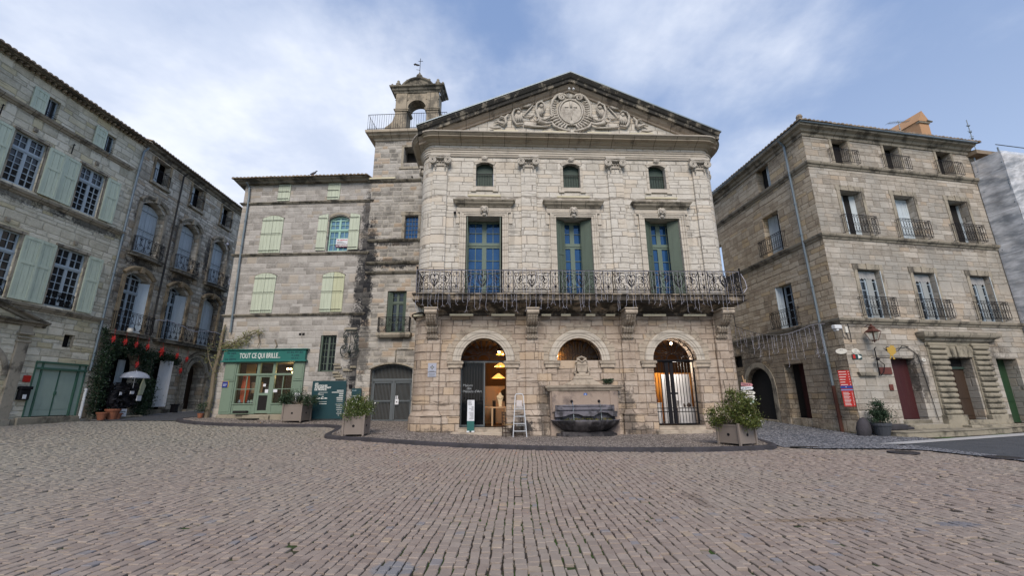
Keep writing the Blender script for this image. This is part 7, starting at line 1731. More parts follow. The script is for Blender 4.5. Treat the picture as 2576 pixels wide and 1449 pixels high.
e = empty('totem_sign', hw_(-4.48, -.20, .31), 2.7); tag(e, 'narrow white sign post with a green foot on the step of the left arch', 'sign')
m = MB(); m.box(-.14, .14, -.02, .02, .42, 1.22); m.build('white_panel', PAPER, e); m = MB(); m.box(-.14, .14, -.02, .02, .04, .42); m.box(-.03, .03, -.024, -.02, .3, .34); m.build('green_panel', paint('totem_green', (.02, .11, .10)), e)
m = MB(); m.box(-.15, -.04, -.12, .12, 0, .05); m.box(.04, .15, -.12, .12, 0, .05); m.build('feet', WHITEP, e)
m = MB(); rg = random.Random(3)
for k in range(20):
    if k in (5, 11): continue
    z = 1.17 - k * .036; L = rg.uniform(.08, .2); m.box(-.11 if k < 5 else .11 - L, -.11 + L if k < 5 else .11, -.023, -.02, z, z + .012)
m.build('small_print', LETB, e)
e = empty('wall_plaque', hw_(-6.08, -.13, 2.53), 2.7); tag(e, 'grey square plaque with a star emblem above a smaller plate on the left pilaster', 'plaque')
m = MB(); m.box(-.17, .17, -.015, 0, .12, .47); m.box(-.17, .17, -.015, 0, -.08, .10); m.build('plates', paint('blue_grey_plaque', (.33, .35, .42), bump=0), e)
m = MB(); m.prism([(0, .19), (.025, .27), (.10, .30), (.025, .33), (0, .41), (-.025, .33), (-.10, .30), (-.025, .27)], -.02, -.015); m.box(-.09, .09, -.02, -.015, .135, .15); m.box(-.12, .12, -.02, -.015, .02, .035); m.box(-.1, .1, -.02, -.015, -.03, -.018); m.build('emblem', LETB, e)
m = MB(); m.prism([(0, .27), (.025, .30), (0, .33), (-.025, .30)], -.024, -.02); m.build('emblem_centre', LETW, e)

# ------------------------------------------------------------------ planters
def bush(m, c, rx, ry, rz, n, size, seed, clumps=26):
    rg = random.Random(seed); cs = []
    for _ in range(clumps):
        a = rg.random() * 6.28; b = rg.random() ** .5; h_ = rg.random()
        cs.append((c[0] + rx * .85 * b * math.cos(a), c[1] + ry * .85 * b * math.sin(a), c[2] + rz * (h_ * 1.0) * (1.05 - .55 * b * b), rg.uniform(.10, .24)))
    P = []
    for i in range(n):
        q = cs[rg.randrange(len(cs))]
        P.append((q[0] + rg.gauss(0, q[3] * .62), q[1] + rg.gauss(0, q[3] * .62), q[2] + rg.gauss(0, q[3] * .5)))
    leaf_cloud(m, P, size, rg); return cs
def planter(x, y, z, w_, h_, az, lb, seed, leaf, rx, rz, n, flowers=30):
    e = empty('planter', (x, y, z), az); tag(e, lb, 'planter', 'square metal planters with shrubs')
    m = MB(); a = w_ / 2; m.box(-a + .04, a - .04, -a + .04, a - .04, .05, h_ - .02); m.build('side_panels', PLANT, e, bevel=.004)
    m = MB()
    for sx in (-1, 1):
        for sy in (-1, 1): m.box(sx * (a - .035) - .035, sx * (a - .035) + .035, sy * (a - .035) - .035, sy * (a - .035) + .035, 0, h_ + .03)
    m.split('corner_post', PLANT, e, bevel=.008)
    for ang in (0, 90, 180, 270):
        m = MB(); m.box(-a + .07, a - .07, -a + .03, -a + .055, .06, .12); m.box(-a + .07, a - .07, -a + .03, -a + .055, h_ - .07, h_ - .01); m.lathe([(0, 0), (.035, 0), (.04, .006), (.0, .012)], 12) if False else None
        m.xf(Matrix.Rotation(R(ang), 4, 'Z')); m.split('panel_rail', PLANT, e)
        k = MB(); k.tube([(0, -a + .042, h_ * .5), (0, -a + .030, h_ * .5)], .045, 14); k.xf(Matrix.Rotation(R(ang), 4, 'Z')); k.build('round_boss', IRON, e)
    m = MB(); m.box(-a + .06, a - .06, -a + .06, a - .06, h_ - .06, h_ - .03); m.build('soil', DARK, e)
    m = MB(); cs = bush(m, (0, 0, h_), rx, rx, rz, n, .033, seed, 34); m.build('foliage', leaf, e)
    rg = random.Random(seed + 1); m = MB()
    for q in cs: m.tube([(0, 0, h_ - .05), (q[0] * .5, q[1] * .5, (q[2] + h_) / 2), (q[0], q[1], q[2])], [.014, .01, .005], 4)
    m.build('stems', BARK, e)
    if flowers:
        m = MB()
        for i in range(flowers): q = cs[rg.randrange(len(cs))]; c2 = (q[0] * 1.2 + rg.gauss(0, .08), q[1] * 1.2 + rg.gauss(0, .08), q[2] + rg.gauss(.03, .1)); leaf_cloud(m, [c2, c2], .035, rg)
        m.build('flowers', FLOWER, e)
    return e
gp = lambda x, y: G(x, y) + .10
planter(-5.80, 16.68, gp(-5.8, 16.68), .80, .70, 2, 'taupe planter with a white-flowering shrub, in front of the grey gate', 21, LEAFM_, .58, .62, 5200, 46)
planter(-10.15, 21.0, gp(-10.15, 21.0), .95, .80, -3, 'taupe planter with a dark shrub, right of the green shopfront', 33, LEAFD, .88, .60, 5200, 10)
p3 = planter(6.95, 14.10, gp(6.95, 14.1), .82, .62, 27, 'taupe planter with a bushy green shrub at the right end of the kerb', 45, LEAFO, .74, 1.0, 10000, 46)
m = MB(); m.tube([(-.1, 0, .6), (-.28, 0, 1.95)], .012, 4); m.tube([(-.2, 0, .6), (.0, .0, 1.85)], .010, 4); m.tube([(-.4, 0, 1.2), (-.45, 0, 1.5), (-.32, 0, 1.56), (-.25, 0, 1.4)], .008, 4); m.build('dry_canes', BARK, p3)
# wooden direction signs on a post behind the right planter
e = empty('direction_signs', (7.80, 14.75, gp(7.5, 14.8) + .10), 5); tag(e, 'bundle of small hand-painted direction signs on a post behind the right planter', 'sign post')
m = MB(); m.tube([(0, 0, 0), (0, 0, 1.9)], .02, 5); m.tube([(-.05, 0, 1.8), (-.08, 0, 2.02)], .02, 4); m.build('post', PALEW, e)
sgn = []
for k, (z, a, wd, mt) in enumerate(((1.68, 4, .36, paint('pink_board', (.45, .2, .22))), (1.56, -3, .38, PAPER), (1.42, 3, .46, ENAMEL), (1.27, -5, .42, ENAMEL), (1.13, 2, .34, paint('mint_board', (.35, .45, .38))))):
    m = MB(); m.prism([(-wd / 2, 0), (wd / 2, 0), (wd / 2 + .05, .05), (wd / 2, .10), (-wd / 2, .10)], -.03, -.015); b_ = m.build('board', mt, e, loc=(0, 0, z)); b_.rotation_euler = (0, R(a), 0)
    scribble(b_, -wd / 2 + .04, wd / 2 - .04, .03, .04, -.034, LETB, k)

# ------------------------------------------------------------------ corner house: signs, lamp, pot, stone
def cw(x, y, z): return tuple(chm @ Vector((x, y, z)))
e = empty('street_lantern', cw(1.05, -.38, 3.70), 10.7); e.scale = (.75, .75, .78); tag(e, 'rust-brown street lantern with a tapered glass body on the corner house wall', 'lantern')
m = MB()
for sx in (-1, 1):
    for sy in (-1, 1): m.tube([(sx * .12, sy * .12, .06), (sx * .25, sy * .25, .50)], .012, 4)
for z, a in ((.06, .12), (.50, .25)): m.tube([(-a, -a, z), (a, -a, z), (a, a, z), (-a, a, z)], .014, 4, close=True)
m.build('cage', RUST, e)
m = MB(); m.lathe([(.36, .50), (.30, .56), (.16, .66), (.15, .72), (.18, .73), (.10, .80), (.04, .84), (.05, .90), (0, .93)], 4, a0=PI / 4, a1=PI / 4 + 2 * PI); m.build('roof', RUST, e)
m = MB(); m.lathe([(.11, .07), (.235, .49)], 4, a0=PI / 4, a1=PI / 4 + 2 * PI); m.build('glass_panes', clearglass('lantern_glass', .12), e)
m = MB(); m.tube([(0, 0, .12), (0, 0, .45)], .03, 6); m.lathe([(0, 0), (.10, .02), (.12, .06), (0, .06)], 8); m.tube([(0, 0, 0), (0, 0, -.06)], .03, 5); m.tube([(0, 0, .84), (0, .2, .88), (0, .38, .80)], .02, 5); m.build('burner_and_bracket', RUST, e)
def oval(x, y, z, lb, s1, s2, az_l):
    e = empty('enamel_street_sign', cw(x, y, z), 10.7 if az_l == 0 else -84 if az_l == 2 else az_l); tag(e, lb, 'street sign', 'oval enamel street signs')
    m = MB(); m.prism([(.19 * math.cos(2 * PI * i / 28), .115 * math.sin(2 * PI * i / 28)) for i in range(28)], -.03, 0); m.build('plate', ENAMEL, e, bevel=.008)
    scribble(e, -.05, .05, .03, .03, -.034, LETB); 
    if s2: scribble(e, -.12, .12, -.06, .035, -.034, LETB, 2)
    return e
oval(.45, 0, 3.33, 'oval white street sign on the front of the corner, above the arrow sign', 'PLACE', 'GAMBETTA', 0)
oval(-.20, .02, 3.33, 'oval white street sign nearest the drainpipe, turned towards the alley', 'RUE', '', -32)
e = empty('arrow_sign', cw(.22, -.02, 3.02), 10.7); tag(e, 'small dark sign with a red square and a white arrow under the oval sign', 'sign')
m = MB(); m.box(0, .46, -.02, 0, 0, .20); m.build('board', paint('dark_green_sign', (.015, .05, .05), bump=0), e); m = MB(); m.box(.02, .14, -.024, -.02, .02, .18); m.build('red_square', REDS, e); m = MB(); m.prism([(.27, .01), (.45, .09), (.27, .19)], -.026, -.02); m.build('white_arrow', LETW, e)
e = empty('red_directory_sign', cw(-.42, .16, 1.17), 10.7 - 42); tag(e, 'tall red shop directory board with a blue band beside the drainpipe', 'sign')
m = MB(); m.box(0, .52, -.03, 0, 0, 1.40); e.scale = (.72, 1, 1); m.build('red_board', REDS, e, bevel=.006)
m = MB(); m.box(-.005, .525, -.04, -.03, .70, .80); m.build('blue_band', BLUES, e); m = MB(); m.box(.0, .52, -.036, -.03, .62, .66); m.build('pale_blue_band', paint('sky_blue', (.12, .25, .5), bump=0), e)
m = MB(); rg = random.Random(6)
for k in range(6): z = 1.33 - k * .10; L = rg.uniform(.22, .36); m.box(.03, .03 + L, -.034, -.03, z, z + .020); m.box(.45, .48, -.034, -.03, z, z + .03)
for k in range(10): z = .53 - k * .053; L = rg.uniform(.2, .32); m.box(.06, .06 + L, -.034, -.03, z, z + .015); m.box(.45, .475, -.034, -.03, z, z + .02)
m.ball((.24, -.045, .75), .02, 6, sy=.2); m.build('lettering', LETW, e)
m = MB()
P = [(0, 0), (.10, -.02), (.08, .05), (.16, .22), (.24, .05), (.20, -.03), (.33, -.04), (.30, .02), (.24, .18), (.34, .26), (.50, .38), (.46, .52), (.52, .62), (.44, .66), (.40, .80), (.32, .74), (.26, .82), (.20, .72), (.12, .68), (.02, .66), (-.06, .6), (.0, .5), (-.04, .40), (.06, .30), (.1, .2), (.04, .06)]
tri = tessellate_polygon([[Vector((x, z, 0)) for x, z in P]]); n = len(P)
m.add([(x, -.012, z) for x, z in P] + [(x, .012, z) for x, z in P], [tuple(t_) for t_ in tri] + [(c + n, b + n, a + n) for a, b, c in tri] + [(i, (i + 1) % n, n + (i + 1) % n, n + i) for i in range(n)])
o = m.build('yellow_cutout_sign', YEL, None); o.matrix_world = chm @ T_((1.12, -.75, 2.98)) @ Matrix.Rotation(R(-10), 4, 'Z') @ Matrix.Scale(.66, 4); tag(o, 'flat yellow cut-out sign of a small creature hanging by the dark red door', 'sign')
e = empty('sign_bracket', cw(1.30, -.02, 2.9), 10.7); tag(e, 'black iron bracket with scrolls and a lamp arm beside the yellow sign', 'bracket')
m = MB(); m.tube([(.0, -.05, -.55), (.0, -.08, .05), (-.02, -.10, .55), (.06, -.1, .6)], .02, 4); m.tube([(-.75, -.5, .12), (-.35, -.35, .16), (0, -.1, .18), (.6, -.6, .12)], .018, 4)
m.tube([(.9, -.7, .55), (.72, -.62, .62), (.62, -.5, .42), (.42, -.35, .32), (.30, -.2, .55)], .016, 4); m.tube([(0, -.1, -.55), (.2, -.1, -.38), (.3, -.1, -.1), (.1, -.1, .05)], .014, 4)
m.tube([(p[0] + .38, -.3, p[1] + .5) for p in spiral(0, 0, .12, .02, 0, 1.3, 12)], .014, 4); m.ball((-.1, -.2, .10), .09, 7, sz=.6); m.build('scrolls', IRON, e)
m = MB(); m.box(1.40, 1.98, -.06, -.03, 2.42, 2.70); o = m.build('brown_sign_board', BROWNS, None, bevel=.006); o.matrix_world = chm; tag(o, 'plain dark brown board on the wall left of the dark red door', 'sign')
m = MB(); m.box(1.72, 1.90, -.05, 0, 1.78, 2.02); m.ball((1.81, -.06, 1.86), .03, 6); o = m.build('door_bell_box', BROWNS, None, bevel=.02); o.matrix_world = chm; tag(o, 'small brown bell box on the wall between the brown board and the red door', 'bell')
m = MB(); m.prism([(.10 * math.cos(2 * PI * i / 18), .07 * math.sin(2 * PI * i / 18)) for i in range(18)], -.02, 0); o = m.build('house_number', ENAMEL, None); o.matrix_world = chm @ T_((3.78, 0, 3.02)); tag(o, 'tiny oval enamel house number left of the rusticated doorway', 'house number')
scribble(o, -.02, .02, -.035, .07, -.023, LETB)
m = MB(); m.box(-.10, .24, -.30, -.12, 0, .16); m.box(-.02, .1, -.28, -.1, -.08, 0); o = m.build('security_camera', WHITEP, None, bevel=.02); o.matrix_world = chm @ T_((-.62, -.1, 4.18)); tag(o, 'white camera box fixed beside the drainpipe under the ledge', 'camera')
m = MB(); m.box(-.06, .06, -.08, 0, 0, .26); o = m.build('junction_box', ENAMEL, None, bevel=.01); o.matrix_world = chm @ T_((.18, 0, 4.08)); tag(o, 'small cream electrical box under the ledge left of the lantern', 'box')
m = MB(); m.tube([(.18, -.03, 4.08), (.22, -.03, 3.85), (.34, -.03, 3.72), (.36, -.03, 4.0), (.33, -.03, 4.5)], .012, 4); m.tube([(.0, -.03, 4.5), (.0, -.03, 3.95), (.1, -.03, 3.85)], .010, 4)
m.tube([(3.0, -.03, 3.55), (3.2, -.03, 3.45), (3.42, -.03, 3.28), (3.5, -.03, 3.22), (3.62, -.03, 2.2), (3.72, -.06, .6)], .013, 4); m.tube([(2.3, -.03, 3.45), (3.0, -.03, 3.55)], .01, 4)
o = m.build('wall_cables', ZINCD, None); o.matrix_world = chm; tag(o, 'thin black cables running down the corner house wall', 'cable')
e = empty('potted_shrub', cw(.20, -.62, G(*cw(.2, -.6, 0)[:2]) + .02), 0); tag(e, 'round dark green shrub in a grey pot at the corner of the tan house', 'potted plant')
m = MB(); m.lathe([(0, 0), (.22, 0), (.30, .34), (.33, .36), (.33, .46), (.28, .46), (.27, .40), (0, .40)], 20); m.build('pot', paint('slate_pot', (.045, .05, .06), rough=.6), e, smooth=False)
m = MB(); bush(m, (0, 0, .5), .24, .24, .72, 3000, .034, 77, 22); m.build('foliage', LEAFD, e); m = MB(); m.tube([(0, 0, .4), (0, 0, .9)], .02, 5); m.build('trunk', BARK, e)
m = MB(); m.ball((0, 0, .22), .30, 12, sx=.85, sy=.7, sz=1.55); m.xf(Matrix.Rotation(R(8), 4, 'Y'))
o = m.build('guard_stone', KERB, None, smooth=True); o.location = cw(-.42, -.42, G(*cw(-.4, -.4, 0)[:2])); tag(o, 'rounded dark guard stone leaning at the corner beside the potted shrub', 'stone')
m = MB(); m.box(-.7, .5, -.3, .2, 0, .22); m.box(.3, .9, -.2, .2, 0, .12); o = m.build('dark_stone_ramp', KERB, None, bevel=.08, segs=2); o.location = cw(1.1, -.22, G(*cw(1.1, -.2, 0)[:2]) + .16); o.rotation_euler = (0, 0, R(10)); tag(o, 'low dark stone block behind the grey pot', 'stone')

# ------------------------------------------------------------------ strings of icicle lights
def icicles(m, P, n, lo_, hi_, r, seed):
    rg = random.Random(seed)
    for i in range(n):
        q = (i + rg.uniform(-.35, .35)) / n * (len(P) - 1); q = max(0, min(len(P) - 1.001, q)); k = int(q); f_ = q - k
        a = Vector(P[k]).lerp(Vector(P[k + 1]), f_); L = rg.uniform(lo_, hi_); nseg = max(4, int(L / .14)); pts = [tuple(a)]; x = 0
        for j in range(1, nseg + 1): x += rg.uniform(-.022, .022); pts.append((a.x + x, a.y + rg.uniform(-.01, .01), a.z - L * j / nseg))
        m.tube(pts, r, 3, caps=False)
        e = pts[-1]
        for sg in (-1, 1):
            if rg.random() < .6: m.tube([e, (e[0] + sg * rg.uniform(.03, .08), e[1], e[2] - rg.uniform(.03, .12))], r, 3, caps=False)
        for j in range(1, nseg, 2): p = pts[j]; m.tube([p, (p[0] + rg.choice((-.03, .03)), p[1], p[2] + .01)], r * 1.1, 3, caps=False)
m = MB(); icicles(m, [(-6.75, -1.06, 6.71), (6.82, -1.06, 6.71)], 84, 1.2, 1.75, .0058, 5); m.tube([(-6.75 + i * .27, -1.06, 6.70 - .015 * (i % 2)) for i in range(51)], .012, 3)
m.tube([(6.82, -1.05, 6.6), (6.98, -1.02, 6.3), (7.02, -1.02, 6.0), (6.86, -1.0, 5.8)], .012, 4)
o = m.build('icicle_light_string', WIRE, None); o.matrix_world = hm; tag(o, 'white icicle light string hanging over the whole town hall balcony', 'light string')
a = Vector(hw_(6.95, .1, 4.55)); b = Vector(cw(-.95, -.2, 4.42)); P = [tuple(a.lerp(b, i / 14) + Vector((0, 0, -.42 * math.sin(PI * min(1, i / 14 * 1.15)) + .0))) for i in range(15)]
m = MB(); m.tube([tuple(a + Vector((0, 0, .5)))] + P, .018, 4); cb_ = m.build('black_cable', ZINCD, None); tag(cb_, 'black cable sagging across the alley to the drainpipe', 'cable')
m = MB(); icicles(m, P, 26, .5, 1.4, .0045, 9); m.tube([(p[0], p[1], p[2] - .02) for p in P[7:]], .012, 3); o = m.build('icicle_light_string', WIRE, None); tag(o, 'white icicle light string hanging across the dark alley', 'light string')
def swp(x, y, z): return tuple(shm @ Vector((x, y, z)))
m = MB(); rg = random.Random(3); P = [(2.7 + i * .26, -.55 + rg.uniform(-.02, .02), 5.92 - .0 * i + .12 * math.sin(i * .4) + rg.uniform(-.03, .03)) for i in range(25)]; P += [(P[-1][0], -.55, P[-1][2] - k * .14) for k in range(1, 9)]
m.tube(P, .022, 4); o = m.build('garland_light_string', WIRE, None); o.matrix_world = shm; tag(o, 'white light string along the street house balcony, hanging down at its far end', 'light string')
m = MB(); m.tube([(8.0, -.2, 11.9), (8.02, -.22, 13.3)], .008, 3); m.ball((8.0, -.2, 12.35), .10, 6); m.ball((8.75, -.3, 9.6), .06, 6); m.ball((8.75, -.3, 9.9), .05, 6); m.tube([(8.75, -.3, 9.5), (8.75, -.3, 10.1)], .01, 3)
o = m.build('hanging_ornaments', WIRE, None); o.matrix_world = shm; tag(o, 'small white baubles hanging before the farthest bay of the street house', 'ornament')

# ------------------------------------------------------------------ dressed shop on the left: garland, stars, umbrella, pots, goods
m = MB(); rg = random.Random(14); pts = []
def along(P, n, s_):
    L = len(P) - 1
    for i in range(n):
        q = rg.random() * L; k = int(q); a = Vector(P[k]).lerp(Vector(P[min(L, k + 1)]), q - k); pts.append((a.x + rg.gauss(0, s_), a.y + rg.gauss(0, s_ * .5), a.z + rg.gauss(0, s_)))
arch_l = [(.55, -.25, 1.15), (.42, -.3, 2.2), (.35, -.3, 3.2), (.6, -.35, 4.1), (1.3, -.35, 4.35), (2.1, -.35, 4.25), (2.9, -.35, 3.9), (3.1, -.3, 3.0), (3.2, -.3, 2.0), (3.1, -.35, 1.2)]
along(arch_l, 9500, .20); along([(3.1, -.35, 4.0), (3.9, -.3, 4.15), (4.8, -.3, 4.05), (5.4, -.25, 3.75)], 1500, .14); along([(3.0, -.45, 1.1), (3.3, -.4, 1.9), (3.0, -.35, 2.6)], 2600, .30); along([(.4, -.3, 3.6), (.2, -.3, 4.5), (.1, -.3, 5.0)], 500, .12)
leaf_cloud(m, pts, .05, rg); e = empty('fir_garland', swp(0, 0, 0), 92); tag(e, 'thick dark green fir garland framing the shop arch of the street house', 'garland'); m.build('needles', LEAFD, e)
m = MB(); m.tube(arch_l, .05, 5); m.build('core_rope', BARK, e); m = MB()
for k in range(150): p = pts[rg.randrange(len(pts))]; m.ball((p[0], p[1] - .08, p[2]), .011, 4)
m.build('tiny_white_lights', WIRE, e)
stars = [(.35, 4.55, 'red star nearest the drainpipe, at the left end of the row'), (1.05, 4.50, 'red star above the left shoulder of the garland'), (1.75, 4.45, 'red star above the middle of the garland'), (2.5, 4.42, 'red star at the right shoulder of the garland'), (2.05, 3.45, 'small red star inside the shop arch'), (3.55, 4.28, 'largest red star, between the two shop arches'), (4.75, 4.18, 'red star above the right end of the second arch'), (5.6, 4.05, 'red star above the portal pier'), (5.25, 3.35, 'lowest red star, beside the white door')]
for x, z, lb in stars:
    s2 = 1.25 if 'largest' in lb else .8; m = MB(); P = []
    for i in range(12): a = 2 * PI * i / 12 + .2; r_ = (.27 if i % 2 == 0 else .13) * s2; P.append((r_ * math.cos(a) * .8, r_ * math.sin(a)))
    n = 12; m.add([(a, 0, b) for a, b in P] + [(0, -.09, 0), (0, .09, 0)], [(i, (i + 1) % n, n) for i in range(n)] + [((i + 1) % n, i, n + 1) for i in range(n)]); m.tube([(0, 0, .2), (0, .0, .5)], .005, 3)
    prop('red_star', m, REDS, shm @ T_((x, -.55, z)), lb, 'ornament', 'red stars over the dressed shop')
e = empty('clear_umbrella', swp(1.85, -.75, 2.75), 92); tag(e, 'open clear umbrella hung with fairy lights before the shop arch', 'umbrella')
m = MB(); m.lathe([(.62, 0), (.56, .13), (.42, .25), (.22, .33), (.0, .36)], 16); m.build('canopy', UMB, e, smooth=True)
m = MB()
for i in range(8): a = 2 * PI * i / 8; m.tube([(.62 * math.cos(a), .62 * math.sin(a), 0), (.44 * math.cos(a), .44 * math.sin(a), .235), (0, 0, .35)], .008, 3)
m.tube([(0, 0, .4), (0, 0, -.5)], .012, 4); m.build('ribs', WHITEP, e)
e = empty('goods_rack', swp(1.75, -.55, 1.2), 92); tag(e, 'rack heaped with dark clothes and papers in front of the shop arch', 'rack')
m = MB(); rg = random.Random(31)
for k in range(12): m.ball((rg.uniform(-.65, .55), rg.uniform(.1, .3), rg.uniform(.25, .8)), rg.uniform(.12, .2), 7, sz=1.8)
leaf_cloud(m, [(rg.uniform(-.8, .65), rg.uniform(-.15, .3), rg.uniform(.05, 1.25)) for _ in range(420)], .13, rg); m.build('dark_clothes', COAT, e); m = MB()
for sg in (-.8, .7): m.tube([(sg, .1, 0), (sg, .1, 1.3)], .02, 4)
m.tube([(-.8, .1, 1.3), (.7, .1, 1.3)], .02, 4); m.build('frame', IRON, e); m = MB(); m.box(.35, .62, -.32, -.28, .42, .68); m.box(-.1, .12, -.3, -.27, .75, .9); m.box(-.72, -.6, -.3, -.28, .7, .84); m.build('papers', PAPER, e); m = MB(); m.prism([(.55, .7), (.8, .72), (.9, 1.2), (.7, 1.55), (.6, 1.2)], -.2, -.14); m.build('pale_green_cloth', GREENB, e)
e = empty('a_board', swp(1.25, -.95, G(*swp(1.25, -.95, 0)[:2]) + .12), 92); tag(e, 'small white notice board standing low before the dressed shop', 'sign')
m = MB(); m.box(-.26, .26, -.02, .02, 0, .36); m.build('board', PAPER, e); scribble(e, -.2, .2, .2, .06, -.026, LETB); scribble(e, -.2, .12, .1, .04, -.026, LETB, 2)
for i, (x, s2, lb) in enumerate(((.42, 1.0, 'wide brown pot at the foot of the white downpipe'), (.85, 1.35, 'tall terracotta pot left of the white notice board'), (1.05, .8, 'small terracotta pot in front of the tall one'))):
    m = MB(); m.lathe([(0, 0), (.13 * s2, 0), (.2 * s2, .3 * s2), (.23 * s2, .31 * s2), (.23 * s2, .37 * s2), (.19 * s2, .37 * s2), (.17 * s2, .3 * s2), (0, .3 * s2)], 16); p = swp(x, -.75 - .1 * i, 0)
    prop('terracotta_pot', m, TERRA, T_((p[0], p[1], G(p[0], p[1]) + .0)), lb, 'pot', 'pots before the dressed shop', smooth=False)
m = MB(); m.box(-.8, .8, -.2, .2, 0, .12); p = swp(1.9, -.7, 0); o = m.build('stone_doorstep', BLOCK, None, bevel=.03); o.location = (p[0], p[1], G(p[0], p[1])); o.rotation_euler = (0, 0, R(92)); tag(o, 'low stone step before the dressed shop', 'step')
m = MB(); m.lathe([(0, 0), (.12, 0), (.14, .12), (.10, .16), (.13, .2), (.10, .22), (0, .22)], 12); prop('hanging_lamp', m, ENAMEL, shm @ T_((.95, -.75, 4.95)), 'cream lamp shade hanging under the left balcony of the street house', 'lamp', smooth=True)
m = MB(); m.box(-.14, .14, -.14, .14, 0, .42); m.box(-.18, .18, -.18, .18, .42, .48); p = swp(5.45, -.45, 0); o = m.build('black_bin', IRON, None, bevel=.02); o.location = (p[0], p[1], G(p[0], p[1]) + .03); tag(o, 'small black bin at the foot of the portal pier', 'bin')

# vine on the corner of the grey house
e = empty('climbing_vine', gw(0, 0, 0), -2.5); tag(e, 'old climbing vine with thin yellowing leaves at the corner of the green shop', 'vine')
m = MB(); rg = random.Random(40)
tr = [(-.02, -.22, .8), (.05, -.2, 1.8), (-.02, -.18, 2.9), (.08, -.16, 4.0), (.05, -.14, 4.9), (.12, -.12, 5.4)]; m.tube(tr, [.13, .11, .09, .09, .07, .03], 7)
for P in ([(.05, -.16, 4.0), (.6, -.16, 4.35), (1.2, -.15, 4.7), (1.9, -.14, 5.0), (2.3, -.12, 4.85)], [(.05, -.16, 4.4), (.5, -.15, 4.5), (1.0, -.14, 4.35), (1.6, -.12, 4.6)], [(.08, -.16, 4.1), (.4, -.22, 4.3), (.8, -.2, 4.25)], [(-.05, -.2, 3.0), (-.35, -.25, 3.6), (-.5, -.3, 4.2)], [(1.2, -.15, 4.7), (1.3, -.14, 5.1)], [(1.9, -.12, 4.95), (2.05, -.1, 4.5), (1.95, -.1, 4.2)], [(2.8, -.05, 4.6), (2.95, -.05, 4.3), (2.85, -.05, 4.1)]): m.tube(P, [.028] * (len(P) - 1) + [.008], 5)
m.build('woody_stem', BARK, e)
m = MB(); pts = []
for P, n, s2 in (([(.2, -.2, 4.2), (.8, -.2, 4.5), (1.4, -.18, 4.85), (2.1, -.15, 5.0)], 520, .12), ([(.2, -.2, 4.3), (1.0, -.2, 4.3), (1.5, -.18, 4.55)], 420, .11), ([(0, -.2, 2.6), (.05, -.2, 3.6), (.1, -.2, 5.2)], 330, .16), ([(.0, -.2, 1.0), (0, -.2, 2.4)], 120, .12), ([(-.5, -.3, 3.5), (-.4, -.3, 4.3)], 90, .12)): along(P, n, s2)
pts2 = pts[:]; leaf_cloud(m, pts2, .040, rg); m.build('leaves', LEAFP, e)
e = empty('potted_plant', gw(-.15, -.45, G(*gw(-.15, -.45, 0)[:2]) + .10), 0); tag(e, 'small terracotta pot with a straggly plant at the foot of the vine', 'potted plant')
m = MB(); m.lathe([(0, 0), (.09, 0), (.13, .2), (.14, .22), (0, .2)], 12); m.build('pot', TERRA, e); m = MB(); leaf_cloud(m, [(rg.gauss(0, .12), rg.gauss(0, .1), .3 + rg.random() * .4) for _ in range(260)], .04, rg); m.build('foliage', LEAFD, e)
# pigeon on the grey house roof
e = empty('pigeon', gw(3.9, -.3, 13.72), 0); tag(e, 'small grey pigeon perched on the grey house roof edge', 'bird')
m = MB(); m.tube([(-.2, 0, .06), (-.12, 0, .10), (0, 0, .14), (.10, 0, .20), (.13, 0, .27), (.17, 0, .28), (.21, 0, .27)], [.02, .045, .07, .05, .03, .032, .008], 8); m.build('body', paint('pigeon_grey', (.10, .11, .13)), e, smooth=True); m = MB()
for y in (-.03, .03): m.tube([(0, y, .1), (.01, y, -.02)], .008, 4)
m.build('legs', TERRA, e)

# ------------------------------------------------------------------ the walker in the street
px0, py0 = -18.35, 27.3; pz0 = G(px0, py0) + .03
joints = {'pelvis': (0, 0, .90), 'waist': (0, .01, 1.05), 'chest': (.01, .0, 1.28), 'neck': (.02, -.02, 1.46), 'head': (.03, -.03, 1.56), 'crown': (.03, -.02, 1.68),
 'hipL': (-.09, 0, .86), 'kneeL': (-.11, -.16, .50), 'ankL': (-.11, -.12, .10), 'toeL': (-.12, -.27, .04), 'hipR': (.09, 0, .86), 'kneeR': (.10, .06, .48), 'ankR': (.10, .26, .14), 'toeR': (.11, .16, .04),
 'shL': (-.17, 0, 1.38), 'elL': (-.23, .10, 1.12), 'wrL': (-.22, .02, .88), 'haL': (-.21, -.03, .80), 'shR': (.19, 0, 1.38), 'elR': (.24, .02, 1.12), 'wrR': (.20, -.16, .96), 'haR': (.18, -.22, .92)}
ed = [('pelvis', 'waist'), ('waist', 'chest'), ('chest', 'neck'), ('neck', 'head'), ('head', 'crown'), ('pelvis', 'hipL'), ('hipL', 'kneeL'), ('kneeL', 'ankL'), ('ankL', 'toeL'), ('pelvis', 'hipR'), ('hipR', 'kneeR'), ('kneeR', 'ankR'), ('ankR', 'toeR'), ('chest', 'shL'), ('shL', 'elL'), ('elL', 'wrL'), ('wrL', 'haL'), ('chest', 'shR'), ('shR', 'elR'), ('elR', 'wrR'), ('wrR', 'haR')]
rad = dict(pelvis=.13, waist=.115, chest=.135, neck=.05, head=.085, crown=.07, hipL=.09, kneeL=.06, ankL=.04, toeL=.035, hipR=.09, kneeR=.06, ankR=.04, toeR=.035, shL=.06, elL=.045, wrL=.03, haL=.03, shR=.06, elR=.045, wrR=.03, haR=.03)
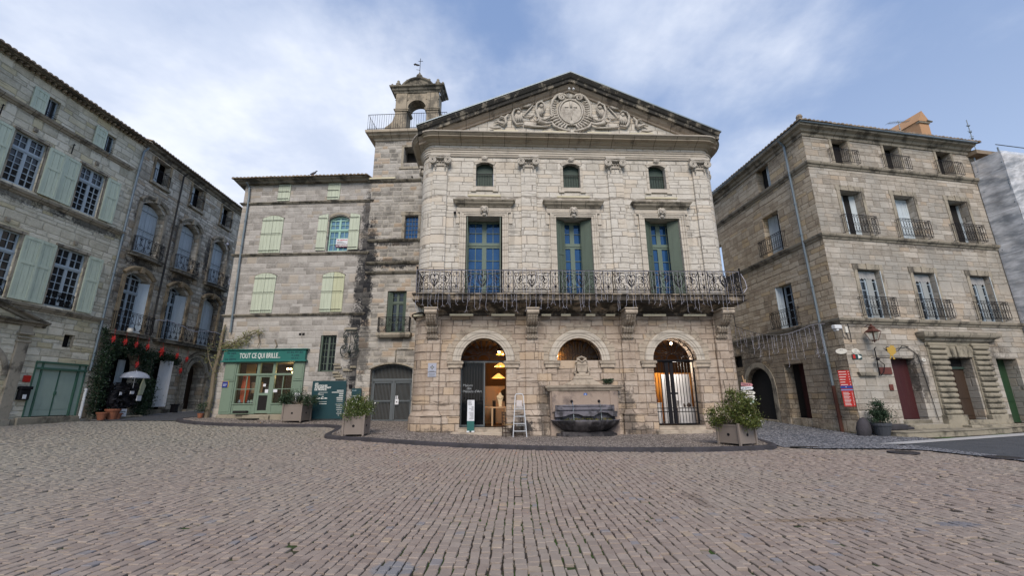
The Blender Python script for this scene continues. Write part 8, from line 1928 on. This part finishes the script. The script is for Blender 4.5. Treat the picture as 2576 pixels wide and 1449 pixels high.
def skin(name, keys, mat_, scale=1.0):
    me = bpy.data.meshes.new(name); idx = {k: i for i, k in enumerate(keys)}; me.from_pydata([joints[k] for k in keys], [(idx[a], idx[b]) for a, b in ed if a in idx and b in idx], [])
    o = bpy.data.objects.new(name, me); col.objects.link(o); md = o.modifiers.new('skin', 'SKIN'); md.use_smooth_shade = True
    for k, i in idx.items(): r_ = rad[k] * scale; me.skin_vertices[0].data[i].radius = (r_, r_)
    me.skin_vertices[0].data[0].use_root = True
    o.modifiers.new('sub', 'SUBSURF').render_levels = 1; me.materials.append(mat_); return o
e = skin('person', list(joints), SKIN); e.location = (px0, py0, pz0); e.rotation_euler = (0, 0, R(20)); tag(e, 'person in a long dark coat walking in the side street beyond the green shop', 'person')
cl = skin('trousers', ['pelvis', 'hipL', 'kneeL', 'ankL', 'toeL', 'hipR', 'kneeR', 'ankR', 'toeR'], COAT, 1.13); cl.parent = e
cl = skin('coat_sleeves', ['chest', 'waist', 'pelvis', 'shL', 'elL', 'wrL', 'shR', 'elR', 'wrR'], COAT, 1.22); cl.parent = e
m = MB(); m.lathe([(.07, 1.46), (.15, 1.42), (.21, 1.34), (.19, 1.2), (.18, 1.05), (.21, .9), (.25, .62), (.22, .62)], 16, sy=.72); m.build('coat', COAT, e, smooth=True)
m = MB(); m.ball((.03, .0, 1.64), .105, 10, sy=1.05); m.build('hair', DWOOD, e, smooth=True)
m = MB()
for sg in (-1, 1): m.ball((.03 + sg * .032, -.115, 1.60), .012, 6); m.ball((.03 + sg * .088, -.02, 1.585), .018, 6)
m.ball((.03, -.125, 1.575), .016, 6, sz=1.4); m.box(.01, .05, -.12, -.112, 1.535, 1.541); m.build('face', paint('face_tone', (.3, .16, .11), bump=0), e)
for hx, hy, hz, sg in ((-.21, -.03, .80, -1), (.18, -.22, .92, 1)):
    m = MB()
    for q, L in enumerate((.05, .062, .066, .058)): m.tube([(hx + (q - 1.5) * .014, hy - .01, hz - .02), (hx + (q - 1.5) * .016, hy - .02, hz - .02 - L * .6), (hx + (q - 1.5) * .015, hy - .035, hz - .02 - L)], .0085, 5)
    m.tube([(hx - sg * .02, hy - .01, hz + .01), (hx - sg * .04, hy - .03, hz - .02)], .010, 5); m.build('fingers', SKIN, e, smooth=True)

# a fallen leaf or two and the old stains on the square
for x, y, lb in ((13.6, 11.9, 'single yellow leaf lying on the dark asphalt'),):
    m = MB(); m.add([(-.09, 0, .01), (0, -.04, .03), (.1, 0, .012), (0, .05, .02)], [(0, 1, 2, 3)]); o = m.build('fallen_leaf', LEAFP, None); o.location = (x, y, G(x, y) + .03); tag(o, lb, 'leaf')
# far buildings closing the side streets
def far_house(x0, x1, y0, y1, z0, z1, lb, mat_, name='far_house'):
    e = empty(name, ((x0 + x1) / 2, (y0 + y1) / 2, 0)); tag(e, lb, 'house'); cx2, cy2 = (x0 + x1) / 2, (y0 + y1) / 2
    m = MB(); m.box(x0 - cx2, x1 - cx2, y0 - cy2, y1 - cy2, z0, z1); m.build('wall', mat_, e); tileroof(e, x0 - cx2 - .2, x1 - cx2 + .2, y0 - cy2 - .3, cy2 - y0, z1, z1 + 1)
    m = MB()
    for k in range(2): m.box(-.5 + k * 2, .4 + k * 2, y0 - cy2 - .03, y0 - cy2, 3, 5)
    m.build('window', DARK, e); return e
far_house(-27, -14, 48, 54, -1, 12, 'dark stone house closing the far end of the left side street', STREETS)
far_house(8.0, 14.5, 36, 40, -1, 9, 'dark stone house closing the far end of the alley', TANS)
